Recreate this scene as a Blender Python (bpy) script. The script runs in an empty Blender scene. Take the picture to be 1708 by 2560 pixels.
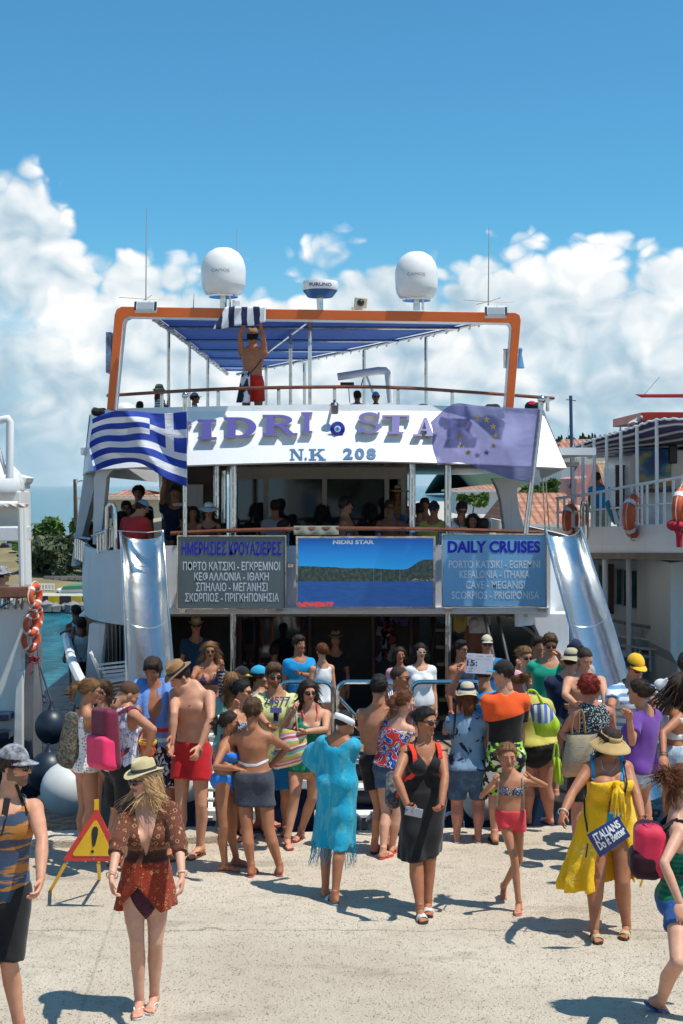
import bpy, math, random
import numpy as np
from mathutils import Vector, Matrix
R = math.radians
rng = random.Random(7)
sc = bpy.context.scene
COL = sc.collection
# camera
FPX = 50/36*2560            # focal length in photograph pixels
HORIZ = 1212.0              # image row of the horizon
CAMZ = 3.5
cam_d = bpy.data.cameras.new('camera'); cam = bpy.data.objects.new('camera', cam_d); COL.objects.link(cam)
cam_d.sensor_fit = 'VERTICAL'; cam_d.sensor_height = 36; cam_d.lens = 50
cam_d.shift_y = -(1280-HORIZ)/2560
cam_d.clip_start = .1; cam_d.clip_end = 30000
cam.location = (0, 0, CAMZ); cam.rotation_euler = (R(90), 0, 0)
sc.camera = cam
# light
SUN_EL, SUN_AZ = 67, -21     # azimuth: degrees from +X, negative = towards the camera side
sv = Vector((math.cos(R(SUN_EL))*math.cos(R(SUN_AZ)), math.cos(R(SUN_EL))*math.sin(R(SUN_AZ)), math.sin(R(SUN_EL))))
sun_d = bpy.data.lights.new('sun', 'SUN'); sun_d.energy = 3.75; sun_d.angle = R(.55); sun_d.color = (1, .965, .90)
sun = bpy.data.objects.new('sun', sun_d); COL.objects.link(sun)
sun.rotation_euler = sv.to_track_quat('Z', 'Y').to_euler(); sun.location = (20, -10, 60)
vs = sc.view_settings
vs.view_transform = 'Standard'; vs.look = 'None'; vs.exposure = 0.42; vs.gamma = 1; vs.use_curve_mapping = False
sc.cycles.max_bounces = 6; sc.cycles.diffuse_bounces = 4; sc.cycles.glossy_bounces = 3
sc.cycles.transparent_max_bounces = 8; sc.cycles.transmission_bounces = 4
sc.cycles.sample_clamp_indirect = 6
sc.cycles.use_denoising = True
class NT:
 """tiny node-tree helper"""
 def __init__(s, nt): s.nt = nt; s.n = nt.nodes; s.l = nt.links
 def node(s, t, **kw):
  n = s.n.new(t)
  for k, v in kw.items():
   if k.startswith('i_'):
    key = k[2:]; key = int(key) if key.isdigit() else key.replace('_', ' ')
    s.set(n.inputs[key], v)
   else: setattr(n, k, v)
  return n
 def set(s, sock, v):
  if hasattr(v, 'is_output') or isinstance(v, bpy.types.NodeSocket): s.l.new(v, sock)
  else:
   if hasattr(sock, 'default_value') and hasattr(sock.default_value, '__len__') and not hasattr(v, '__len__'): v = [v]*len(sock.default_value)
   if hasattr(v, '__len__') and len(v) == 3 and len(sock.default_value) == 4: v = (*v, 1)
   sock.default_value = v
 def math(s, op, a, b=0.0, c=None, clamp=False):
  n = s.node('ShaderNodeMath', operation=op, use_clamp=clamp); s.set(n.inputs[0], a); s.set(n.inputs[1], b)
  if c is not None: s.set(n.inputs[2], c)
  return n.outputs[0]
 def vmath(s, op, a, b=(0, 0, 0)):
  n = s.node('ShaderNodeVectorMath', operation=op); s.set(n.inputs[0], a)
  if op == 'SCALE': s.set(n.inputs['Scale'], b)
  else: s.set(n.inputs[1], b)
  return n.outputs['Value'] if op in ('DOT_PRODUCT', 'LENGTH') else n.outputs[0]
 def mix(s, f, a, b, mode='MIX'):
  n = s.node('ShaderNodeMix', data_type='RGBA', blend_type=mode); s.set(n.inputs[0], f); s.set(n.inputs[6], a); s.set(n.inputs[7], b)
  return n.outputs[2]
 def ramp(s, f, stops, interp='LINEAR'):
  n = s.node('ShaderNodeValToRGB'); cr = n.color_ramp; cr.interpolation = interp
  while len(cr.elements) < len(stops): cr.elements.new(.5)
  for e, (p, c) in zip(cr.elements, stops):
   e.position = p; e.color = (*c, 1) if hasattr(c, '__len__') else (c, c, c, 1)
  s.set(n.inputs[0], f); return n.outputs[0]
 def noise(s, vec, scale, detail=3, rough=.5, dist=0.0, dims='3D'):
  n = s.node('ShaderNodeTexNoise', noise_dimensions=dims)
  if vec is not None: s.set(n.inputs['Vector'], vec)
  s.set(n.inputs['Scale'], scale); s.set(n.inputs['Detail'], detail); s.set(n.inputs['Roughness'], rough); s.set(n.inputs['Distortion'], dist)
  return n.outputs[0]
 def voro(s, vec, scale, feature='F1', rnd=1.0, out=0):
  n = s.node('ShaderNodeTexVoronoi', feature=feature); s.set(n.inputs['Vector'], vec); s.set(n.inputs['Scale'], scale); s.set(n.inputs['Randomness'], rnd)
  return n.outputs[out]
 def sstep(s, x, a, b):
  n = s.node('ShaderNodeMapRange', interpolation_type='SMOOTHSTEP'); s.set(n.inputs[0], x); s.set(n.inputs[1], a); s.set(n.inputs[2], b)
  return n.outputs[0]
 def sep(s, v):
  n = s.node('ShaderNodeSeparateXYZ'); s.set(n.inputs[0], v); return n.outputs
 def comb(s, x, y, z):
  n = s.node('ShaderNodeCombineXYZ'); s.set(n.inputs[0], x); s.set(n.inputs[1], y); s.set(n.inputs[2], z); return n.outputs[0]
MATS = {}
def new_mat(name):
 m = bpy.data.materials.new(name); m.use_nodes = True
 t = NT(m.node_tree); b = m.node_tree.nodes['Principled BSDF']
 return m, t, b
def plain(name, col, rough=.5, metal=0.0, var=.0, vscale=3, bump=0.0, bscale=40, coat=0.0, spec=.5, sheen=0.0):
 """principled with noise colour variation and optional fine relief"""
 if name in MATS: return MATS[name]
 m, t, b = new_mat(name)
 tc = t.node('ShaderNodeTexCoord').outputs['Object']
 if var:
  n = t.noise(tc, vscale, 5, .6)
  c = t.mix(t.sstep(n, .25, .75), tuple(x*(1-var) for x in col), tuple(min(1, x*(1+var)) for x in col))
  t.set(b.inputs['Base Color'], c)
 else: b.inputs['Base Color'].default_value = (*col, 1)
 b.inputs['Roughness'].default_value = rough; b.inputs['Metallic'].default_value = metal
 b.inputs['Coat Weight'].default_value = coat; b.inputs['Specular IOR Level'].default_value = spec
 if sheen: b.inputs['Sheen Weight'].default_value = sheen
 if bump:
  bp = t.node('ShaderNodeBump'); t.set(bp.inputs['Height'], t.noise(tc, bscale, 4)); bp.inputs['Strength'].default_value = bump; bp.inputs['Distance'].default_value = .01
  t.set(b.inputs['Normal'], bp.outputs[0])
 MATS[name] = m; return m
# objects
def link(o, parent=None, label=None, cat=None, group=None, kind=None):
 if o.name not in COL.objects: COL.objects.link(o)
 if parent is not None: o.parent = parent; o.matrix_parent_inverse = Matrix.Identity(4);
 if label: o['label'] = label
 if cat: o['category'] = cat
 if group: o['group'] = group
 if kind: o['kind'] = kind
 return o
def empty(name, loc=(0, 0, 0), label=None, cat=None, group=None):
 o = bpy.data.objects.new(name, None); o.location = loc; o.empty_display_size = .3
 return link(o, None, label, cat, group)
def orgof(p):
 while p is not None:
  if '_org' in p: return np.array(p['_org'])
  p = p.parent
 return None
def mesh_np(name, V, F, mats, parent=None, smooth=True, fm=None, col=None, origin=None, **kw):
 """V (n,3) world coordinates, F list of (k,4)/(k,3) int arrays"""
 V = np.asarray(V, dtype=np.float64).reshape(-1, 3)
 if not isinstance(F, list): F = [F]
 F = [np.asarray(f, dtype=np.int32) for f in F if len(f)]
 if origin is None:
  origin = orgof(parent); origin = np.zeros(3) if origin is None else origin
 me = bpy.data.meshes.new(name)
 me.vertices.add(len(V)); me.vertices.foreach_set('co', (V-origin).astype(np.float32).ravel())
 nl = sum(f.size for f in F); nf = sum(len(f) for f in F)
 me.loops.add(nl); me.loops.foreach_set('vertex_index', np.concatenate([f.ravel() for f in F]).astype(np.int32))
 me.polygons.add(nf)
 tot = np.concatenate([np.full(len(f), f.shape[1]) for f in F]); st = np.concatenate([[0], np.cumsum(tot)[:-1]])
 me.polygons.foreach_set('loop_start', st.astype(np.int32))
 if fm is not None: me.polygons.foreach_set('material_index', np.asarray(fm, dtype=np.int32))
 me.polygons.foreach_set('use_smooth', np.full(nf, bool(smooth)))
 if col is not None:
  a = me.color_attributes.new('Col', 'FLOAT_COLOR', 'POINT'); a.data.foreach_set('color', np.c_[col, np.ones(len(V))].astype(np.float32).ravel())
 me.update(calc_edges=True); me.validate()
 for m in (mats if isinstance(mats, (list, tuple)) else [mats]): me.materials.append(m)
 o = bpy.data.objects.new(name, me)
 if parent is None: o.location = origin
 return link(o, parent, **kw)
class MB:
 """collects simple solids into one mesh"""
 def __init__(s): s.v = []; s.f = []; s.m = []; s.cur = 0
 def add(s, vs, fs):
  o = len(s.v); s.v += [tuple(map(float, p)) for p in vs]
  for f in fs: s.f.append(tuple(i+o for i in f)); s.m.append(s.cur)
  return s
 def mat(s, i): s.cur = i; return s
 def box(s, c, d, rot=None):
  x, y, z = d[0]/2, d[1]/2, d[2]/2
  P = [Vector((a*x, b*y, e*z)) for e in (-1, 1) for a, b in ((-1, -1), (1, -1), (1, 1), (-1, 1))]
  if rot is not None: P = [rot @ p for p in P]
  return s.add([p+Vector(c) for p in P], [(3, 2, 1, 0), (4, 5, 6, 7), (0, 1, 5, 4), (1, 2, 6, 5), (2, 3, 7, 6), (3, 0, 4, 7)])
 def box2(s, a, b):
  return s.box([(p+q)/2 for p, q in zip(a, b)], [abs(q-p) for p, q in zip(a, b)])
 def beam(s, a, b, w, h, up=(0, 0, 1)):
  a = Vector(a); b = Vector(b); y = (b-a).normalized(); x = y.cross(Vector(up)).normalized(); z = x.cross(y)
  m = Matrix((x, y, z)).transposed()
  return s.box((a+b)/2, (w, (b-a).length, h), m)
 def tube(s, pts, r, n=8, closed=False, caps=True):
  pts = [Vector(p) for p in pts]; N = len(pts); rr = r if hasattr(r, '__len__') else [r]*N
  vs = []; pu = None
  for i, p in enumerate(pts):
   a = pts[i-1] if (i > 0 or closed) else p; b = pts[(i+1) % N] if (i < N-1 or closed) else p
   t = (b-a).normalized() if (b-a).length > 1e-9 else Vector((0, 0, 1))
   if pu is None: pu = t.orthogonal().normalized()
   u = (pu - t*pu.dot(t)); u = u.normalized() if u.length > 1e-6 else t.orthogonal().normalized(); pu = u; w = t.cross(u)
   vs += [p + (u*math.cos(k*2*math.pi/n)+w*math.sin(k*2*math.pi/n))*rr[i] for k in range(n)]
  fs = []
  for i in range(N if closed else N-1):
   j = (i+1) % N
   fs += [(i*n+k, i*n+(k+1) % n, j*n+(k+1) % n, j*n+k) for k in range(n)]
  if caps and not closed: fs += [tuple(range(n))[::-1], tuple((N-1)*n+k for k in range(n))]
  return s.add(vs, fs)
 def lathe(s, c, prof, n=24, rot=None, sx=1, sy=1, caps=False, ang=None):
  c = Vector(c); vs = []; fs = []; N = len(prof)
  for r_, z in prof:
   for k in range(n):
    p = Vector((r_*math.cos(k*2*math.pi/n)*sx, r_*math.sin(k*2*math.pi/n)*sy, z))
    if rot is not None: p = rot @ p
    vs.append(c+p)
  for i in range(N-1):
   fs += [(i*n+k, i*n+(k+1) % n, (i+1)*n+(k+1) % n, (i+1)*n+k) for k in range(n)]
  if caps: fs += [tuple(range(n))[::-1], tuple((N-1)*n+k for k in range(n))]
  return s.add(vs, fs)
 def sphere(s, c, r, n=16, sq=(1, 1, 1)):
  m = n//2; prof = [(r*math.sin(math.pi*i/m)+1e-5, -r*math.cos(math.pi*i/m)*sq[2]) for i in range(m+1)]
  return s.lathe(c, prof, n, sx=sq[0], sy=sq[1])
 def quad(s, a, b, c, d): return s.add([a, b, c, d], [(0, 1, 2, 3)])
 def grid(s, fn, nu, nv):
  vs = [fn(i/nu, j/nv) for j in range(nv+1) for i in range(nu+1)]
  return s.add(vs, [(j*(nu+1)+i, j*(nu+1)+i+1, (j+1)*(nu+1)+i+1, (j+1)*(nu+1)+i) for j in range(nv) for i in range(nu)])
 def sheet(s, fn, nu, nv, th):
  """a grid surface with thickness: fn(u,v)->point, th vector offset"""
  th = Vector(th); A = [Vector(fn(i/nu, j/nv)) for j in range(nv+1) for i in range(nu+1)]; B = [p+th for p in A]; n = len(A)
  fs = []
  q = lambda i, j: j*(nu+1)+i
  for j in range(nv):
   for i in range(nu):
    fs.append((q(i, j), q(i+1, j), q(i+1, j+1), q(i, j+1))); fs.append((n+q(i, j+1), n+q(i+1, j+1), n+q(i+1, j), n+q(i, j)))
  ring = [q(i, 0) for i in range(nu)]+[q(nu, j) for j in range(nv)]+[q(i, nv) for i in range(nu, 0, -1)]+[q(0, j) for j in range(nv, 0, -1)]
  for k in range(len(ring)): a, b = ring[k], ring[(k+1) % len(ring)]; fs.append((b, a, n+a, n+b))
  return s.add(A+B, fs)
 def prism(s, poly, a, b):
  """poly: list of points (3D) extruded by vector from offset a to offset b"""
  n = len(poly); A = [Vector(p)+Vector(a) for p in poly]; B = [Vector(p)+Vector(b) for p in poly]
  return s.add(A+B, [tuple(range(n))[::-1], tuple(range(n, 2*n))]+[(i, (i+1) % n, n+(i+1) % n, n+i) for i in range(n)])
 def build(s, name, mats, parent=None, smooth=False, origin=None, bevel=0, **kw):
  me = bpy.data.meshes.new(name)
  if origin is None: origin = orgof(parent); origin = Vector((0, 0, 0)) if origin is None else Vector(origin)
  o_ = Vector(origin)
  me.from_pydata([tuple(Vector(p)-o_) for p in s.v], [], s.f); me.validate();
  for m in (mats if isinstance(mats, (list, tuple)) else [mats]): me.materials.append(m)
  if len(me.polygons) == len(s.m): me.polygons.foreach_set('material_index', s.m)
  if smooth: me.polygons.foreach_set('use_smooth', [True]*len(me.polygons));
  me.update()
  if smooth and smooth != 'all': me.set_sharp_from_angle(angle=R(40))
  o = bpy.data.objects.new(name, me)
  if parent is None: o.location = o_
  link(o, parent, **kw)
  if bevel:
   b = o.modifiers.new('bevel', 'BEVEL'); b.width = bevel; b.segments = 2; b.limit_method = 'ANGLE'
  return o
def root(name, org, label, cat, group=None):
 o = empty(name, org, label, cat, group); o['_org'] = tuple(org); return o
def text_np(txt, size, font_sx=1.0, extrude=0.0, bold=0.0, align='CENTER', shear=0, space=1.0, bevel=0):
 """text outline as (V,F-list) in its own plane: x right, y up"""
 c = bpy.data.curves.new('t', 'FONT'); c.body = txt; c.size = size; c.align_x = align; c.align_y = 'CENTER'; c.extrude = extrude; c.offset = bold; c.shear = shear
 c.space_character = space; c.bevel_depth = bevel; c.resolution_u = 3
 o = bpy.data.objects.new('t', c); COL.objects.link(o)
 me = bpy.data.meshes.new_from_object(o.evaluated_get(bpy.context.evaluated_depsgraph_get()))
 V = np.array([v.co[:] for v in me.vertices]).reshape(-1, 3); V[:, 0] *= font_sx; F = [tuple(p.vertices) for p in me.polygons]
 bpy.data.objects.remove(o); bpy.data.curves.remove(c); bpy.data.meshes.remove(me)
 return V, F
def text_obj(name, txt, height, width, M, mat, parent, extrude=.002, bold=0.0, **kw):
 """text scaled to a box (height of capitals, total width), placed by matrix M (x right, y up, z out)"""
 sh = kw.pop('shear', 0); sp = kw.pop('space', 1.0)
 V, F = text_np(txt, 1.0, 1, 0.0, bold, 'CENTER', sh, sp)
 w = V[:, 0].max()-V[:, 0].min(); h = V[:, 1].max()-V[:, 1].min()
 V[:, 0] = (V[:, 0]-V[:, 0].mean()*0-(V[:, 0].max()+V[:, 0].min())/2)*width/w; V[:, 1] = (V[:, 1]-(V[:, 1].max()+V[:, 1].min())/2)*height/h
 mb = MB(); n = len(V)
 mb.add([M @ Vector((*p[:2], 0.0)) for p in V], F)
 if extrude:
  mb2 = MB(); mb2.add([M @ Vector((*p[:2], extrude)) for p in V], F); mb.v += mb2.v; mb.f += [tuple(i+n for i in f) for f in mb2.f]; mb.m += mb2.m
  cnt = {}
  for f in F:
   for i in range(len(f)):
    e = (f[i], f[(i+1) % len(f)]); cnt[e] = 1
  for (a, b) in list(cnt):
   if (b, a) not in cnt: mb.f.append((a, b, b+n, a+n)); mb.m.append(0)
 return mb.build(name, mat, parent, **kw)
CROPS = dict(S=(0, 0, 1), T=(0, 0, .91803), A=(0, 1550, 2.8), B=(400, 1500, 2.938), C=(850, 1540, 2.938), D=(1208, 1540, 2.938), E=(160, 1560, 3.79), F=(240, 1860, 3.358),
    G=(0, 1820, 3.177), H=(1560, 1860, 3.358), I=(1380, 1780, 3.915), J=(150, 1000, 2.412), K=(700, 1000, 2.0907), L=(0, 1020, 3.455), M=(1280, 960, 3.357), N=(150, 500, 2.412))
def uv(cr, x, y): c = CROPS[cr]; return c[0]+x/c[2], c[1]+y/c[2]
def ray(cr, x, y):
 u, v = uv(cr, x, y); return np.array([(u-854)/FPX, 1.0, -(v-HORIZ)/FPX])
CAMP = np.array([0, 0, CAMZ])
def W(x, y, Y, cr='T'): return Vector(CAMP+ray(cr, x, y)*Y)
def Yground(cr, x, y, z=0.0): return (CAMZ-z)/-ray(cr, x, y)[2]
# signed-distance modelling
def nrm(v): v = np.asarray(v, float); return v/max(1e-9, np.linalg.norm(v))
class SDF:
 def __init__(s, vox): s.p = []; s.vox = vox
 def cap(s, a, b, ra, rb, k=.02, f=None, sq=1.0, flat=False, flata=False):
  s.p.append(('c', np.array(a, float), np.array(b, float), ra, rb, k, None if f is None else np.array(f, float), sq, flat, flata)); return s
 def ell(s, c, r, k=.02, M=None): s.p.append(('e', np.array(c, float), np.array(r, float), k, M)); return s
 def box(s, c, hf, M, r, k=.02): s.p.append(('b', np.array(c, float), np.array(hf, float), k, M, r)); return s
 def cut(s, fn): s.p.append(('f', fn)); return s
 @staticmethod
 def dprim(p, X):
  if p[0] == 'c':
   _, a, b, ra, rb, k, f, sq, flat, flata = p
   ab = b-a; L2 = float(ab@ab)+1e-12; q = X-a; t = np.clip((q@ab)/L2, 0, 1)
   q = q-t[..., None]*ab
   if f is not None:
    c = q@f; q = q+(c*(1/sq-1))[..., None]*f
   d = np.sqrt((q*q).sum(-1))-(ra+(rb-ra)*t)
   if f is not None: d = d*min(1, sq*1.15)
   if flat: n = ab/math.sqrt(L2); d = np.maximum(d, (X-b)@n)
   if flata: n = -ab/math.sqrt(L2); d = np.maximum(d, (X-a)@n)
   return d
  if p[0] == 'b':
   q = np.abs((X-p[1])@p[4])-(p[2]-p[5]); return np.sqrt((np.maximum(q, 0)**2).sum(-1))+np.minimum(q.max(-1), 0)-p[5]
  _, c, r, k, M = p
  q = X-c
  if M is not None: q = q@M
  m = r.min(); l = np.sqrt(((q/r)**2).sum(-1)); l2 = np.sqrt(((q/(r*r))**2).sum(-1))+1e-9
  return l*(l-1)/l2
 @staticmethod
 def bb(p):
  if p[0] == 'c': r = max(p[3], p[4])*max(1, p[7]); return np.minimum(p[1], p[2])-r, np.maximum(p[1], p[2])+r
  r = np.linalg.norm(p[2]) if p[0] == 'b' else p[2].max() if p[4] is not None else p[2]; return p[1]-r, p[1]+r
 def at(s, X):
  D = np.full(X.shape[:-1], 9.0)
  for p in s.p:
   if p[0] == 'f': D = p[1](X, D); continue
   k = p[5] if p[0] == 'c' else p[3]; d = s.dprim(p, X); h = np.maximum(k-np.abs(D-d), 0)/k; D = np.minimum(D, d)-h*h*k*.25
  return D
 def mesh(s, pad=.02, wr=None):
  v = s.vox; bbs = [s.bb(p) for p in s.p if p[0] != 'f']
  lo = np.min([b[0] for b in bbs], 0)-pad-2*v; hi = np.max([b[1] for b in bbs], 0)+pad+2*v
  n = np.ceil((hi-lo)/v).astype(int)+1
  ax = [lo[i]+v*np.arange(n[i]) for i in range(3)]
  D = np.full(n, 1.0)
  for p in s.p:
   if p[0] == 'f':
    X = np.stack(np.meshgrid(*ax, indexing='ij'), -1); D = p[1](X, D); continue
   k = p[5] if p[0] == 'c' else p[3]; b = s.bb(p)
   i0 = np.clip(np.floor((b[0]-lo-k)/v).astype(int)-3, 0, n); i1 = np.clip(np.ceil((b[1]-lo+k)/v).astype(int)+4, 0, n)
   sl = tuple(slice(i0[i], i1[i]) for i in range(3))
   X = np.stack(np.meshgrid(*[ax[i][sl[i]] for i in range(3)], indexing='ij'), -1)
   d = s.dprim(p, X); E = D[sl]; h = np.maximum(k-np.abs(E-d), 0)/k; D[sl] = np.minimum(E, d)-h*h*k*.25
  if wr:
   X = np.stack(np.meshgrid(*ax, indexing='ij'), -1); D = D+wr(X)
  return snet(D, lo, v)
def snet(D, lo, v):
 """surface nets on a grid of distances"""
 S = D < 0; n = np.array(D.shape)
 c = S[:-1, :-1, :-1].astype(np.int8)
 tot = sum(S[i:n[0]-1+i, j:n[1]-1+j, k:n[2]-1+k].astype(np.int8) for i in (0, 1) for j in (0, 1) for k in (0, 1))
 act = (tot > 0) & (tot < 8); I = np.argwhere(act)
 if len(I) == 0: return np.zeros((0, 3)), np.zeros((0, 4), int)
 idx = np.full(act.shape, -1, np.int32); idx[act] = np.arange(len(I))
 P = np.zeros((len(I), 3)); W_ = np.zeros(len(I))
 C = [(i, j, k) for i in (0, 1) for j in (0, 1) for k in (0, 1)]
 dv = {c_: D[I[:, 0]+c_[0], I[:, 1]+c_[1], I[:, 2]+c_[2]] for c_ in C}
 for a in C:
  for ax in range(3):
   if a[ax]: continue
   b = list(a); b[ax] = 1; b = tuple(b); da, db = dv[a], dv[b]; m = (da < 0) != (db < 0)
   t = np.where(m, da/np.where(m, da-db, 1), 0); q = np.tile(np.array(a, float), (len(I), 1)); q[:, ax] += t
   P[m] += q[m]; W_[m] += 1
 V = lo+v*(I+P/W_[:, None])
 F = []
 for ax in range(3):
  o1, o2 = [(1, 2), (2, 0), (0, 1)][ax]
  sa = [slice(None)]*3; sb = [slice(None)]*3; sa[ax] = slice(0, -1); sb[ax] = slice(1, None)
  A, B = S[tuple(sa)], S[tuple(sb)]; E = np.argwhere(A != B)
  E = E[(E[:, o1] > 0) & (E[:, o2] > 0) & (E[:, o1] < n[o1]-1) & (E[:, o2] < n[o2]-1)]
  if not len(E): continue
  inside = A[E[:, 0], E[:, 1], E[:, 2]]
  def g(d1, d2):
   q = E.copy(); q[:, o1] -= d1; q[:, o2] -= d2; return idx[q[:, 0], q[:, 1], q[:, 2]]
  f = np.stack([g(1, 1), g(0, 1), g(0, 0), g(1, 0)], -1); f[~inside] = f[~inside][:, ::-1]; F.append(f)
 F = np.concatenate(F); F = F[(F >= 0).all(1)]
 return V, F
def merge(parts):
 V = []; F = []; C = []; o = 0
 for v, f, c in parts: V.append(v); F.append(f+o); C.append(c if getattr(c, 'ndim', 1) == 2 else np.tile(np.array(c, float), (len(v), 1))); o += len(v)
 return np.concatenate(V), np.concatenate(F), np.concatenate(C)
# canonical head / hands / feet
def _head(vox, sex):
 s = SDF(vox); m = sex == 'm'
 s.ell((0, -.012, .032), (.073, .094, .083), .01)
 s.ell((0, .016, -.018), (.060 if m else .057, .072, .082), .03)
 for x in (-1, 1): s.cap((x*.04, .0, -.055), (x*.01, .062, -.088), .026 if m else .022, .018, .03)
 s.ell((0, .066, -.094), (.022, .018, .017), .02)
 for x in (-1, 1): s.ell((x*.042, .055, -.018), (.022, .022, .018), .02)
 s.cap((-.036, .074, .024), (.036, .074, .024), .011, .011, .014)
 s.cap((0, .086, .014), (0, .106, -.024), .007, .0105, .008)
 for x in (-1, 1): s.ell((x*.010, .096, -.027), (.007, .009, .006), .006)
 s.cap((-.016, .083, -.051), (.016, .083, -.051), .006, .006, .006); s.cap((-.013, .081, -.061), (.013, .081, -.061), .007, .007, .005)
 def sockets(X, D):
  for x in (-1, 1):
   d = np.sqrt(((X-np.array([x*.031, .094, .006]))**2).sum(-1))-.015; h = np.maximum(.012-np.abs(-D-d), 0)/.012; D = -(np.minimum(-D, d)-h*h*.003)
  return D
 s.cut(sockets)
 for x in (-1, 1):
  s.ell((x*.031, .074, .006), (.0135, .0135, .0115), .002)
  s.ell((x*.074, -.006, -.006), (.008, .018, .029), .006)
 s.cap((0, -.018, -.05), (0, -.036, -.15), .050 if m else .042, .052 if m else .043, .03)
 return s.mesh(.01)
def _hand(pose):
 s = SDF(.0042);
 s.cap((0, -.02, 0), (0, .02, 0), .023, .026, .01, (0, 0, 1), .75)
 s.cap((-.012, .04, 0), (.014, .04, 0), .030, .030, .02, (0, 0, 1), .48); s.cap((0, .03, 0), (0, .075, 0), .036, .038, .02, (0, 0, 1), .36)
 curl = dict(relax=(18, 28, 22), fist=(70, 85, 60), flat=(6, 10, 8), grip=(45, 60, 40), point=(20, 30, 20))[pose]
 for i, (x, L) in enumerate(((.030, .070), (.010, .078), (-.010, .072), (-.029, .057))):
  p = np.array([x, .082-.004*abs(i-1.3), 0]); a = -R(4 if pose == 'flat' else 8); sp = x*(2.2 if pose == 'flat' else .9)
  a = 0; cc = curl if not (pose == 'point' and i > 1) else (60, 70, 50)
  for j, fr in enumerate((.45, .31, .24)):
   a += R(cc[j]*(1+.12*i)); d = nrm([sp*(1-.3*j), math.cos(a), -math.sin(a)]); q = p+d*L*fr
   s.cap(p, q, .0090-.0008*j, .0084-.0010*j, .004); p = q
 t0 = np.array([.022, .02, -.004]); t1 = t0+np.array([.026, .026, -.012]); t2 = t1+np.array([.012, .028, -.010])*(1 if pose != 'fist' else .6); t3 = t2+np.array([.003 if pose != 'fist' else -.02, .020, -.008])
 s.cap(t0, t1, .015, .0115, .012).cap(t1, t2, .0110, .0098, .004).cap(t2, t3, .0098, .0080, .003)
 return s.mesh(.006)
def _foot():
 s = SDF(.0055)
 s.cap((0, 0, .03), (0, -.012, -.012), .036, .032, .02); s.ell((0, -.035, -.045), (.029, .032, .030), .02)
 s.cap((0, .0, -.02), (.004, .11, -.052), .036, .028, .03, (0, 0, 1), .8)
 s.cap((-.020, .12, -.058), (.026, .125, -.058), .020, .022, .02, (0, 0, 1), .8)
 s.cap((-.012, -.02, -.058), (-.012, .1, -.06), .022, .022, .02, (0, 0, 1), .7)
 for i, (x, y, r) in enumerate(((.030, .172, .0125), (.011, .172, .009), (-.005, .164, .0085), (-.020, .154, .008), (-.033, .142, .0075))):
  s.cap((x*.85, .125, -.06), (x, y, -.065), r*1.0, r, .006)
 def floor(X, D): return np.maximum(D, -.076-X[..., 2])
 s.cut(floor)
 return s.mesh(.006)
_C = {}
def cached(key, fn):
 if key not in _C: _C[key] = fn()
 return _C[key]
SKINS = dict(fair=(.60, .335, .225), light=(.55, .285, .175), mid=(.45, .215, .12), tan=(.375, .160, .080), dark=(.23, .098, .050), red=(.50, .22, .145))
HAIRC = dict(black=(.012, .010, .009), dark=(.030, .018, .012), brown=(.075, .038, .018), light=(.17, .085, .033), dblond=(.36, .22, .095), blond=(.58, .37, .18), red=(.20, .022, .012), grey=(.13, .11, .10), auburn=(.13, .045, .018))
def head_cols(V, skin, hair, beard=0, lips=None):
 C = np.tile(np.array(skin), (len(V), 1)); x, y, z = V.T; ax = np.abs(x)
 def put(m, c): C[m] = C[m]*(1-m[m][:, None])+np.array(c) if False else np.array(c)
 sk = np.array(skin)
 C[(ax > .02) & (ax < .055) & (z > -.045) & (z < -.005) & (y > .045)] = sk*np.array([1.06, .90, .88])
 C[(ax < .013) & (y > .095) & (z < -.012)] = sk*np.array([1.05, .92, .90])
 if beard:
  m = (z < -.030-.015*(ax < .045)) & (y > -.01) & (z > -.125) & ~((ax < .013) & (z > -.04)) | ((ax > .055) & (z < .0) & (y > -.0) & (y < .03))
  m &= ~((ax > .03) & (ax < .06) & (y > .035) & (z > -.048))
  C[m] = C[m]*(1-beard)+np.array(HAIRC[hair])*beard
 m = (ax < .022-.2*np.abs(z+.056)) & (np.abs(z+.056) < .011) & (y > .078)
 C[m] = np.array(lips) if lips is not None else sk*np.array([.85, .55, .52])
 m = (ax < .020) & (np.abs(z+.0565) < .0016) & (y > .078); C[m] = sk*.25
 m = (ax > .013) & (ax < .050) & (z > .0205-.12*np.maximum(0, ax-.032)) & (z < .0295-.2*np.maximum(0, ax-.032)) & (y > .06); C[m] = C[m]*.25+.75*np.array(HAIRC[hair])*.8
 de = np.sqrt((ax-.031)**2+((z-.006)*1.9)**2)
 m = (de < .0135) & (y > .068); C[m] = (.42, .38, .35)
 m = (np.sqrt((ax-.031)**2+(z-.006)**2) < .0068) & (y > .068); C[m] = (.02, .015, .012)
 m = (de > .0135) & (de < .0165) & (z > .006) & (y > .062); C[m] = sk*.3
 m = (np.sqrt((ax-.0065)**2+(z+.034)**2) < .0035) & (y > .092); C[m] = sk*.35
 return C
HS = .235
def frame(yaw, pitch=0, roll=0):
 """columns: right, forward, up"""
 y = R(yaw); f = np.array([math.sin(y), -math.cos(y), 0]); r = np.array([-math.cos(y), -math.sin(y), 0]); u = np.array([0, 0, 1.0])
 p = R(pitch); f2 = f*math.cos(p)-u*math.sin(p); u2 = u*math.cos(p)+f*math.sin(p)
 q = R(roll); r3 = r*math.cos(q)+u2*math.sin(q); u3 = u2*math.cos(q)-r*math.sin(q)
 return np.stack([r3, f2, u3], 1)
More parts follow.
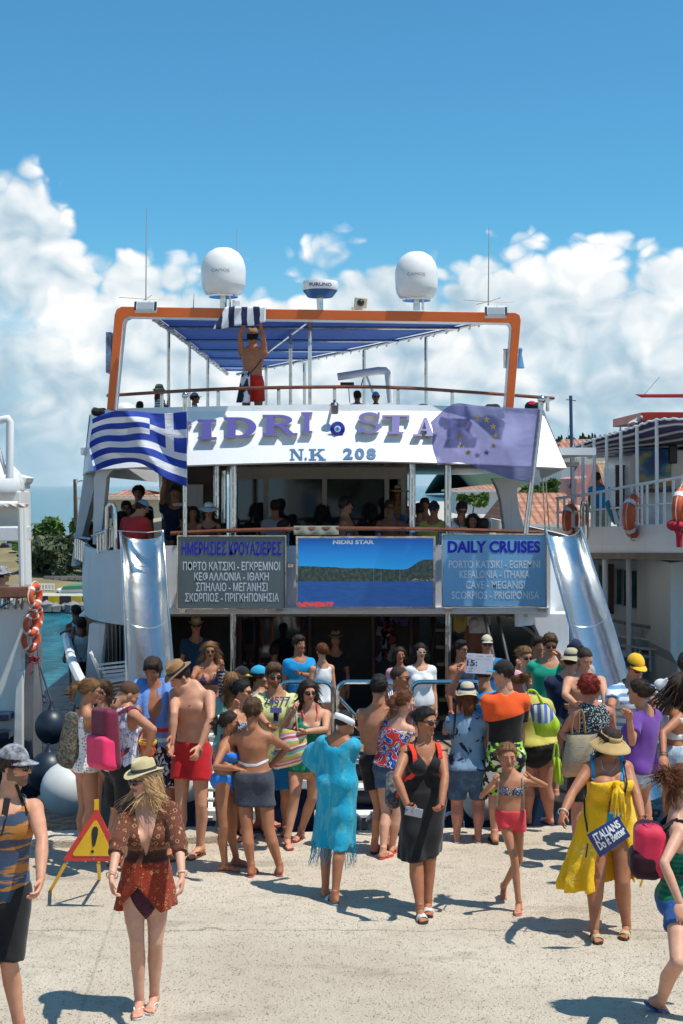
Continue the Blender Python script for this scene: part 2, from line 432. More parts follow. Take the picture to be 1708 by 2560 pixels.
def hairline(X, D, low=-.045, front=.0):
 x, y, z = X[..., 0], X[..., 1], X[..., 2]
 face = np.where(z > .074, .088+front+(z-.07)*.8, np.where(z > -.0, .020+front+(z)*.80, .0+front+z*.5))
 D = D+.013*np.clip((y-face+.022)/.022, 0, 1)+.008*np.clip((low+.02-z)/.02, 0, 1)+.004*fbm(X, 130, 5, 6)*np.clip((y-face+.05)/.05, 0, 1)
 return np.maximum(np.maximum(D, (y-face)*.9), (low-z)*.9)
def fbm(X, f, seed=0, n=7):
 g = np.random.RandomState(seed); o = 0
 for i in range(n):
  w = g.normal(size=3); w = w/np.linalg.norm(w)*f*(.6+1.5*g.rand()); o = o+np.sin(X@w+g.rand()*6.28)
 return o/n
def _hair(style, seed):
 s = SDF(.0065); T = .013
 if style == 'buzz': T = .004
 if style == 'short': T = .016
 low = dict(buzz=-.03, short=-.045, curly=-.06, long=-.06, bob=-.1, pony=-.05, bun=-.05, cropped=-.06)[style]
 s.ell((0, -.014, .034), (.073+T, .094+T*.9, .083+T), .01)
 if style in ('short', 'cropped'): s.ell((0, .018, .088), (.066, .074, .046), .03)
 if style in ('pony', 'bun', 'long'): s.ell((0, -.008, .066), (.072, .087, .052), .02)
 if style == 'curly': s.ell((0, -.02, .04), (.105, .118, .105), .02)
 cut = lambda X, D: hairline(X, D, low, .012 if style in ('short', 'long', 'bob') else 0.0)
 s.cut(cut)
 if style in ('long', 'bob'):
  L = .27 if style == 'long' else .13
  for x in (-1, 1):
   s.cap((x*.062, .012, .05), (x*.080, .0, -.05), .026, .026, .03, (0, 1, 0), 1.3); s.cap((x*.080, .0, -.05), (x*.080, -.01, -.05-L*.6), .027, .018, .03)
  s.cap((0, -.06, .0), (0, -.085, -L), .075, .055, .04, (0, 1, 0), .5)
 if style == 'pony':
  s.ell((0, -.125, .055), (.026, .026, .026), .02); s.cap((0, -.135, .055), (0.01, -.165, .0), .024, .030, .02); s.cap((.01, -.165, .0), (.0, -.155, -.13), .030, .010, .02)
 if style == 'bun': s.ell((0, -.128, .035), (.042, .036, .042), .012)
 amp, fr = dict(buzz=(.0006, 200), short=(.011, 100), curly=(.016, 85), long=(.006, 60), bob=(.006, 60), pony=(.005, 90), bun=(.005, 90), cropped=(.012, 80))[style]
 st = np.array([1, 1, .35]) if style in ('long', 'bob') else np.array([1, .5, 1]) if style in ('pony', 'bun') else np.ones(3)
 return tufts(style, seed, *s.mesh(.02, lambda X: amp*1.3*fbm(X*st, fr, seed, 14)))
def tufts(style, seed, V, F):
 """adds locks of hair over the hair volume"""
 g = np.random.RandomState(seed+11); Pf = V[F]; c = Pf.mean(1); n = np.cross(Pf[:, 1]-Pf[:, 0], Pf[:, 3]-Pf[:, 0]); n /= np.linalg.norm(n, axis=1)[:, None]+1e-9
 N, L, w, out = dict(buzz=(0, 0, 0, 0), short=(620, .034, .0030, .45), cropped=(620, .045, .0034, .45), curly=(900, .040, .0036, .8), long=(620, .13, .0036, .12), bob=(560, .09, .0034, .12), pony=(520, .075, .0026, .10), bun=(520, .070, .0026, .10))[style]
 if not N: return V, F
 i = g.choice(len(F), N); p = c[i]-n[i]*.002; nn = n[i]; r = g.normal(size=(N, 3))
 comb = np.tile({'long': (0, -.15, -1.), 'bob': (0, -.15, -1.), 'pony': (0, -1., .15), 'bun': (0, -1., .12), 'curly': (0, 0, -.2)}.get(style, (.25, .55, .1)), (N, 1))
 if style in ('short', 'cropped'): comb[p[:, 1] < .0] = (0, -.3, -1); comb[(p[:, 1] > .055)] = (.35, -.25, .9)
 if style in ('long', 'bob'): fr = p[:, 1] > .0; comb[fr] = np.c_[np.sign(p[fr, 0])*1.2, -.5*np.ones(fr.sum()), -.6*np.ones(fr.sum())]
 comb = comb+r*{'curly': 1.0, 'short': .35, 'cropped': .5}.get(style, .10); comb -= nn*(comb*nn).sum(1)[:, None]; comb /= np.linalg.norm(comb, axis=1)[:, None]+1e-9
 L_ = L*(.6+.7*g.rand(N))[:, None]; m = 4; pts = [p]; d = comb+nn*out; grav = np.array([0, 0, -.25 if style in ('short', 'cropped') else -.1])
 for k in range(m): d = d+grav-nn*out*.45+g.normal(size=(N, 3))*(.35 if style == 'curly' else .05); d /= np.linalg.norm(d, axis=1)[:, None]; pts.append(pts[-1]+d*L_/m)
 side = np.cross(comb, nn); ws = [w*(1-.85*(k/m)**1.5) for k in range(m+1)]; VV = []
 for k in range(m+1): VV += [pts[k]-side*ws[k], pts[k]+nn*ws[k]*.9, pts[k]+side*ws[k]]
 VV = np.stack(VV, 1).reshape(-1, 3); b = (np.arange(N)*(m+1)*3)[:, None, None]; q = np.array([[3*k+a, 3*k+(a+1) % 3, 3*k+3+(a+1) % 3, 3*k+3+a] for k in range(m) for a in range(3)]); FF = (b+q[None]).reshape(-1, 4)+len(V)
 return np.concatenate([V, VV]), np.concatenate([F, FF])
def _hat(kind):
 """returns [(name, V, F, matkey)] in head coordinates"""
 out = []
 def fin(nm, mb, key):
  out.append((nm, np.array(mb.v), mb.f, key))
 if kind in ('fedora', 'fedora_up'):
  m = MB(); prof = [(.140, .050), (.132, .051), (.108, .056), (.092, .060), (.088, .066), (.084, .10), (.078, .135), (.070, .150), (.055, .154), (.03, .148), (.001, .140)]
  m.lathe((0, -.012, 0), prof, 32, sx=.90, sy=1.08)
  v = [(x, y, z+(.022*(abs(x)/.13)**2 if z < .062 else 0)-(.018*(max(0, y)/.15)**2 if z < .062 else 0)-(.022*math.exp(-(x/.025)**2) if z > .14 else 0)-(.010*math.exp(-((y-.06)/.03)**2) if z > .1 and abs(x) > .03 else 0)) for x, y, z in m.v]; m.v = v
  fin('hat', m, 'hat')
  b = MB(); b.lathe((0, -.012, 0), [(.0900, .063), (.0905, .066), (.0870, .088), (.0850, .088)], 32, sx=.905, sy=1.085); fin('hat_band', b, 'band')
 elif kind in ('sunhat', 'bucket'):
  w = .20 if kind == 'sunhat' else .135; m = MB()
  m.lathe((0, -.012, 0), [(w, .030 if kind == 'sunhat' else .012), (w*.85, .040 if kind == 'sunhat' else .03), (.105, .052), (.090, .058), (.088, .07), (.084, .10), (.070, .130), (.04, .145), (.001, .148)], 32, sx=.93, sy=1.06)
  m.v = [(x, y, z+.012*math.sin(3*math.atan2(y, x))*(1 if z < .05 else 0)) for x, y, z in m.v]; fin('hat', m, 'hat')
  b = MB(); b.lathe((0, -.012, 0), [(.0915, .059), (.0905, .066), (.0875, .088), (.0855, .088)], 32, sx=.935, sy=1.065); fin('hat_band', b, 'band')
 elif kind in ('cap', 'cap_back'):
  sg = 1 if kind == 'cap' else -1
  m = MB(); m.lathe((0, -.012, .03), [(.088*math.cos(a), .088*math.sin(a)*1.08+.01) for a in np.linspace(0, math.pi/2-.01, 10)], 28, sx=.93, sy=1.13)
  m.v = [(x, y, z) for x, y, z in m.v]; fin('cap_crown', m, 'hat')
  b = MB()
  def vis(u, v):
   a = (u-.5)*math.pi*.86; r = .092+.075*v; x = math.sin(a)*(.082+.004*v); y = sg*(math.cos(a)*(.09+.082*v)+.0)-.012
   return (x, y, .042-.012*v-.30*x*x/.08*(.6+v*.6)*.35)
  b.sheet(vis, 14, 5, (0, 0, .004)); fin('cap_visor', b, 'band')
  c = MB(); c.sphere((0, -.012, .136), .007, 8); fin('cap_button', c, 'hat')
 elif kind == 'visor':
  m = MB(); m.lathe((0, -.012, 0), [(.091, .035), (.096, .035), (.092, .085), (.087, .085)], 32, sx=.93, sy=1.12); fin('visor_band', m, 'hat')
  b = MB()
  def vis(u, v):
   a = (u-.5)*math.pi*1.25; r = 1+1.05*v
   return (math.sin(a)*.088*r, math.cos(a)*.096*r-.012, .045-.06*v-.02*v*abs(math.sin(a)))
  b.sheet(vis, 20, 5, (0, 0, .004)); fin('visor_brim', b, 'hat')
 elif kind == 'headband':
  m = MB(); m.lathe((0, -.014, .03), [(.088, -.03), (.096, -.028), (.101, .0), (.096, .028), (.088, .03)], 32, sx=.93, sy=1.12, rot=Matrix.Rotation(R(-28), 3, 'X')); fin('headband', m, 'hat')
 return out
def _glasses():
 m = MB(); g = MB()
 for x in (-1, 1):
  pr = [(x*.034+.0245*math.cos(a)*(1 if abs(math.cos(a)) < .9 else 1), .104-.012*(abs(.034*x+.0245*math.cos(a))/.058)**2, .005+.0195*math.sin(a)*(1.0 if math.sin(a) < 0 else .8)) for a in np.linspace(0, 2*math.pi, 16, endpoint=False)]
  g.prism(pr, (0, -.002, 0), (0, .002, 0)); m.tube(pr, .0028, 6, closed=True)
  m.beam((x*.058, .094, .012), (x*.078, -.0, .010), .004, .007); m.beam((x*.078, 0, .010), (x*.076, -.03, -.005), .004, .006)
 m.tube([(-.011, .105, .010), (0, .108, .012), (.011, .105, .010)], .0025, 6)
 return (np.array(m.v), m.f), (np.array(g.v), g.f)
def tri(F):  # split mixed polygons by size
 d = {}
 for f in F: d.setdefault(len(f), []).append(f)
 return [np.array(v) for v in d.values()]
m, t, b = new_mat('skin')
at = t.node('ShaderNodeAttribute', attribute_name='Col').outputs[0]
tc = t.node('ShaderNodeTexCoord').outputs['Object']
c = t.mix(t.sstep(t.noise(tc, 11, 4, .6), .3, .7), t.mix(1.0, at, (.94, .84, .82), 'MULTIPLY'), t.mix(1.0, at, (1.08, 1.06, 1.04), 'MULTIPLY'))
t.set(b.inputs['Base Color'], c); b.inputs['Roughness'].default_value = .52; b.inputs['Specular IOR Level'].default_value = .35
b.inputs['Subsurface Weight'].default_value = .06; b.inputs['Subsurface Radius'].default_value = (.02, .008, .004); b.inputs['Subsurface Scale'].default_value = .5
bp = t.node('ShaderNodeBump'); t.set(bp.inputs['Height'], t.noise(tc, 120, 3)); bp.inputs['Strength'].default_value = .12; bp.inputs['Distance'].default_value = .004; t.set(b.inputs['Normal'], bp.outputs[0])
SKIN = m
def hair_mat(key):
 nm = 'hair_'+key
 if nm in MATS: return MATS[nm]
 m, t, b = new_mat(nm); c = np.array(HAIRC[key]); tc = t.node('ShaderNodeTexCoord').outputs['Object']
 v = t.vmath('MULTIPLY', tc, (1, 1, .16)); n = t.noise(v, 170, 4, .65); n2 = t.noise(tc, 14, 3)
 col = t.mix(t.sstep(n, .3, .7), tuple(c*.5), tuple(np.minimum(1, c*1.7+.008))); col = t.mix(t.math('MULTIPLY', n2, .5), col, tuple(np.minimum(1, c*1.25)))
 t.set(b.inputs['Base Color'], col); b.inputs['Roughness'].default_value = .55; b.inputs['Specular IOR Level'].default_value = .22
 bp = t.node('ShaderNodeBump'); t.set(bp.inputs['Height'], n); bp.inputs['Strength'].default_value = .7; bp.inputs['Distance'].default_value = .01; t.set(b.inputs['Normal'], bp.outputs[0])
 MATS[nm] = m; return m
LENS = plain('lens', (.012, .012, .016), .06, spec=.8); FRAMEM = plain('glasses_frame', (.02, .015, .012), .3)
def cloth(name, col, **k):
 k.setdefault('rough', .85); k.setdefault('var', .10); k.setdefault('vscale', 9); k.setdefault('bump', .25); k.setdefault('bscale', 130); k.setdefault('spec', .25); k.setdefault('sheen', .15)
 return plain(name, col, **k)
PEOPLE = {}
def solve(a, r, L, sign, key=None):
 """point on camera ray r (y=1) at distance L from a; sign +1 farther, -1 nearer"""
 o = CAMP-np.asarray(a); A = r@r; B = o@r; C = o@o-L*L; q = B*B-A*C
 t = (-B+sign*math.sqrt(q))/A if q > 0 else -B/A
 return CAMP+r*t
class P:
 def __init__(s, label, cr, yaw, h=1.7, sex='f', feet=None, Y=None, X=None, z0=0.0, J={}, skin='mid', w=1.0, hair=('short', 'dark'), hat=None, glasses=False, beard=0, hy=None, hp=0, hr=0,
     sy=None, hand=('relax', 'relax'), foot=None, fy=(8, -8), fp=(0, 0), shoe=('flip', (.15, .05, .03)), vox=None, group=None, legs=True, hs=None, lips=None, child=False, bust=1.0, belly=0, k=.018):
  s.cr = cr; s.h = h; s.z0 = z0; s.J = J; s.sex = sex
  if Y is None: Y = Yground(cr, *feet, z0)
  s.Y = Y; s.k = h/1.7
  vx = vox or float(np.clip(.0085+Y*.0001*4, .0105, .019))
  s.vox = vx
  f, r = (lambda F: (F[:, 1], F[:, 0]))(frame(yaw)); l = -r; up = np.array([0, 0, 1.0]); s.f, s.l = f, l; s.yaw = yaw
  if sy is None: sy = yaw
  Fs = frame(sy); fs, ls = Fs[:, 1], -Fs[:, 0]; s.fs, s.ls = fs, ls
  px = lambda key, yy: CAMP+ray(cr, *J[key][:2])*(yy+(J[key][2] if len(J[key]) > 2 else 0))
  if 'P' in J: s.P = px('P', Y)
  elif feet is not None and X is None: s.P = CAMP+ray(cr, *feet)*Y; s.P[2] = z0+.53*h
  else: s.P = (CAMP+ray(cr, *J['C'][:2])*Y if X is None else np.array([X, Y, 0.])); s.P[2] = z0+.53*h
  s.C = px('C', Y) if 'C' in J else s.P+up*.287*h
  if not .8 < np.linalg.norm(s.C-s.P)/(.287*h) < 1.2: print('TRUNK', label[:40], round(float(np.linalg.norm(s.C-s.P)/(.287*h)), 2))
  s.H = px('H', Y) if 'H' in J else s.C+up*.118*h+fs*.015*h
  ma = sex == 'm'; sw = h*(.102 if ma else .088)*(1+.25*(w-1)); hw = h*(.050 if ma else .054)*(1+.5*(w-1))
  if child: sw *= .92; hw *= .85
  j = {}
  j['sL'] = s.C+ls*sw-up*.026*h; j['sR'] = s.C-ls*sw-up*.026*h
  j['hL'] = s.P+l*hw-up*.012*h; j['hR'] = s.P-l*hw-up*.012*h
  sgf = -1 if f[1] < .2 else 1
  for q, sg in (('L', 1), ('R', -1)):
   for nm, par, L, dfl in (('e', 's', .168*h, up*-.168*h+ls*sg*.022*h-fs*.012*h), ('w', 'e', .148*h, up*-.145*h+ls*sg*.008*h+fs*.032*h)):
    if nm+q in J:
     v = J[nm+q]; j[nm+q] = solve(j[par+q], ray(cr, *v[:2]), L, (v[2] if len(v) > 2 else sgf))
     d = j[nm+q]-j[par+q]; n_ = np.linalg.norm(d)
     if n_ > L*1.25: j[nm+q] = j[par+q]+d*(L*1.25/n_)
    else: j[nm+q] = j[par+q]+dfl
   za = z0+.046*h
   if 'a'+q in J:
    v = J['a'+q]; yy = (CAMZ-za)/-ray(cr, *v[:2])[2] if len(v) < 3 else Y+v[2]; j['a'+q] = CAMP+ray(cr, *v[:2])*yy
   else: j['a'+q] = j['h'+q]*np.array([1, 1, 0])+up*za+l*sg*.01*h
   if 'k'+q in J:
    v = J['k'+q]; yl = (j['h'+q][1]+j['a'+q][1])/2
    if len(v) > 2: j['k'+q] = solve(j['h'+q], ray(cr, *v[:2]), .245*h, v[2])
    else: rr = ray(cr, *v[:2]); yk = np.clip(solve(j['h'+q], rr, .245*h, sgf)[1], yl-.03*h, yl+.03*h); j['k'+q] = CAMP+rr*yk
   else:
    mid = j['h'+q]*.49+j['a'+q]*.51; Lh = .237*h; d = np.linalg.norm(j['h'+q]-mid); j['k'+q] = mid+f*min(.035*h, math.sqrt(max(0, Lh*Lh-d*d)))+f*.006*h
  s.j = j; S = SDF(vx); s.S = S; s.pr = {}
  def cap(name, a, b, ra, rb, kk=k, ff=None, sq=1.0):
   S.cap(a, b, ra*h, rb*h, kk, ff, sq); s.pr.setdefault(name, []).append((a, b, ra*h, rb*h, max(kk, .01), ff, sq))
  def ell(name, c_, r_, kk, M=None):
   S.ell(c_, np.array(r_)*h, kk, M); s.pr.setdefault(name, []).append((c_, np.array(r_)*h, kk, M))
  ax = s.C-s.P; A = lambda t: s.P+ax*t
  wt = w; Mx = np.stack([ls, fs, np.cross(ls, fs)], 1); Ml = np.stack([l, f, np.cross(l, f)], 1)
  wst = (.075 if ma else .064)*wt; hp_ = (.083 if ma else .089)*wt; ch = (.090 if ma else .078)*(1+.7*(wt-1))
  if child: wst *= .93; hp_ *= .88; ch *= .92
  cap('torso', A(-.08), A(.10), hp_, hp_*.97, .04, f, .70)
  cap('torso', A(.10), A(.36), hp_*.94, wst, .05, f, .74)
  cap('torso', A(.36), A(.72), wst, ch, .05, fs, .74)
  cap('torso', A(.72), A(.86), ch, ch*.80, .05, fs, .72)
  for q, sg in (('L', 1), ('R', -1)):
   cap('torso', A(.86)+ls*sg*.05*h, j['s'+q]-ls*sg*.006*h, .040, .034*(1+.5*(wt-1)), .03)
   cap('neckb', A(.93)+ls*sg*.060*h-fs*.008*h, A(1.10)+ls*sg*.012*h-fs*.006*h, .026, .024, .03)
   if not child: ell('butt', A(-.02)+l*sg*.045*h-f*.036*h*wt, (.050*wt, .045*wt, .052), .03, Ml)
   if not ma and not child: ell('bust', A(.66)+ls*sg*.043*h+fs*.050*h*(1+.6*(wt-1)), np.array((.040, .036, .038))*bust*(1+.4*(wt-1)), .022, Mx)
   if ma and not child: ell('bust', A(.72)+ls*sg*.045*h+fs*.040*h, (.05, .028, .042), .03, Mx)
   a = .95*(1+.75*(wt-1)); mm = 1.0 if ma else .88
   if child: a *= .80
   cap('uarm'+q, j['s'+q], j['s'+q]*.55+j['e'+q]*.45, .0315*a*mm, .0285*a*mm); cap('uarm'+q, j['s'+q]*.55+j['e'+q]*.45, j['e'+q], .0285*a*mm, .0215*a*mm, .003)
   e, wr_ = j['e'+q], j['w'+q]
   cap('farm'+q, e, e*.68+wr_*.32, .0220*a*mm, .0240*a*mm, .003); cap('farm'+q, e*.68+wr_*.32, wr_, .0240*a*mm, .0150*(.5+.5*a), .003)
   g = .95*(1+.85*(wt-1));
   if child: g *= .80
   hh, kk_, aa = j['h'+q], j['k'+q], j['a'+q]
   cap('thigh'+q, hh-l*sg*.004*h, hh*.45+kk_*.55, .0535*g, .0430*g, .007); cap('thigh'+q, hh*.45+kk_*.55, kk_, .0430*g, .0325*g, .003)
   c1 = kk_*.66+aa*.34-f*.012*h
   cap('calf'+q, kk_, c1, .0320*g, .0335*g, .005); cap('calf'+q, c1, aa+(kk_-aa)*.12, .0335*g, .0205*(.5+.5*g), .003)
   cap('calf'+q, aa+(kk_-aa)*.12, aa+up*.004*h, .0205*(.5+.5*g), .0215*(.5+.5*g), .01)
  if belly: ell('belly', A(.26)+f*.055*h*belly, (.085*belly, .07*belly, .075*belly), .05, Ml)
  cap('neck', A(1.0)-fs*.006*h, s.H-np.array([0, 0, .045*h]), .036 if ma else .031, .033 if ma else .028, .03)
  parts = []; sk = np.array(SKINS[skin]) if isinstance(skin, str) else np.array(skin); s.sk = sk
  V, F = S.mesh();
  if not legs:
   keep = (V[F].mean(1)[:, 2] > s.P[2]-.25*h); F = F[keep]
  parts.append((V, F, sk))
  hv = .0046 if Y < 12.6 else .0062 if Y < 15 else .0075
  Vh, Fh = cached(('head', sex, hv), lambda: _head(hv, sex))
  s.hs = hs or (.132*h/HS*(1.0 if h > 1.45 else 1.16))
  if not .85 < (s.H-s.C)[2]/(.118*h) < 1.25: print('NECK', label[:40], round(float((s.H-s.C)[2]/(.118*h)), 2), 'headz', round(float((s.H[2]-z0)/h), 2))
  s.HM = frame(sy if hy is None else hy, hp, hr)
  tw = lambda V_: s.H+(np.asarray(V_)*s.hs)@s.HM.T
  s.tw = tw
  parts.append((tw(Vh), Fh, head_cols(Vh, sk, hair[1] if hair else 'dark', beard, lips)))
  for i, (q, sg) in enumerate((('L', 1), ('R', -1))):
   Vq, Fq = cached(('hand', hand[i]), lambda: _hand(hand[i]))
   e, wr_ = j['e'+q], j['w'+q]
   dr = nrm(wr_-e)
   if 'f'+q in J: dr = nrm(solve(wr_, ray(cr, *J['f'+q][:2]), .1*h, J['f'+q][2] if len(J['f'+q]) > 2 else sgf)-wr_)
   th = fs if 't'+q not in J else np.array(J['t'+q], float); xx = th-dr*(th@dr)
   if np.linalg.norm(xx) < .2: xx = up-dr*(up@dr)
   xx = nrm(xx); zz = np.cross(xx, dr)*(1 if q == 'L' else -1)
   sc_ = h/1.7*(.97 if ma else .88); parts.append((wr_+dr*.012+(Vq*sc_)@np.stack([xx, dr, zz], 1).T, Fq if q == 'L' else Fq[:, ::-1], sk*np.array([1.03, .95, .93])))
   j['hand'+q] = wr_+dr*.075*sc_
   if legs:
    Vf, Ff = cached(('foot',), _foot); M = frame(yaw-fy[i], fp[i]); sf = h/1.7*(1.0 if ma else .92)*.98
    Vm = Vf*sf*np.array([-1 if q == 'L' else 1, 1, 1]); off = j['a'+q];
    if off[2] < z0+.06*h or fp[i] == 0: off = np.array([off[0], off[1], z0+.076*sf+.012])
    Mm = M.copy(); parts.append((off+Vm@Mm.T, Ff if q == 'R' else Ff[:, ::-1], sk*np.array([1.02, .93, .9])))
    s.j['foot'+q] = (off, Mm, sf, -1 if q == 'L' else 1)
  V, F, C = merge(parts)
  s.org = np.array([s.P[0], s.P[1], z0])
  o = mesh_np('person', V, F, SKIN, None, col=C, origin=s.org, label=label, cat='person', group=group); o['_org'] = tuple(s.org); s.o = o
  PEOPLE[label] = s
  s.hatk = hat[0] if hat else None
  if hair: s.mk_hair(hair)
  if hat: s.mk_hat(*hat)
  if glasses: s.mk_glasses(glasses)
  if shoe and legs: s.mk_shoes(*shoe)
 def add(s, name, V, F, mat, **kw): return mesh_np(name, V, F, mat, s.o, origin=s.org, **kw)
 def mb(s, name, mb, mat, **kw): kw.setdefault('smooth', True); return mb.build(name, mat, s.o, origin=Vector(s.org), **kw)
 def mk_hair(s, hair):
  V, F = cached(('hair', hair[0], int(s.Y*7) % 3), lambda: _hair(hair[0], int(s.Y*7) % 3))
  if s.hatk in ('fedora', 'sunhat', 'bucket', 'cap', 'cap_back'): F = F[(V[F][:, :, 2].max(1) < (.050 if 'cap' not in s.hatk else .060)) & (np.abs(V[F]).max((1, 2)) < .5)]
  s.add('hair', s.tw(V), F, hair_mat(hair[1]))
 def mk_hat(s, kind, m1, m2=None):
  for nm, V, F, key in cached(('hat', kind), lambda: _hat(kind)): s.add(nm, s.tw(V), tri(F), m1 if key == 'hat' or m2 is None else m2)
 def mk_glasses(s, kind=True):
  (V1, F1), (V2, F2) = cached(('gl',), _glasses); s.add('sunglasses_frame', s.tw(V1), tri(F1), kind if isinstance(kind, bpy.types.Material) else FRAMEM); s.add('sunglasses_lenses', s.tw(V2), tri(F2), LENS)
 def mk_shoes(s, kind, col, col2=None):
  m1 = plain('shoe%.2f%.2f%.2f' % col, col, .6); m2 = plain('shoe%.2f%.2f%.2f' % (col2 or col), col2 or col, .55)
  for q in 'LR':
   off, M, sf, mir = s.j['foot'+q]; tf = lambda L: [Vector(off+(np.array(p)*sf*np.array([mir, 1, 1]))@M.T) for p in L]
   mb = MB()
   if kind in ('flip', 'slide'):
    out = [(.018*0-.030, -.065), (-.036, -.03), (-.034, .03), (-.046, .10), (-.045, .145), (-.025, .180), (.015, .192), (.040, .178), (.044, .13), (.036, .06), (.032, 0), (.030, -.05), (.012, -.076), (-.012, -.078)]
    poly = [(x, y, -.076) for x, y in out]; P_ = tf(poly); up = Vector(M[:, 2]); mb.prism(P_, up*-.014*sf, up*.002*sf)
    s.mb('sandal_sole', mb, m1, smooth=False); mb = MB()
    if kind == 'flip':
     for x in (-1, 1): mb.tube(tf([(.014, .135, -.052), (.014+x*.018, .105, -.030), (x*.036, .055, -.036), (x*.038, .03, -.07)]), .0055*sf, 6)
    else:
     mb.grid(lambda u, v: tf([(.052*math.cos(math.pi*u), .07+.07*v, -.076+.060*math.sin(math.pi*u)*(1-.28*v))])[0], 10, 3)
    s.mb('sandal_strap', mb, m2)
   else:
    S = SDF(.008); S.cap((0, -.035, -.05), (0, .10, -.055), .040, .036, .03, (0, 0, 1), .8); S.cap((0, .09, -.06), (.0, .155, -.064), .042, .036, .03, (0, 0, 1), .62); S.cap((0, -.02, -.03), (0, .05, -.03), .035, .028, .02)
    S.cut(lambda X, D: np.maximum(np.maximum(D, -.084-X[..., 2]), X[..., 2]+.012))
    V, F = cached(('shoe',), lambda: S.mesh(.01)); V = off+(V*sf*np.array([mir, 1, 1]))@M.T; s.add('shoe', V, F if mir == 1 else F[:, ::-1], m1)
 # clothing
 def inf(s, S, names, e, k=.02):
  for n in names:
   for p in s.pr.get(n, []):
    if len(p) == 7: S.cap(p[0], p[1], p[2]+e, p[3]+e, max(k, p[4]), p[5], p[6])
    else: S.ell(p[0], p[1]+e, max(k, p[2]), p[3])
 def lev(s, t): return s.P+(s.C-s.P)*t     # point on the trunk axis: 0 pelvis, 1 shoulder line
 def garment(s, name, mat, top=None, bot=None, e=.010, sleeves=0, legs=0, flare=0.0, neck=.5, neckf=0.0, arm=False, wr=.0045, wf=38, skirt=None, vcut=None, backcut=None, low_e=None, extra=None, seed=1, loose=0, oneshoulder=None, **kw):
  """top/bot: trunk levels; sleeves, legs: fraction of the limb covered"""
  S = SDF(s.vox*.95); h = s.h; e = e*s.k; j = s.j
  tn = ['torso', 'butt', 'bust', 'belly']+(['neckb'] if (top or 0) > .9 else [])
  if top is not None: s.inf(S, tn, e)
  if loose: S.cap(s.lev(.66), s.lev((bot or 0)+.04), .083*h*loose, .092*h*loose, .05, s.f, .78)
  up = np.array([0, 0, 1.0]); bp, tp = s.lev(bot if bot is not None else -9), s.lev(top if top is not None else 9)
  axn = nrm(s.C-s.P)
  cuts = []
  if bot is not None and not skirt and not legs: cuts.append((bp, -axn))
  if top is not None and top < .98: cuts.append((tp, axn))
  def fcut(X, D):
   for p, n in cuts: D = np.maximum(D, (X-p)@n)
   if neck and (top or 0) >= .98:
    D = np.maximum(D, neck*.102*h-np.sqrt((((X-(s.lev(1.09)+s.fs*.012*h))*np.array([1, 1, .9]))**2).sum(-1)))
    if neckf: D = np.maximum(D, neckf*h-np.sqrt((((X-(s.lev(1.0)+s.fs*.085*h)))**2).sum(-1)))
   if backcut: D = np.maximum(D, backcut*h-np.sqrt((((X-(s.lev(.98)-s.fs*.075*h)))**2).sum(-1)))
   if vcut:   # open V down to trunk level vcut[0], half width vcut[1]
    q = X-s.lev(vcut[0]); zz = q@axn; xx = np.abs(q@s.ls); L = np.linalg.norm(s.C-s.P)*(1-vcut[0])
    v_ = (vcut[1]*h*np.clip(zz/L, 0, 1.3)-xx); v_ = np.where((q@s.fs > 0) & (zz > 0), v_, -.05); D = np.maximum(D, v_)
   return D
  if arm:
   def acut(X, D):
    for q in 'LR':
     a, b = s.j['s'+q], s.j['e'+q]; sg = 1 if q == 'L' else -1
     c0 = a+s.ls*sg*(.012 if arm is True else arm)*h;
     pr = ('c', c0+up*.02*h, c0-up*.045*h, .048*h, .043*h, .01, None, 1, False, False); D = np.maximum(D, -SDF.dprim(pr, X))
    return D
  if top is not None:
   S.cut(fcut)
   if arm: S.cut(acut)
  for q, sg in (('L', 1), ('R', -1)):
   if sleeves:
    a, b, w_ = j['s'+q], j['e'+q], j['w'+q]; t_ = min(1, sleeves); en = a+(b-a)*t_
    r0 = s.pr['uarm'+q][0][2]
    S.cap(a, en, r0+e*1.1, r0*(1-.15*t_)+e*1.3+flare*.0, .02, flat=True)
    if sleeves > 1: S.cap(b, b+(w_-b)*(sleeves-1), s.pr['farm'+q][0][2]+e*1.3, s.pr['farm'+q][0][3]+e*1.2, .02, flat=True)
   if legs:
    hh, kk, aa = j['h'+q], j['k'+q], j['a'+q]; t_ = min(1, legs); en = hh+(kk-hh)*t_; r0 = s.pr['thigh'+q][0][2]
    le = low_e if low_e is not None else e
    S.cap(hh, en, r0+e*.9, r0*(1-.25*t_)+le+flare, .02, flat=True)
    if legs > 1: S.cap(kk, kk+(aa-kk)*(legs-1), s.pr['calf'+q][0][2]+le+flare, s.pr['calf'+q][0][3]+le+flare*.8, .02, flat=True)
  fold = None
  if skirt:
   for q in 'LR':
    for nm in ('thigh', 'calf'):
     for p_ in s.pr[nm+q][:2]: S.cap(p_[0], p_[1], p_[2]+e*.8, p_[3]+e*.8, .05)
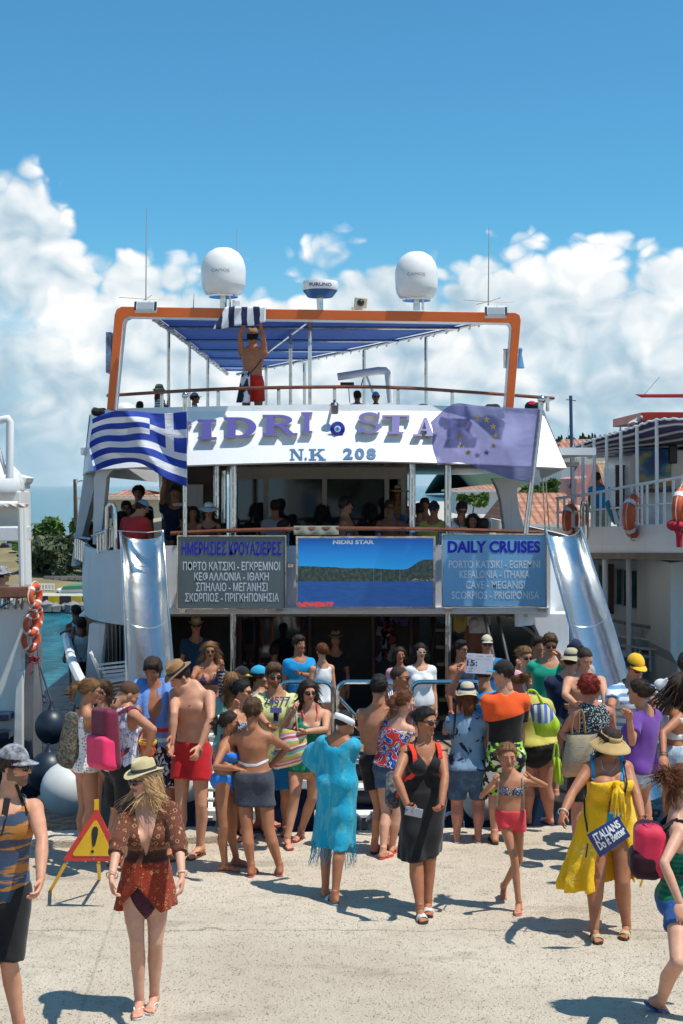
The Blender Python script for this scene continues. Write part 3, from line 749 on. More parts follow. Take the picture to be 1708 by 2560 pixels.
  if skirt:  # dict(top, zb, rt, rb, sq, n, amp, dx, dy)
   a = s.lev(skirt.get('top', .2)); zb = s.z0+skirt['zb']*h; b_ = np.array([s.P[0]+skirt.get('dx', 0), s.P[1]+skirt.get('dy', 0), zb])
   rt = skirt.get('rt', .085)*h; rb = skirt['rb']*h; n_ = skirt.get('n', 9); am = skirt.get('amp', .05); sq = skirt.get('sq', .8); ph = skirt.get('ph', 0); tilt = skirt.get('tilt', 0)
   def sk(X, D):
    t_ = np.clip((a[2]-X[..., 2])/(a[2]-zb), 0, 1); c0 = a+(b_-a)*t_[..., None]; q = X-c0
    u = q@s.l; v = q@s.f/sq; ang = np.arctan2(v, u); r_ = np.sqrt(u*u+v*v)
    rr = rt+(rb-rt)*t_**.8; rr = rr*(1+am*t_*(np.sin(n_*ang+ph+2*t_)+.5*np.sin((n_*2-3)*ang+1.3+ph)))
    d = (r_-rr)*sq; zlow = zb+tilt*(X[..., 0]-s.P[0]); d = np.maximum(d, zlow-X[..., 2]); d = np.maximum(d, X[..., 2]-a[2])
    if skirt.get('open'):   # a slit seen as a wedge
     o0, o1 = skirt['open']; d = np.where((ang > o0-(t_*0)) & (ang < o0+(o1-o0)*np.clip((t_-.25)/.75, 0, 1)), np.maximum(d, .05), d)
    h_ = np.maximum(.03-np.abs(D-d), 0)/.03; return np.maximum(np.minimum(D, d)-h_*h_*.0075, zlow-X[..., 2])
   m_ = max(rt, rb)*1.25; S.cap(np.minimum(a, b_)-m_*.0, np.maximum(a, b_), .001, .001, .001); S.p.append(('c', b_-s.l*m_, b_+s.l*m_, .001, .001, .001, None, 1, False, False)); S.p.append(('c', b_-s.f*m_, b_+s.f*m_, .001, .001, .001, None, 1, False, False))
   S.cut(sk)
  if legs and top is not None: S.cut(lambda X, D: np.maximum(D, (X-tp)@axn))
  if legs and bot is not None: pass
  if extra: extra(S, s)
  V, F = S.mesh(.01, (lambda X: wr*fbm((X-s.P)*np.array([1, 1, .7]), wf, seed+int(s.Y*10), 9)) if wr else None)
  return s.add(name, V, F, mat, **kw)
 def tee(s, mat, bot=-.05, sleeves=.55, e=.011, neck=.62, name='t_shirt', **k): return s.garment(name, mat, top=1.0, bot=bot, sleeves=sleeves, e=e, neck=neck, wr=k.pop('wr', .0065), wf=k.pop('wf', 34), **k)
 def tank(s, mat, bot=-.02, e=.010, neck=.72, name='tank_top', neckf=.05, **k): return s.garment(name, mat, top=1.0, bot=bot, e=e, neck=neck, arm=k.pop('arm', True), neckf=neckf, **k)
 def shorts(s, mat, legs=.55, top=.22, e=.010, flare=.012, name='shorts', **k): return s.garment(name, mat, top=top, bot=-.3, legs=legs, e=e, flare=flare, wr=k.pop('wr', .0055), wf=36, **k)
 def briefs(s, mat, top=.12, e=.005, name='bikini_bottom'):
  def leg(S, s_):
   def c(X, D):
    for q in 'LR':
     a = s_.j['h'+q]+s_.l*(1 if q == 'L' else -1)*.02*s_.h; D = np.maximum(D, -SDF.dprim(('c', a-np.array([0, 0, .05*s_.h]), s_.j['k'+q]+s_.l*(1 if q == 'L' else -1)*.03*s_.h, .052*s_.h, .07*s_.h, .01, None, 1, False, False), X))
    return D
   S.cut(c)
  return s.garment(name, mat, top=top, bot=-.34, e=e, wr=0, extra=leg)
 def bra(s, mat, name='bikini_top', band=None, e=.006, lo=.50, hi=.80, style='tri'):
  S = SDF(s.vox*.8); s.inf(S, ['bust', 'torso'], e*s.k); axn = nrm(s.C-s.P); h = s.h
  def c(X, D):
   q = X-s.lev(.66); z = q@axn; x = np.abs(q@s.ls); y = q@s.fs
   if style == 'band': return np.maximum(D, np.maximum(X@axn-s.lev(hi)@axn, s.lev(lo)@axn-X@axn))
   tri_ = np.maximum(np.abs(x-.043*h)-.040*h*(1-np.clip((z+.03*h)/(.085*h), 0, 1)), -z-.030*h); tri_ = np.maximum(tri_, z-.06*h); cup = np.where(y > 0, tri_, .05)
   bnd = np.abs(z+.030*h)-.0055*h; return np.maximum(D, np.minimum(cup, bnd))
  S.cut(c); V, F = S.mesh(.01); return s.add(name, V, F, mat)
 # points of the body surface seen at an image pixel
 def surf(s, x, y, off=.006, cr=None):
  r = ray(cr or s.cr, x, y); L = np.linalg.norm(r); d = r/L; t_ = s.Y*L-.8; hit = False; best = (9, t_)
  for _ in range(60):
   p = CAMP+d*t_; v = float(s.S.at(p[None, :])[0])
   if v < best[0]: best = (v, t_)
   if v < off: break
   t_ += max(v-off, .003)
   if t_ > s.Y*L+.8: t_ = best[1]; break
  return Vector(CAMP+d*t_)
 def strap(s, pts, mat, r=.006, name='strap', off=.004, cr=None, n=5, flat=None):
  Q = []
  for (x0, y0), (x1, y1) in zip(pts[:-1], pts[1:]):
   for i in range(n): Q.append(s.surf(x0+(x1-x0)*i/n, y0+(y1-y0)*i/n, off, cr))
  Q.append(s.surf(*pts[-1], off, cr)); mb = MB()
  if flat:
   for a, b in zip(Q[:-1], Q[1:]):
    if (b-a).length > 1e-4: mb.beam(a, b+(b-a)*.1, flat, .004, up=(0, -1, 0.01))
  else: mb.tube(Q, r, 6)
  return s.mb(name, mb, mat)
 def link3(s, name, pts, r, mat, **kw): mb = MB(); mb.tube(pts, r, 8); return s.mb(name, mb, mat, **kw)
 def bracelet(s, q, col=(.6, .5, .3), t_=.93):
  e, w_ = s.j['e'+q], s.j['w'+q]; p = e+(w_-e)*t_; d = Vector(nrm(w_-e)); u = d.orthogonal(); v = d.cross(u); r = .0175*s.h
  mb = MB(); mb.tube([Vector(p)+(u*math.cos(a)+v*math.sin(a))*r for a in np.linspace(0, 6.283, 14, endpoint=False)], .004, 5, closed=True); s.mb('bracelet', mb, plain('brace%.2f' % col[0], col, .4))
def strands(s, name, mat, roots, n, seed, dr, L, r=.003, curl=.02, spread=.03):
 """loose locks of hair as tapered tubes; roots: fn(rand)->canonical head point, dr: fn(t,rand)->canonical direction"""
 g = random.Random(seed); mb = MB()
 for i in range(n):
  p = np.array(roots(g)); pts = [p]; d0 = np.array(dr(g)); ph = g.random()*6; c = curl*(.5+g.random())
  ll = L*(.7+.5*g.random()); m_ = 8
  for k_ in range(m_):
   t_ = k_/m_; d = d0+np.array([0, 0, -1.0])*t_*.6; d = nrm(d); p = p+d*ll/m_+np.array([math.cos(ph+t_*5), math.sin(ph+t_*4), 0])*c*.35; pts.append(p)
  mb.tube(s.tw(np.array(pts)), [r*(1-.8*(k_/m_)**1.5) for k_ in range(m_+1)], 4, caps=False)
 s.mb(name, mb, mat)
# sky with its cloud bank
wd = bpy.data.worlds.new('World'); sc.world = wd; wd.use_nodes = True
t = NT(wd.node_tree); bg = wd.node_tree.nodes['Background']
sky = t.node('ShaderNodeTexSky', sky_type='NISHITA', sun_disc=False, sun_elevation=R(SUN_EL), sun_rotation=R(90-SUN_AZ), air_density=1.0, dust_density=.5, ozone_density=2.2, altitude=0)
d = t.node('ShaderNodeTexCoord').outputs['Generated']; dx, dy, dz = t.sep(d)
az = t.math('ARCTAN2', dx, dy); hz = t.math('SQRT', t.math('ADD', t.math('MULTIPLY', dx, dx), t.math('MULTIPLY', dy, dy))); el = t.math('ARCTAN2', dz, hz)
prof = [(-420, 520), (-200, 400), (0, 412), (60, 425), (110, 455), (165, 520), (215, 575), (300, 585), (370, 605), (470, 650), (560, 640), (680, 650), (722, 590), (780, 588), (860, 575), (950, 590), (1060, 606), (1130, 612), (1185, 570), (1260, 560), (1390, 566), (1480, 572), (1568, 608), (1750, 560), (1950, 640)]
stops = [((math.atan((x-784)/3264)+R(25))/R(50), (math.atan((1112-y)/3264))/R(20)) for x, y in prof]
hn = t.math('MULTIPLY', t.math('POWER', t.ramp(t.math('DIVIDE', t.math('ADD', az, R(25)), R(50)), stops, 'B_SPLINE'), 1.0), R(20))
P2 = t.comb(t.math('MULTIPLY', az, 1.0), t.math('MULTIPLY', el, 1.25), 0.0)
wp = t.vmath('ADD', P2, t.vmath('SCALE', t.vmath('SUBTRACT', t.node('ShaderNodeTexNoise', noise_dimensions='2D', i_Vector=P2, i_Scale=22, i_Detail=2).outputs['Color'], (.5, .5, .5)), .030))
def vor2(p, sc_):
 n = t.node('ShaderNodeTexVoronoi', feature='F1', voronoi_dimensions='2D'); t.set(n.inputs['Vector'], p); n.inputs['Scale'].default_value = sc_
 return n.outputs[0]
def dens(p):
 n1 = t.noise(p, 11, 9, .60, dims='2D'); v1 = vor2(p, 24); v2 = vor2(p, 62)
 a = t.math('MULTIPLY', t.math('SUBTRACT', n1, .5), .050); b_ = t.math('MULTIPLY', t.math('SUBTRACT', .42, v1), .044); c_ = t.math('MULTIPLY', t.math('SUBTRACT', .42, v2), .022)
 return t.math('ADD', a, t.math('ADD', b_, c_))
D0 = dens(wp); D1 = dens(t.vmath('ADD', wp, (.010, .012, 0)))
edge = t.math('ADD', t.math('SUBTRACT', hn, el), D0)
cov = t.sstep(edge, -.004, .013)
depth = t.math('DIVIDE', t.math('SUBTRACT', hn, el), .17)         # 0 at the tops .. 1 near the horizon
lit = t.math('MULTIPLY', t.math('SUBTRACT', D0, D1), 12.0)      # relief towards the sun
big = t.noise(wp, 8.5, 4, .55, dims='2D'); big2 = t.noise(t.vmath('ADD', wp, (3.1, 1.7, 0)), 15, 5, .6, dims='2D')
base = t.math('ADD', t.math('MULTIPLY', t.math('SUBTRACT', big, .5), 1.25), t.math('SUBTRACT', .80, t.math('MULTIPLY', depth, .50)))
sh = t.math('ADD', base, t.math('ADD', lit, t.math('MULTIPLY', t.math('SUBTRACT', big2, .5), .8)), clamp=True)
ccol = t.ramp(sh, [(0, (.26, .39, .49)), (.30, (.36, .47, .55)), (.55, (.50, .585, .64)), (.85, (.66, .70, .72)), (1, (.76, .77, .77))])
gaps = t.math('MULTIPLY', t.sstep(t.noise(t.vmath('ADD', wp, (7, 2, 0)), 10, 5, .6, dims='2D'), .50, .68), t.sstep(depth, .28, .62))
cov = t.math('MULTIPLY', cov, t.math('SUBTRACT', 1.0, t.math('MULTIPLY', gaps, .6)))
lowf = t.sstep(el, R(.2), R(3.4));
cov = t.math('MULTIPLY', cov, t.math('ADD', .35, t.math('MULTIPLY', lowf, .65)))
STR = .085
skyc = t.vmath('SCALE', sky.outputs[0], STR)
skyc = t.mix(1.0, skyc, (.46, 1.06, 1.24), 'MULTIPLY')
skyc = t.mix(t.sstep(el, R(11), R(-1)), skyc, (.31, .46, .57))
out = t.mix(cov, skyc, ccol)
wd.cycles.sampling_method = 'MANUAL'; wd.cycles.sample_map_resolution = 256
back = t.math('MULTIPLY', t.sstep(t.math('ABSOLUTE', az), R(25), R(60)), .5)   # away from the view: thinner broken cloud
t.set(bg.inputs[0], out); bg.inputs[1].default_value = 1.0
# ground, quay, sea
def setting(name, mb, mat, **k): return mb.build(name, mat, None, kind='structure', **k)
m, t, b = new_mat('quay_concrete'); tc = t.node('ShaderNodeTexCoord').outputs['Object']
n1 = t.noise(tc, .55, 6, .6); n2 = t.noise(tc, 7, 8, .65); n3 = t.noise(tc, 60, 5, .7); v = t.voro(tc, 34); v2 = t.voro(tc, 11)
c = t.mix(t.sstep(n1, .35, .65), (.58, .48, .36), (.72, .62, .485)); c = t.mix(t.math('MULTIPLY', t.sstep(n2, .45, .75), .5), c, (.38, .31, .23)); c = t.mix(t.math('MULTIPLY', t.sstep(n3, .35, .75), .55), c, (.63, .53, .40))
c = t.mix(t.math('MULTIPLY', t.math('MULTIPLY', t.sstep(v, .30, .14), t.sstep(n2, .42, .62)), .75), c, (.20, .175, .145)); c = t.mix(t.math('MULTIPLY', t.sstep(v2, .11, .05), .8), c, (.24, .20, .16))
fx, fy_, fz = t.sep(tc)
crk = t.math('ABSOLUTE', t.math('ADD', t.math('ADD', fx, t.math('MULTIPLY', fy_, .06)), t.math('ADD', 1.15, t.math('MULTIPLY', n2, .03)))); c = t.mix(t.math('MULTIPLY', t.sstep(crk, .02, .004), .35), c, (.3, .26, .21))
crk2 = t.math('ABSOLUTE', t.math('ADD', t.math('SUBTRACT', fy_, 11.35), t.math('MULTIPLY', t.noise(tc, 2.5, 6, .6), .35))); c = t.mix(t.math('MULTIPLY', t.sstep(crk2, .018, .003), .55), c, (.2, .17, .14))
st = t.sstep(t.noise(t.vmath('MULTIPLY', tc, (.6, 1.6, 1)), 1.5, 5, .6), .56, .70); c = t.mix(t.math('MULTIPLY', st, .5), c, (.31, .26, .19))
t.set(b.inputs['Base Color'], c); b.inputs['Roughness'].default_value = .92; b.inputs['Specular IOR Level'].default_value = .2
bp = t.node('ShaderNodeBump'); hgt = t.math('ADD', t.math('MULTIPLY', t.noise(tc, 38, 8, .7), 1.0), t.math('MULTIPLY', t.sstep(v, .05, .3), .5)); t.set(bp.inputs['Height'], hgt); bp.inputs['Strength'].default_value = 1; bp.inputs['Distance'].default_value = .03
t.set(b.inputs['Normal'], bp.outputs[0]); M_QUAY = m
EL = lambda x: 14.0+(x+3.3)*.115 if x < 2 else 14.61+(x-2)*.06      # quay edge
mb = MB(); xs = np.linspace(-25, 25, 26)
for a, c_ in zip(xs[:-1], xs[1:]):
 mb.quad((a, -60, 0), (c_, -60, 0), (c_, EL(max(-6, c_)), 0), (a, EL(max(-6, a)), 0)); mb.quad((a, EL(max(-6, a)), 0), (c_, EL(max(-6, c_)), 0), (c_, EL(max(-6, c_)), -3.5), (a, EL(max(-6, a)), -3.5))
mb.quad((-25, -60, 0), (-25, -60, -3.5), (25, -60, -3.5), (25, -60, 0))
setting('quay', mb, M_QUAY)
cop = empty('coping', (0, 0, 0)); cop['kind'] = 'structure'; cop['_org'] = (0, 0, 0)
x = -5.4; r_ = random.Random(3)
while x < -1.35:
 L = .5+.25*r_.random(); mb = MB(); y0, y1 = EL(x)-.02, EL(x+L)-.02
 mb.prism([(x+.006, y0-.34, 0), (x+L-.006, y1-.34, 0), (x+L-.006, y1+.06, 0), (x+.006, y0+.06, 0)], (0, 0, -.12), (0, 0, .075+.01*r_.random()))
 mb.build('coping_stone', M_QUAY, cop, bevel=.02); x += L
m, t, b = new_mat('sea_water'); tc = t.node('ShaderNodeTexCoord').outputs['Object']
sx, sy_, sz = t.sep(tc)
near = t.sstep(sy_, 20, 34)
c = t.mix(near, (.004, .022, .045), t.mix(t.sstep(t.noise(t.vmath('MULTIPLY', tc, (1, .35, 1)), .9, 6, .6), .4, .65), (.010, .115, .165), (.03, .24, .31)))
t.set(b.inputs['Base Color'], c); b.inputs['Roughness'].default_value = .09; b.inputs['IOR'].default_value = 1.33
w1 = t.noise(t.vmath('MULTIPLY', tc, (1, 1.6, 1)), 1.6, 7, .6, .4); w2 = t.noise(tc, 9, 4, .6)
bp = t.node('ShaderNodeBump'); t.set(bp.inputs['Height'], t.math('ADD', w1, t.math('MULTIPLY', w2, .14))); bp.inputs['Strength'].default_value = 1; bp.inputs['Distance'].default_value = .34
t.set(b.inputs['Normal'], bp.outputs[0])
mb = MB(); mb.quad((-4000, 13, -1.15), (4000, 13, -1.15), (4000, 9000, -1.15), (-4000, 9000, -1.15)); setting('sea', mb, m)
mb = MB(); mb.quad((-4000, 13, -4), (4000, 13, -4), (4000, 9000, -4), (-4000, 9000, -4)); setting('seabed', mb, plain('seabed', (.05, .08, .08)))
# shared boat materials
def fabric(name, col, tr=.35):
 m, t, b = new_mat(name); b.inputs['Base Color'].default_value = (*col, 1); b.inputs['Roughness'].default_value = .7; b.inputs['Sheen Weight'].default_value = .2
 tr_ = t.node('ShaderNodeBsdfTranslucent'); tr_.inputs[0].default_value = (*col, 1); mx = t.node('ShaderNodeMixShader'); mx.inputs[0].default_value = tr
 t.l.new(b.outputs[0], mx.inputs[1]); t.l.new(tr_.outputs[0], mx.inputs[2]); out = [n for n in t.n if n.type == 'OUTPUT_MATERIAL'][0]; t.l.new(mx.outputs[0], out.inputs[0])
 tc = t.node('ShaderNodeTexCoord').outputs['Object']; bp = t.node('ShaderNodeBump'); t.set(bp.inputs['Height'], t.noise(t.vmath('MULTIPLY', tc, (1, 1, 3)), 3.5, 4, .6)); bp.inputs['Strength'].default_value = .6; bp.inputs['Distance'].default_value = .05; t.set(b.inputs['Normal'], bp.outputs[0])
 return m
def gel(name, col, rough=.28, streak=.0):
 m, t, b = new_mat(name); tc = t.node('ShaderNodeTexCoord').outputs['Object']
 n = t.noise(tc, .9, 5, .6); c = t.mix(t.sstep(n, .3, .75), col, tuple(x*.93 for x in col))
 if streak:
  s_ = t.noise(t.vmath('MULTIPLY', tc, (7, 7, .35)), 1.6, 5, .65); c = t.mix(t.math('MULTIPLY', t.sstep(s_, .56, .78), streak), c, (.42, .33, .26))
 t.set(b.inputs['Base Color'], c); t.set(b.inputs['Roughness'], t.math('ADD', rough, t.math('MULTIPLY', n, .12)))
 bp = t.node('ShaderNodeBump'); t.set(bp.inputs['Height'], t.noise(tc, 2.2, 3)); bp.inputs['Strength'].default_value = .25; bp.inputs['Distance'].default_value = .03; t.set(b.inputs['Normal'], bp.outputs[0])
 MATS[name] = m; return m
WHITE = gel('white_gelcoat', (.74, .74, .73), .30, .25); WHITE2 = gel('white_panel', (.82, .82, .82), .35, .45); CREAM = gel('cream_paint', (.74, .72, .66), .4, .3)
NAVY = gel('navy_hull', (.012, .022, .055), .18); DARKHULL = gel('dark_hull', (.02, .03, .05), .25)
def steel(name, col=(.62, .60, .57), rough=.16, br=.3):
 m, t, b = new_mat(name); tc = t.node('ShaderNodeTexCoord').outputs['Object']
 n = t.noise(t.vmath('MULTIPLY', tc, (30, 30, 2.0)), 2, 4); n2 = t.noise(tc, 2.5, 4, .6); b.inputs['Metallic'].default_value = 1
 t.set(b.inputs['Base Color'], t.mix(n2, tuple(x*.85 for x in col), tuple(min(1, x*1.12) for x in col)))
 t.set(b.inputs['Roughness'], t.math('ADD', rough-.06, t.math('MULTIPLY', n, .14)))
 bp = t.node('ShaderNodeBump'); t.set(bp.inputs['Height'], t.noise(tc, 3.5, 2)); bp.inputs['Strength'].default_value = br; bp.inputs['Distance'].default_value = .05; t.set(b.inputs['Normal'], bp.outputs[0])
 return m
STEEL = steel('stainless_steel'); STEELB = steel('dark_steel', (.30, .29, .28), .3); SLIDE = steel('polished_slide_steel', (.90, .88, .83), .22, .16)
WOODR = plain('varnished_rail_wood', (.20, .065, .030), .3, var=.3, vscale=6, coat=.4)
ORANGE = gel('orange_paint', (.72, .135, .018), .28); BLACK = plain('black_plastic', (.02, .02, .022), .4, var=.2)
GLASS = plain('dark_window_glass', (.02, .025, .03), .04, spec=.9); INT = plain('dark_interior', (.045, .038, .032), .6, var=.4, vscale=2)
ROPE = plain('rope', (.55, .50, .42), .9, var=.2, bump=.5); DECKM = plain('deck', (.22, .16, .11), .7, var=.25, vscale=4)
BLUEF = fabric('blue_canvas', (.003, .15, .46), .45); BLUEP = plain('blue_letter_paint', (.004, .006, .42), .4); GREYP = plain('grey_letter_paint', (.68, .70, .72), .5)
BRONZE = plain('violet_blue_letter_face', (.085, .075, .27), .45, metal=.0, spec=.3)
FO = (0.0, 21.5, 0.0)
fy = root('excursion_ferry', FO, 'big white ferry with NIDRI STAR on its stern board and an orange arch on top', 'ferry')
FS = 3264.0
def stairs_interp(pts, t_):
 pts = [Vector(p) for p in pts]; n = len(pts)-1; x = min(max(t_, 0), .999999)*n; i = int(x); f = x-i
 p0, p1, p2, p3 = pts[max(i-1, 0)], pts[i], pts[i+1], pts[min(i+2, n)]
 return .5*((2*p1)+(p2-p0)*f+(2*p0-5*p1+4*p2-p3)*f*f+(3*p1-p0-3*p2+p3)*f**3)
TOPB = [W(205, 962, 23.6), W(243, 952, 22.6), W(420, 945, 22.1), W(768, 943, 21.9), W(1010, 944, 22.05), W(1250, 952, 22.6)]
BOTB = [W(190, 1090, 22.8), W(225, 1078, 22.0), W(420, 1068, 21.4), W(768, 1059, 21.15), W(1010, 1062, 21.3), W(1301, 1074, 21.9)]
TOPR = [W(205, 952, 23.6), W(243, 940, 22.62), W(420, 934, 22.12), W(768, 928, 21.92), W(1010, 931, 22.07), W(1248, 941, 22.62)]
mb = MB(); mb.sheet(lambda u, v: stairs_interp(BOTB, u).lerp(stairs_interp(TOPB, u), v), 40, 4, (0, .06, -.02))
board = mb.build('name_board', WHITE, fy, smooth=True)
mb = MB(); mb.sheet(lambda u, v: stairs_interp(TOPB, u).lerp(stairs_interp(TOPR, u), v)+Vector((0, .0, 0)), 40, 1, (0, .12, 0)); mb.build('deck_edge', WHITE, fy, smooth=True)
mb = MB(); a, b_ = BOTB[-1], TOPR[-1]; c1, c2 = a+Vector((.45, 6, -.15)), b_+Vector((.5, 6, 0)); mb.add([a, b_, c2, c1], [(0, 1, 2, 3)]); mb.build('fascia_return', WHITE, fy); mb = MB()
a, b_ = BOTB[0], TOPR[0]; mb.add([a, b_, b_+Vector((-.35, 12, 0)), a+Vector((-.35, 12, -.1))], [(3, 2, 1, 0)]); mb.build('fascia_return', WHITE, fy)
m, t, b = new_mat('soffit_slats'); tc = t.node('ShaderNodeTexCoord').outputs['Object']; sx, sy_, sz = t.sep(tc)
w_ = t.math('FRACT', t.math('MULTIPLY', sy_, 9.0)); t.set(b.inputs['Base Color'], t.mix(t.sstep(w_, .1, .2), (.03, .03, .03), (.30, .27, .25))); b.inputs['Metallic'].default_value = .6; b.inputs['Roughness'].default_value = .22
bp = t.node('ShaderNodeBump'); t.set(bp.inputs['Height'], t.math('ADD', w_, t.math('MULTIPLY', t.noise(tc, 3, 3), 1.0))); bp.inputs['Strength'].default_value = .5; bp.inputs['Distance'].default_value = .02; t.set(b.inputs['Normal'], bp.outputs[0]); SOFF = m
mb = MB()
def soff(u, v):
 p = stairs_interp(BOTB, u)+Vector((0, .03, .0)); q = Vector((p.x*1.04, 25.2, 3.80)); return p.lerp(q, v)
mb.sheet(soff, 24, 8, (0, 0, .03)); mb.build('soffit', SOFF, fy)
mb = MB(); mb.box2((-4.2, 22.9, 3.98), (4.1, 46, 4.10)); mb.build('upper_deck', WHITE, fy)
mb = MB(); mb.box2((-4.3, 25.2, 3.83), (4.2, 46, 3.90)); mb.build('middle_ceiling', SOFF, fy)
mb = MB(); mb.prism([(-2.9, 21.6, 0), (2.9, 21.6, 0), (4.0, 24, 0), (4.0, 46, 0), (-4.0, 46, 0), (-4.0, 24, 0)], (0, 0, 1.50), (0, 0, 1.62)); mb.build('middle_deck', DECKM, fy)
mb = MB(); mb.box2((-3.2, 18.3, -.5), (3.2, 21.9, -.35)); mb.build('lower_deck', DECKM, fy); mb = MB(); mb.prism([(-3.6, 21.9, 0), (3.1, 21.9, 0), (3.1, 30, 0), (2.6, 46, 0), (-4.2, 46, 0), (-4.2, 24, 0)], (0, 0, -.5), (0, 0, -.35)); mb.build('lower_deck', DECKM, fy)
def plan(side, off=0):
 P_ = [(3.1, 21.45), (3.45, 21.62), (3.95, 22.25), (4.28, 23.2), (4.45, 25), (4.5, 30), (4.45, 44)]
 return [Vector((side*(x+off), y, 0)) for x, y in P_]
BW = [Vector((-2.65, 21.45, 0)), Vector((2.65, 21.42, 0))]
mb = MB(); mb.box2((-2.75, 21.42, 1.60), (2.85, 21.52, 2.58)); mb.build('stern_bulwark', WHITE2, fy)
mb = MB(); mb.box2((-2.62, 21.33, 1.56), (3.12, 21.47, 1.66)); mb.build('stern_ledge', WHITE, fy, bevel=.01)
for sd in (-1, 1):
 pl = plan(sd, 0 if sd < 0 else -.42); mb = MB()
 def pan(u, v):
  p = stairs_interp(pl, u*.92); zt = 2.62+.10*math.sin(min(1, u*1.6)*math.pi)*-1.3; zb = 1.36+.06*u; p.z = zb+(zt-zb)*v
  p.x *= 1-.018*v; p.x -= sd*.10*(1-v)**3*(u > .05); return p
 mb.sheet(pan, 40, 8, (-sd*.06, .03, 0)); mb.build('side_bulwark', WHITE2, fy, smooth=True)
mb = MB(); mb.box2((-3.1, 21.45, 1.40), (-2.7, 21.55, 2.58)); mb.build('corner_panel', WHITE2, fy)
mb = MB(); mb.box2((2.8, 21.44, 1.50), (3.15, 21.52, 2.58)); mb.build('corner_panel', WHITE2, fy)
def slab(name, pts, th, mat=WHITE, off=(0, 0, 0)):
 mb = MB(); mb.prism(pts, Vector(off), Vector(off)+Vector(th)); return mb.build(name, mat, fy, bevel=.012)
slab('leaning_pillar', [W(163, 1300, 23.2), W(172, 1300, 23.2), W(222, 1100, 23.2), W(240, 1085, 23.2), W(250, 1060, 23.2), W(196, 1060, 23.2)], (0, .5, 0))
slab('leaning_pillar', [W(213, 1250, 22.2), W(231, 1248, 22.2), W(245, 1095, 22.2), W(262, 1075, 22.2), W(222, 1075, 22.2), W(216, 1100, 22.2)], (0, .35, 0))
slab('curved_pillar', [W(1130, 1098, 24.5), W(1142, 1122, 24.5), W(1150, 1150, 24.5), W(1158, 1218, 24.5), W(1206, 1218, 24.5), W(1192, 1170, 24.5), W(1187, 1130, 24.5), W(1192, 1098, 24.5)], (0, .35, 0), WHITE2)
slab('lower_pillar', [W(195, 1565, 22), W(228, 1565, 22), W(242, 1432, 22), W(205, 1432, 22)], (0, .3, 0), WHITE2)
slab('curved_pillar', [W(1195, 1408, 21.6), W(1225, 1430, 21.6), W(1243, 1470, 21.6), W(1250, 1500, 21.6), W(1255, 1640, 21.6), W(1306, 1640, 21.6), W(1306, 1408, 21.6)], (0, .4, 0), WHITE2)
def tubes(name, lst, mat, r, n=10, parent=None):
 for p in lst: mb = MB(); mb.tube([p[0], p[1]], p[2] if len(p) > 2 else r, n); mb.build(name, mat, parent or fy, smooth=True)
tubes('steel_pillar', [(W(535.5, 1062, 21.6), W(535.5, 1232, 21.6), .062), (W(946, 1065, 21.8), W(946, 1222, 21.8), .055), (W(1028, 1068, 21.65), W(1028, 1226, 21.65), .056), (W(497, 1070, 22.8), W(497, 1190, 22.8), .05), (W(514, 1080, 23.4), W(514, 1200, 23.4), .04),
      (W(535.5, 1404, 21.6), W(535.5, 1655, 21.6), .055), (W(1028, 1404, 21.6), W(1028, 1600, 21.6), .055), (W(368, 1085, 23.5), W(376, 1190, 23.5), .035)], STEEL, .05)
CY = 24.3
cabx = [W(x, 1150, CY).x for x in (540, 610, 745, 888, 926)]
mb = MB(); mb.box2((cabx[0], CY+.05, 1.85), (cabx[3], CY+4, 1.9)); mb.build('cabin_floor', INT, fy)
zt, zs = 3.60, 2.55
mb = MB(); mb.box2((cabx[0]-.1, CY, zt), (cabx[4]+.05, CY+.12, 3.80)); mb.build('cabin_header', plain('tan_frame', (.36, .31, .26), .4, var=.1), fy)
mb = MB(); mb.box2((cabx[0]-.05, CY, 1.85), (cabx[3]+.05, CY+.1, 2.35)); mb.build('cabin_sill_wall', MATS['tan_frame'], fy)
TAN = MATS['tan_frame']
for i, x in enumerate(cabx):
 mb = MB(); mb.box2((x-.04, CY-.03, 1.9), (x+.04, CY+.08, zt)); mb.build('window_mullion', TAN, fy, bevel=.008)
for x0, x1 in zip(cabx[:3], cabx[1:4]):
 mb = MB(); mb.quad((x0+.04, CY+.03, 2.35), (x1-.04, CY+.03, 2.35), (x1-.04, CY+.03, zt), (x0+.04, CY+.03, zt)); mb.build('window', GLASS, fy)
for a_, b_ in (((cabx[0]-.06, CY+.15, 1.62), (cabx[0]+.02, 34, 3.83)), ((cabx[4], CY+.15, 1.62), (cabx[4]+.08, 34, 3.83)), ((cabx[3], CY+3.2, 1.62), (cabx[4], CY+3.25, 3.83))): mb = MB(); mb.box2(a_, b_); mb.build('cabin_side', MATS['tan_frame'], fy)
mb = MB(); mb.box2((-3.15, 24.9, 1.85), (cabx[0]-.2, 25.0, 3.83)); mb.build('service_wall', plain('brown_wall', (.12, .09, .07), .5, var=.3), fy)
mb = MB(); mb.box2(W(430, 1112, 24.6), W(467, 1240, 24.7)); mb.build('white_cabinet', WHITE2, fy)
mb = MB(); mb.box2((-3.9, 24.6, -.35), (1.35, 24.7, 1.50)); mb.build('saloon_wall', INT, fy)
mb = MB(); mb.box2((-3.2, 21.9, -.35), (-3.1, 24.6, 1.50)); mb.build('aqua_side_wall', plain('aqua_paint', (.16, .30, .27), .5, var=.15), fy)
plain('mahogany', (.09, .022, .014), .35, coat=.3)
for x0, x1 in ((-1.75, -.55), (.55, 1.2)):
 mb = MB(); mb.box2((x0-.03, 24.52, -.3), (x0+.03, 24.6, 1.46)); mb.box2((x1-.03, 24.52, -.3), (x1+.03, 24.6, 1.46)); mb.box2((x0-.03, 24.51, 1.44), (x1+.03, 24.6, 1.5)); mb.build('door_frame', MATS['mahogany'], fy)
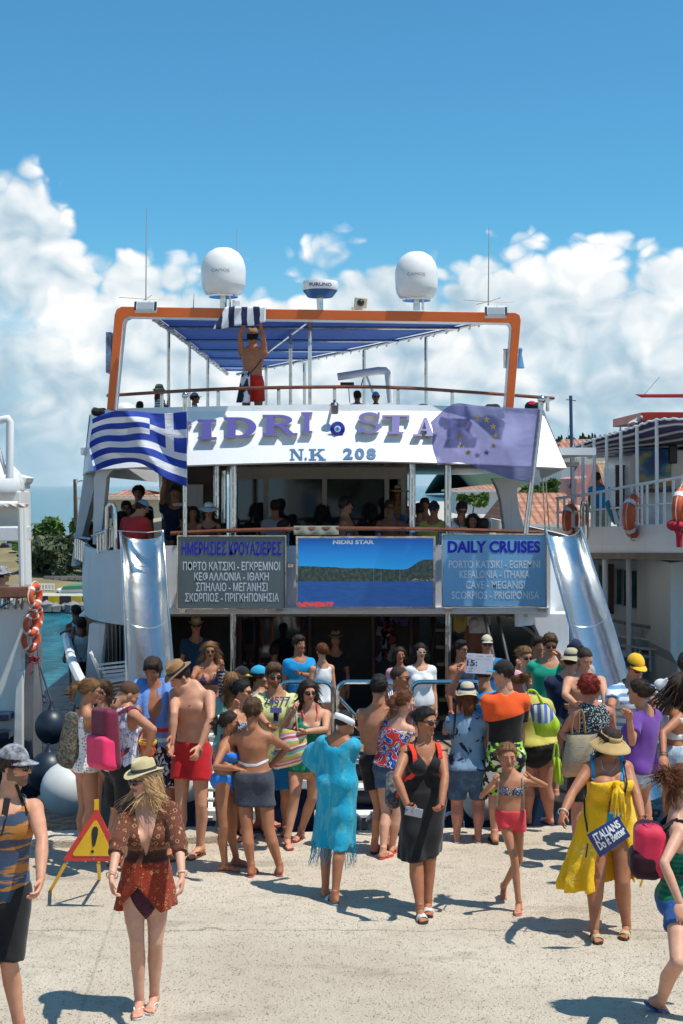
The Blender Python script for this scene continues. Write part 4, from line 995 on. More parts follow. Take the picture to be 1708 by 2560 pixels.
mb = MB(); mb.quad((-1.7, 24.56, .4), (-.6, 24.56, .4), (-.6, 24.56, 1.4), (-1.7, 24.56, 1.4)); mb.build('door_glass', GLASS, fy)
g = random.Random(4)
for i in range(16):
 mb = MB(); x = .62+g.random()*.5; z = .5+g.random()*.8; mb.box((x, 24.45, z), (.07+.07*g.random(), .06, .09+.12*g.random()), Matrix.Rotation(g.random(), 3, 'Y')); mb.build('souvenir', plain('souv%d' % (i % 4), [(.3, .02, .03), (.25, .2, .3), (.4, .35, .3), (.08, .1, .3)][i % 4], .6), fy)
for i in range(8):
 mb = MB(); mb.box((1.95+.0*i, 23.9-.0-i*.24, 1.62-i*.25), (.85, .26, .05)); mb.build('stair_step', plain('stair_wood', (.26, .15, .08), .5, var=.2), fy)
for x in (1.5, 2.42):
 mb = MB(); mb.beam((x, 24.0, 1.70), (x, 22.1, -.25), .05, .22); mb.build('stair_stringer', STEELB, fy)
tubes('stair_handrail', [(W(1112, 1405, 21.6), W(1135, 1520, 20.4), .03), (W(1140, 1400, 21.8), W(1172, 1545, 20.4), .028), (W(1000, 1405, 23), W(990, 1500, 22.4), .025)], STEELB, .03)
def hullplan(side):
 return [Vector((side*x, y, 0)) for x, y in ((1.75, 17.35), (2.55, 17.5), (3.05, 18.2), (3.55, 19.6), (4.2, 22), (4.75, 25), (5.0, 30), (4.8, 40), (3.2, 50))]
for sd in (-1, 1):
 pl = hullplan(sd)
 if sd > 0: pl = [Vector(q) for q in ((1.75, 17.35, 0), (2.4, 17.5, 0), (2.8, 18.2, 0), (3.1, 19.6, 0), (3.3, 22, 0), (3.3, 25, 0), (3.15, 30, 0), (2.9, 40, 0), (2, 50, 0))]
 mb = MB()
 mb.sheet(lambda u, v: (lambda p: Vector((p.x*(1-.05*(1-v)), p.y+.1*(1-v), -1.25+(1.1+.42+.25*u+(.55*max(0, min(1, u*2-.1))))*v)))(stairs_interp(pl, u)), 40, 6, (-sd*.05, .03, 0)); mb.build('hull_side', DARKHULL if sd < 0 else NAVY, fy, smooth=True)
 mb = MB(); mb.tube([(lambda p, u: Vector((p.x, p.y, -1.25+1.1+.42+.25*u+.55*max(0, min(1, u*2-.1)))))(stairs_interp(pl, u), u) for u in np.linspace(.0, 1, 34)], .075, 8); mb.build('gunwale', WHITE, fy, smooth=True)
for a_, b_ in (((-1.8, 17.4, -1.3), (-.15, 17.5, -.22)), ((1.0, 17.4, -1.3), (1.8, 17.5, -.22)), ((-.15, 18.2, -1.3), (1.0, 18.3, -.36))): mb = MB(); mb.box2(a_, b_); mb.build('transom_panel', NAVY, fy)
for a_, b_ in (((-1.9, 17.36, -.22), (-.15, 18.5, -.1)), ((1.0, 17.36, -.22), (1.9, 18.5, -.1))): mb = MB(); mb.box2(a_, b_); mb.build('stern_platform', WHITE, fy, bevel=.015)
for i in range(4):
 z = .10-i*.27; mb = MB(); mb.box((.35, 17.55-i*.26, z), (1.35, .26, .04)); mb.build('boarding_step', CREAM, fy, bevel=.008)
 mb = MB(); mb.box((.35, 17.67-i*.26, z-.15), (1.33, .02, .25)); mb.build('step_riser', NAVY, fy)
tubes('step_rail', [(W(822, 1888, 15.6), W(790, 1885, 15.7), .022)], STEEL, .02)
def hoop(name, x0, x1, y, z0, z1, r=.028, rr=.12, mat=STEEL, par=None, mids=()):
 mb = MB(); P_ = [(x0, y, z0), (x0, y, z1-rr)]+[(x0+rr-rr*math.cos(a), y, z1-rr+rr*math.sin(a)) for a in np.linspace(.2, math.pi/2, 5)]+[(x1-rr+rr*math.sin(a), y, z1-rr+rr*math.cos(a)) for a in np.linspace(0, math.pi/2, 6)]+[(x1, y, z0)]
 mb.tube(P_, r, 8); mb.build(name, mat, par or fy, smooth=True)
 for z in mids: mb = MB(); mb.tube([(x0, y, z), (x1, y, z)], r*.7, 6); mb.build('gate_bar', mat, par or fy, smooth=True)
hx = lambda x: W(x, 1600, 17.4).x
hoop('stern_gate', hx(640), hx(764), 17.4, -.1, W(0, 1565, 17.4).z); hoop('stern_gate', hx(775), hx(920), 17.4, -.1, W(0, 1565, 17.4).z); hoop('stern_gate', hx(944), hx(1110), 17.4, -.1, W(0, 1565, 17.4).z, mids=(.2,))
hoop('stern_gate', hx(250), hx(400), 17.9, -.1, W(0, 1590, 17.9).z)
tubes('gate_brace', [((hx(778), 17.4, .9), (hx(915), 17.4, .1), .022), ((hx(650), 17.4, .3), (hx(760), 17.4, .3), .02)], STEEL, .02)
mb = MB(); cx = hx(840); mb.tube([Vector((cx+.27*math.cos(a), 17.38, .42+.27*math.sin(a))) for a in np.linspace(0, 6.283, 24, endpoint=False)], .014, 6, closed=True)
for a in np.linspace(0, math.pi, 4, endpoint=False): mb.tube([(cx-.27*math.cos(a), 17.38, .42-.27*math.sin(a)), (cx+.27*math.cos(a), 17.38, .42+.27*math.sin(a))], .009, 5)
mb.build('steering_wheel_ornament', STEEL, fy, smooth=True)
for x0, x1 in ((760, 826), (845, 872), (1015, 1060)):
 hoop('quay_fender_hoop', W(x0, 1890, 15.2).x, W(x1, 1890, 15.2).x, 15.2, -.6, W(0, 1868, 15.2).z, .03, .1)
for i in range(7):
 x = 240+i*9; tubes('railing_bar', [(W(x, 1425, 22.5), W(x, 1545+i*3, 22.5), .018)], STEELB, .018)
RC = [W(392, 1224, 21.45), W(560, 1217, 21.3), W(768, 1213, 21.25), W(1000, 1215, 21.3), W(1210, 1221, 21.45), W(1252, 1224, 21.5)]
mb = MB(); mb.tube([stairs_interp(RC, u) for u in np.linspace(0, 1, 24)], .03, 8); mb.build('wooden_handrail', WOODR, fy, smooth=True)
for x in (412, 455, 535, 590, 660, 735, 800, 870, 943, 1010, 1085, 1170, 1235):
 p = W(x, 1222, 21.4); mb = MB(); mb.tube([p, Vector((p.x, 21.46, 2.56))], .026, 8); mb.build('stanchion', STEEL, fy, smooth=True)
for x0, y0, x1, y1, n, Y in ((172, 1272, 207, 1290, 7, 23.0), (222, 1262, 262, 1246, 6, 22.0)):
 for i in range(n):
  u = (i+.5)/n; x = x0+(x1-x0)*u; y = y0+(y1-y0)*u; mb = MB(); mb.tube([W(x, y-(40 if Y > 22.5 else 38), Y), W(x, y+8, Y)], .026, 6); mb.build('railing_bar', STEEL, fy, smooth=True)
tubes('side_rail', [(W(170, 1233, 23), W(208, 1237, 23), .03), (W(218, 1228, 22), W(262, 1210, 22), .03)], STEEL, .03)
mb = MB(); mb.tube([W(245, 1262, 21.5), W(247, 1165, 21.5), W(252, 1157, 21.5), W(260, 1157, 21.5), W(264, 1165, 21.5), W(266, 1262, 21.5)], .035, 8); mb.build('boarding_hoop', STEEL, fy, smooth=True)
RU = [W(246, 908, 22.5), W(505, 893, 22.05), W(768, 888, 21.95), W(920, 890, 22.0), W(1050, 898, 22.2), W(1270, 914, 22.8)]
mb = MB(); mb.tube([stairs_interp(RU, u) for u in np.linspace(0, 1, 28)], .027, 8); mb.build('upper_handrail', WOODR, fy, smooth=True)
for x, y in ((252, 905), (372, 899), (501, 892), (640, 889), (768, 888), (914, 890), (1038, 897), (1163, 906), (1257, 912)):
 p = W(x, y, 22.05+abs(x-768)**2*2.2e-6); mb = MB(); mb.tube([p, p-Vector((0, 0, W(0, y, 22).z-W(0, 945, 22).z))], .028, 8); mb.build('upper_stanchion', STEEL, fy, smooth=True)
tubes('upper_handrail', [(W(1270, 914, 22.8), W(1215, 935, 24.8), .027)], WOODR, .02)
AY = 21.85
out = [W(245, 940, AY), W(263, 722, AY), W(268, 709, AY), W(279, 703, AY), W(720, 710.5, AY), W(1183, 717, AY), W(1193, 722, AY), W(1196, 735, AY), W(1179, 938, AY)]
inn = [W(263, 940, AY), W(283, 740, AY), W(287, 731, AY), W(296, 726.5, AY), W(720, 734, AY), W(1166, 741, AY), W(1172, 745, AY), W(1174, 752, AY), W(1160, 938, AY)]
n = len(out); mb = MB()
vs_ = out+inn+[p+Vector((0, .34, 0)) for p in out]+[p+Vector((0, .34, 0)) for p in inn]
for i in range(n-1):
 mb.mat(0); mb.f.append((i, i+1, n+i+1, n+i)); mb.m.append(0); mb.f.append((2*n+i+1, 2*n+i, 3*n+i, 3*n+i+1)); mb.m.append(0)
 mb.f.append((i+1, i, 2*n+i, 2*n+i+1)); mb.m.append(1); mb.f.append((n+i, n+i+1, 3*n+i+1, 3*n+i)); mb.m.append(1)
mb.v = [tuple(p) for p in vs_]; mb.build('orange_arch', [ORANGE, WHITE], fy, bevel=.012)
ZC = 6.125
cl = lambda y: (ZC-CAMZ)*FS/(1112.6-y)
def cpt(x, y): return W(x, y, cl(y))
CL = [(352, 729), (410, 770), (470, 817), (523, 858)]; CR = [(1112, 741), (880, 790), (706, 826), (545, 859)]
ip = lambda L_, y: next((a[0]+(b_[0]-a[0])*(y-a[1])/(b_[1]-a[1]) for a, b_ in zip(L_[:-1], L_[1:]) if a[1] <= y <= b_[1]), L_[0][0] if y < L_[0][1] else L_[-1][0])
mb = MB(); mb.sheet(lambda u, v: (lambda y: cpt(ip(CL, y)+(ip(CR, y)-ip(CL, y))*u, y)+Vector((0, 0, .05+.0*math.sin(u*9))))(731+(857-731)*v), 16, 12, (0, 0, .03)); mb.build('blue_canopy', BLUEF, fy)
for y in (752, 781, 804, 823, 842):
 mb = MB(); mb.tube([cpt(ip(CL, y), y), cpt(ip(CR, y), y+1)], .028, 8); mb.build('canopy_beam', STEEL, fy, smooth=True)
for L_ in (CL, CR):
 mb = MB(); mb.tube([cpt(*p) for p in L_], .035, 8); mb.build('canopy_edge_tube', STEEL, fy, smooth=True)
 Q = [cpt(*p) for p in L_]; N_ = 90; mb = MB()
 pp = [stairs_interp(Q, i/N_)+Vector((.035*math.cos(i*1.9), .0, .035*math.sin(i*1.9)-.02)) for i in range(N_+1)]; mb.tube(pp, .013, 5); mb.build('canopy_lacing', plain('white_cord', (.75, .74, .72), .8), fy, smooth=True)
tubes('canopy_strut', [(cpt(703, 741), cpt(603, 817), .026)], STEEL, .02)
for x, y, yb in ((387, 755, 925), (435, 790, 925), (477, 820, 926), (611, 838, 925), (667, 765, 922), (711.5, 735, 922), (699, 830, 922), (836, 800, 924), (978, 770, 926)):
 yy = cl(y) if y < 850 else 30; p = W(x, y, yy); mb = MB(); mb.tube([p, (p.x, p.y, 4.1)], .029 if y < 800 else .034, 8); mb.build('canopy_post', STEEL, fy, smooth=True)
RADW = plain('radome_white', (.80, .78, .74), .38, var=.03)
def radome(x, yt, yb, w, Y=22.0):
 c = W(x, yb, Y); r = w/2*Y/FS; H = (yb-yt)*Y/FS; mb = MB()
 mb.lathe(c, [(r*.62, 0), (r*.80, .02), (r*.90, H*.10), (r*.965, H*.20), (r*.975, H*.21), (r*.985, H*.35), (r*1.0, H*.50), (r*.98, H*.60), (r*.88, H*.76), (r*.68, H*.89), (r*.38, H*.975), (.001, H)], 36); mb.build('radome', RADW, fy, smooth='all')
 mb = MB(); mb.lathe(c-Vector((0, 0, .03)), [(.001, 0), (r*.66, 0), (r*.66, .03)], 24); mb.tube([c-Vector((0, 0, .02)), W(x, 712, Y)], .055, 12); mb.tube([c+Vector((.10, 0, -.02)), W(x, 712, Y)+Vector((.10, 0, 0))], .02, 8); mb.build('radome_pedestal', STEEL, fy, smooth=True)
 for k, (tx, hh, ww) in enumerate((('CAMOS', .045, .28),)):
  for a, sg in ((0, 1),):
   V, F = text_np(tx, 1, 1); V = V-V.mean(0); V[:, 0] *= ww/np.ptp(V[:, 0]); V[:, 1] *= hh/np.ptp(V[:, 1])
   mb = MB(); mb.add([Vector((c.x+math.sin(p[0]/r)*(r*1.0+.003), c.y-math.cos(p[0]/r)*(r*1.0+.003), c.z+H*.46+p[1])) for p in V], F); mb.build('radome_lettering', plain('grey_print', (.22, .21, .22), .5), fy)
radome(513, 568, 678, 103); radome(956, 577, 686, 99)
c = W(735, 676, 22); r = 41*22/FS; mb = MB(); mb.lathe(c, [(.03, -.06), (r*.70, -.04), (r*.92, .04), (r*.97, .06)], 32); mb.build('radar_base', plain('radar_blue', (.02, .10, .26), .35), fy, smooth=True)
mb = MB(); mb.lathe(c, [(r*.97, .06), (r, .075), (r, .16), (r*.96, .20), (r*.6, .215), (.001, .22)], 32); mb.build('radar_dome', RADW, fy, smooth=True)
mb = MB(); mb.tube([c-Vector((0, 0, .04)), W(735, 712, 22)], .05, 12); mb.tube([c-Vector((.04, 0, .04)), W(731, 712, 22)], .02, 8); mb.build('radar_pedestal', STEEL, fy, smooth=True)
V, F = text_np('FURUNO', 1, 1, bold=.02); V -= V.mean(0); V[:, 0] *= .36/np.ptp(V[:, 0]); V[:, 1] *= .055/np.ptp(V[:, 1]); mb = MB(); mb.add([Vector((c.x+math.sin(p[0]/r)*(r+.004), c.y-math.cos(p[0]/r)*(r+.004), c.z+.12+p[1])) for p in V], F); mb.build('radar_lettering', plain('navy_print', (.01, .05, .20), .5), fy)
c = W(828, 695, 21.95); mb = MB(); rot = Matrix.Rotation(R(6), 3, 'Y'); mb.box(c, (.20, .05, .16), rot); mb.build('loudspeaker_horn', plain('beige_plastic', (.55, .46, .32), .5), fy, bevel=.015)
mb = MB(); mb.lathe(c-Vector((0, .03, 0)), [(.055, 0), (.045, -.0), (.02, .05)], 14, rot=Matrix.Rotation(R(90), 3, 'X')); mb.sphere(c-Vector((0, .04, 0)), .045, 12); mb.build('horn_mouth', BLACK, fy, smooth=True)
mb = MB(); mb.box(W(820, 708, 21.95), (.18, .05, .04)); mb.build('horn_bracket', plain('beige_plastic', (1, 1, 1)), fy)
def floodlight(x, y, w):
 c = W(x, y, 21.65); rot = Matrix.Rotation(R(-22), 3, 'X'); mb = MB(); d = w*21.65/FS
 mb.box(c, (d, .10, .17), rot); fl = mb.build('floodlight', WHITE, fy, bevel=.012)
 mb = MB(); mb.box(c+rot @ Vector((0, -.052, -.01)), (d*.74, .006, .115), rot); mb.build('lamp_glass', plain('lamp_lens', (.32, .36, .38), .12), fl)
 for s_ in (-1, 1): mb = MB(); mb.box(c+rot @ Vector((s_*d*.46, -.05, -.015)), (d*.1, .02, .14), rot); mb.build('lamp_side', BLACK, fl)
floodlight(335, 704, 50); floodlight(1138, 716, 50)
def whip(x, yt, yb, r=.008, spokes=True):
 a = W(x, yb, 22); b_ = W(x+1.5, yt, 22); mb = MB(); mb.tube([a, a.lerp(b_, .18), b_], [r*1.7, r*1.3, r*.7], 6); an = mb.build('antenna', plain('antenna_grey', (.40, .37, .33), .5), fy, smooth=True)
 if spokes:
  mb = MB()
  for k in range(4): an_ = .35+k*math.pi/2; mb.tube([a+Vector((0, 0, .09)), a+Vector((.42*math.cos(an_), .42*math.sin(an_), .10))], .005, 5)
  mb.build('antenna_radial', plain('antenna_brass', (.50, .30, .16), .4), fy, smooth=True)
whip(335, 478, 700); whip(1121, 522, 706); whip(543, 525, 600, .006, False); whip(444, 674, 708, .006, False)
mb = MB(); mb.box(W(543, 697, 21.9), (.12, .1, .10)); mb.build('junction_box', WHITE, fy, bevel=.01)
mb = MB(); mb.box2(W(243, 762, 21.9), Vector(W(255, 855, 21.9))+Vector((0, .5, 0))); mb.build('side_picture_board', plain('picture_print', (.22, .26, .36), .4, var=.7, vscale=9), fy)
mb = MB(); mb.lathe(W(1194, 845, 22.2), [(.07, 0), (.05, .10), (.028, .22), (.04, .3), (.001, .33)], 12); mb.build('blue_lantern', plain('lantern_blue', (.12, .28, .50), .3), fy, smooth=True)
mb = MB(); mb.lathe(W(1160, 845, 22.2), [(.03, 0), (.03, .28), (.04, .3)], 10); mb.build('steel_lantern', STEEL, fy, smooth=True)
mb = MB(); Yk = 26
pts = [W(775, 865, Yk), W(868, 851, Yk), W(884, 851, Yk), W(892, 858, Yk), W(896, 925, Yk)]
mb.tube(pts, [.07, .075, .075, .075, .05], 10); mb.tube([W(840, 858, Yk), W(865, 925, Yk)], .022, 6); mb.build('mast_arch', WHITE, fy, smooth=True)
mb = MB(); mb.box(W(797, 882, Yk), (.25, .1, .07)); mb.box(W(792, 888, Yk), (.12, .1, .05)); mb.tube([W(800, 885, Yk), W(803, 925, Yk)], .008, 5); mb.tube([W(833, 870, Yk), W(828, 890, Yk)], .01, 5); mb.build('camera_box', BLACK, fy)
for x, y, w_ in ((286, 944, 58), (972, 942, 44)):
 mb = MB(); mb.sphere(W(x, y, 24.2), w_*24.2/FS/2, 20, (1, 1, .72)); mb.build('raft_canister', plain('canister_white', (.74, .70, .60), .4), fy, smooth=True)
c = W(768, 935, 21.6); mb = MB(); mb.lathe(c-Vector((0, 0, .1)), [(.05, 0), (.062, .02), (.062, .12), (.07, .13), (.05, .17), (.001, .18)], 14); mb.tube([c+Vector((0, 0, .0)), c+Vector((0, .3, .12))], .02, 6); mb.build('fascia_lamp', STEELB, fy, smooth=True)
def seg(pts): return pts
def slab_letter(ch):
 """outlines in a unit box: list of polygons"""
 S_ = .10; W_ = .22
 q = lambda x0, y0, x1, y1: [(x0, y0), (x1, y0), (x1, y1), (x0, y1)]
 def arcband(cx, cy, rx, ry, tx, ty, a0, a1, n=14):
  o = [(cx+rx*math.cos(R(a)), cy+ry*math.sin(R(a))) for a in np.linspace(a0, a1, n)]; i_ = [(cx+(rx-tx)*math.cos(R(a)), cy+(ry-ty)*math.sin(R(a))) for a in np.linspace(a1, a0, n)]
  return [[o[k], o[k+1], i_[n-2-k], i_[n-1-k]] for k in range(n-1)]
 if ch == 'I': return [q(.32, 0, .68, 1), q(.12, 0, .88, S_), q(.12, 1-S_, .88, 1)], .55
 if ch == 'N': return [q(.12, 0, .24, 1), q(.78, 0, .90, 1), [(.10, 1), (.34, 1), (.90, 0), (.72, 0)], q(0, 0, .36, S_), q(.0, 1-S_, .30, 1), q(.64, 1-S_, 1.02, 1)], 1.05
 if ch == 'D': return [q(.12, 0, .36, 1), q(0, 0, .5, S_), q(0, 1-S_, .5, 1)]+arcband(.48, .5, .52, .5, .24, .11, -90, 90), 1.0
 if ch == 'R': return [q(.12, 0, .36, 1), q(0, 0, .48, S_), q(0, 1-S_, .5, 1), q(.3, .44, .55, .54)]+arcband(.5, .73, .42, .27, .21, .10, -90, 90)+[[(.44, .5), (.66, .5), (.96, .08), (.74, .08)], q(.72, 0, 1.08, S_)], 1.0
 if ch == 'S': return arcband(.5, .73, .42, .27, .17, .10, 20, 270)+arcband(.5, .28, .44, .28, .17, .10, -160, 90)+[[(.12, .02), (.2, .02), (.2, .33), (.08, .33)], [(.80, .68), (.9, .68), (.9, 1.0), (.82, 1.0)]], .9
 if ch == 'T': return [q(.36, 0, .64, 1), q(.2, 0, .8, S_), q(.0, 1-S_, 1, 1), [(0, .68), (.09, .74), (.09, 1), (0, 1)], [(1, .68), (.91, .74), (.91, 1), (1, 1)]], .95
 if ch == 'A': return [[(.14, 0), (.26, 0), (.52, .86), (.45, 1)], [(.62, 0), (.90, 0), (.58, 1), (.45, 1)], q(.28, .28, .70, .37), q(0, 0, .38, S_), q(.54, 0, 1.02, S_)], 1.0
def board_pt(x, y, out_=0):
 """point of the fascia seen near image (x,y) in display units"""
 best = None
 for k in range(9):
  u = (k)/8
 lo, hi = 0, 1
 for _ in range(30):
  md = (lo+hi)/2; p = stairs_interp(BOTB, md).lerp(stairs_interp(TOPB, md), .5); xx = 784+p.x*FS/p.y
  lo, hi = (md, hi) if xx < x else (lo, md)
 a, b_ = stairs_interp(BOTB, lo), stairs_interp(TOPB, lo); ya = 1112.6-(a.z-CAMZ)*FS/a.y; yb = 1112.6-(b_.z-CAMZ)*FS/b_.y
 v = (y-ya)/(yb-ya); nrm_ = Vector((0, -(b_.z-a.z), (b_.y-a.y))).normalized()
 return a.lerp(b_, v)+nrm_*out_
LET = [('N', 372, 441, 1, 972, 1019), ('I', 449, 506, 1, 967, 1012), ('D', 516, 590, 1, 962, 1008), ('R', 604, 678, 1, 956, 1003), ('I', 688, 722, 1, 950, 998), ('S', 818, 876, 1, 950, 999), ('T', 876, 938, 1, 957, 1000), ('A', 947, 1000, 1, 963, 1005), ('R', 1025, 1090, 1, 965, 1012)]
SILV = steel('letter_side_metal', (.75, .74, .72), .25)
for ch, x0, x1, _, yt, yb in LET:
 polys, asp = slab_letter(ch); mb = MB()
 for pg in polys:
  f3 = [board_pt(x0+(x1-x0)*px_/1.0, yb+(yt-yb)*py_, 0) for px_, py_ in pg]
  a_ = sum((pg[i][0]*pg[(i+1) % len(pg)][1]-pg[(i+1) % len(pg)][0]*pg[i][1]) for i in range(len(pg)))
  if a_ < 0: f3 = f3[::-1]
  n0 = len(mb.f); up_ = Vector((0, -.14, .02)); mb.mat(1); mb.prism(f3, (0, -.03, -.0), up_); mb.m[n0+1] = 0; mb.m[n0] = 1
 mb.build('letter', [BRONZE, SILV], board)
def board_text(txt, xc, yc, wpx, hpx, mat, name, out_=.012, bold=.02):
 V, F = text_np(txt, 1, 1, bold=bold); V -= [(V[:, 0].max()+V[:, 0].min())/2, (V[:, 1].max()+V[:, 1].min())/2, 0]; V[:, 0] *= wpx/np.ptp(V[:, 0]); V[:, 1] *= hpx/np.ptp(V[:, 1])
 mb = MB(); mb.add([board_pt(xc+p[0], yc-p[1], out_) for p in V], F); mb.build(name, mat, board)
REGB = plain('registration_blue', (.07, .15, .27), .3)
def serif(ch):
 base = {'N': 'N', 'K': 'K'}
 q = lambda x0, y0, x1, y1: [(x0, y0), (x1, y0), (x1, y1), (x0, y1)]
 if ch == 'K': return [q(.12, 0, .34, 1), q(0, 0, .46, .1), q(0, .9, .46, 1), [(.3, .45), (.42, .38), (.86, .92), (.72, .92)], [(.44, .55), (.62, .62), (1.0, .06), (.74, .06)], q(.56, .9, 1, 1), q(.62, 0, 1.08, .1)]
 return slab_letter('N')[0]
for ch, x0, x1 in (('N', 665, 697), ('K', 709, 746)):
 mb = MB()
 for pg in serif(ch):
  a_ = sum((pg[i][0]*pg[(i+1) % len(pg)][1]-pg[(i+1) % len(pg)][0]*pg[i][1]) for i in range(len(pg))); f3 = [board_pt(x0+(x1-x0)*a, 1057+(1032-1057)*b__, .01) for a, b__ in pg]; mb.add(f3 if a_ > 0 else f3[::-1], [tuple(range(len(f3)))])
 mb.build('registration_letter', REGB, board)
mb = MB(); mb.add([board_pt(702+3*math.cos(a), 1054-3*math.sin(a), .01) for a in np.linspace(0, 6.283, 10, endpoint=False)], [tuple(range(10))]); mb.build('registration_dot', REGB, board)
for ch, x in (('2', 799), ('0', 826), ('8', 853)): board_text(ch, x, 1043, 22, 25, REGB, 'registration_number', bold=.045)
c = board_pt(775, 991, .05); rotb = Matrix.Rotation(R(-90+25), 3, 'X')
for i, (r_, col) in enumerate(((.115, (.012, .012, .35)), (.05, (.75, .78, .8)), (.034, (.10, .45, .65)), (.013, (.02, .02, .03)))):
 mb = MB(); mb.lathe(c+Vector((0, -.012*i-.02, .0)), [(r_, 0), (r_*.97, .012), (.001, .018)], 24, rot=Matrix.Rotation(R(90), 3, 'X')); mb.build('eye_bead', plain('bead%d' % i, col, .12, coat=.6), board, smooth=True)
def sign(name, x0, y0, x1, y1, Y, mat, th=.05):
 a, b_ = W(x0, y1, Y), W(x1, y0, Y); mb = MB(); mb.box2((a.x, Y, a.z), (b_.x, Y+th, b_.z)); o = mb.build(name, mat, fy, bevel=.006); return o, a, b_
def frame_of(o, a, b_, Y, mat, w_=.035, th=.07, name='frame'):
 mb = MB(); mb.box2((a.x-w_, Y-.012, a.z-w_), (a.x, Y+th, b_.z+w_)); mb.box2((b_.x, Y-.012, a.z-w_), (b_.x+w_, Y+th, b_.z+w_)); mb.box2((a.x, Y-.012, b_.z), (b_.x, Y+th, b_.z+w_)); mb.box2((a.x, Y-.012, a.z-w_), (b_.x, Y+th, a.z)); return mb.build(name, mat, o)
YS = 21.15
GREYS = plain('sign_grey_reflection', (.105, .135, .135), .32, var=.10, vscale=1.5, spec=.6); LBLUE = plain('sign_light_blue_reflection', (.19, .42, .64), .35, var=.05, vscale=1.5)  # sign faces differ in tone by reflections painted into their colour
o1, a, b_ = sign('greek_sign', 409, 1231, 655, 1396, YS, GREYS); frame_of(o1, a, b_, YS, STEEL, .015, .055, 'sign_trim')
def tx(par, s_, x0, x1, yt, yb, mat, bold=.03, nm='lettering', Y=YS, **k):
 c = (W(x0, yb, Y-.004)+W(x1, yt, Y-.004))/2; M_ = Matrix.Translation(c) @ Matrix.Rotation(R(90), 4, 'X'); text_obj(nm, s_, (yb-yt)*Y/FS, (x1-x0)*Y/FS, M_, mat, par, 0, bold, **k)
tx(o1, 'ΗΜΕΡΗΣΙΕΣ ΚΡΟΥΑΖΙΕΡΕΣ', 417, 646, 1243, 1274, BLUEP, .022)
for s_, x0, x1, y in (('ΠΟΡΤΟ ΚΑΤΣΙΚΙ - ΕΓΚΡΕΜΝΟΙ', 420, 643, 1299), ('ΚΕΦΑΛΛΟΝΙΑ - ΙΘΑΚΗ', 446, 617, 1323), ('ΣΠΗΛΑΙΟ - ΜΕΓΑΝΗΣΙ', 450, 614, 1347), ('ΣΚΟΡΠΙΟΣ - ΠΡΙΓΚΗΠΟΝΗΣΙΑ', 425, 640, 1371)): tx(o1, s_, x0, x1, y-10, y+10, GREYP, .012)
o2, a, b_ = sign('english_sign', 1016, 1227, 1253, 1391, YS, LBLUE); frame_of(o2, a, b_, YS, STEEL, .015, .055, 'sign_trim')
tx(o2, 'DAILY CRUISES', 1028, 1240, 1241, 1269, BLUEP, .04)
LG = plain('pale_letter_paint', (.66, .72, .76), .5)
for s_, x0, x1, y in (('PORTO KATSIKI - EGREMNI', 1030, 1240, 1295), ('KEFALONIA - ITHAKA', 1055, 1216, 1318), ('CAVE - MEGANISI', 1069, 1205, 1342), ('SCORPIOS - PRIGIPONISA', 1037, 1238, 1366)): tx(o2, s_, x0, x1, y-9, y+9, LG, .014)
m, t, b = new_mat('screen_picture'); gx, gy, gz = t.sep(t.node('ShaderNodeTexCoord').outputs['Generated'])
tc = t.node('ShaderNodeTexCoord').outputs['Object']
skyg = t.ramp(gz, [(.5, (.012, .20, .42)), (.75, (.008, .13, .36)), (1, (.003, .05, .22))])
hill = t.math('ADD', t.math('ADD', .50, t.math('MULTIPLY', t.noise(t.comb(gx, 0, 0), 3.2, 6, .55), .10)), t.math('ADD', t.math('MULTIPLY', t.sstep(gx, .78, .95), .14), t.math('MULTIPLY', t.sstep(gx, .5, .05), .045)))
c = t.mix(t.sstep(t.math('SUBTRACT', hill, gz), -.004, .006), skyg, t.mix(t.sstep(t.noise(tc, 20, 5, .7), .4, .7), (.010, .022, .028), (.05, .065, .045)))
sea_ = t.mix(t.noise(t.vmath('MULTIPLY', tc, (2, 1, 22)), 4, 4), (.006, .028, .12), (.02, .075, .22)); c = t.mix(t.sstep(gz, .372, .362), c, sea_)
shore = t.math('MULTIPLY', t.math('MULTIPLY', t.sstep(gz, .36, .375), t.sstep(gz, .42, .395)), t.sstep(t.noise(t.vmath('MULTIPLY', tc, (1, 1, 1.5)), 22, 5, .8), t.math('SUBTRACT', .66, t.math('MULTIPLY', t.sstep(gx, .7, .9), .18)), .74)); c = t.mix(shore, c, (.50, .52, .56))
red = t.math('MULTIPLY', t.math('MULTIPLY', t.sstep(gx, .27, .25), t.sstep(gz, .075, .06)), t.sstep(t.noise(t.vmath('MULTIPLY', tc, (6, 1, 14)), 3, 4), .42, .5)); c = t.mix(red, c, (.45, .04, .02))
lines = t.sstep(t.math('FRACT', t.math('MULTIPLY', gz, 34)), .1, .35); c = t.mix(t.math('MULTIPLY', lines, .22), c, t.mix(1.0, c, (.6, .6, .6), 'MULTIPLY'))
t.set(b.inputs['Base Color'], c); b.inputs['Roughness'].default_value = .3
t.set(b.inputs['Emission Color'], c); b.inputs['Emission Strength'].default_value = .8; SCR = m
o3, a, b_ = sign('video_screen', 684, 1235, 995, 1392, YS, SCR); frame_of(o3, a, b_, YS, STEEL, .03, .09, 'screen_frame')
tx(o3, 'NIDRI STAR', 764, 859, 1239, 1249, plain('screen_text_white', (.7, .72, .74), .4), .05, 'screen_text')
for x, h_ in ((858, 34), (875, 24), (918, 26)):
 mb = MB(); mb.box2(W(x-.5, 1335-h_, YS-.003), W(x+.5, 1335, YS-.0035)); mb.build('pictured_mast', plain('mast_print', (.35, .4, .45), .5), o3)
for x0, x1, y in ((408, 655, 1402), (1016, 1254, 1398)):
 for x in (x0+12, x1-12): mb = MB(); mb.box(W(x, y, YS+.1), (.10, .3, .05)); mb.build('sign_bracket', STEEL, fy)
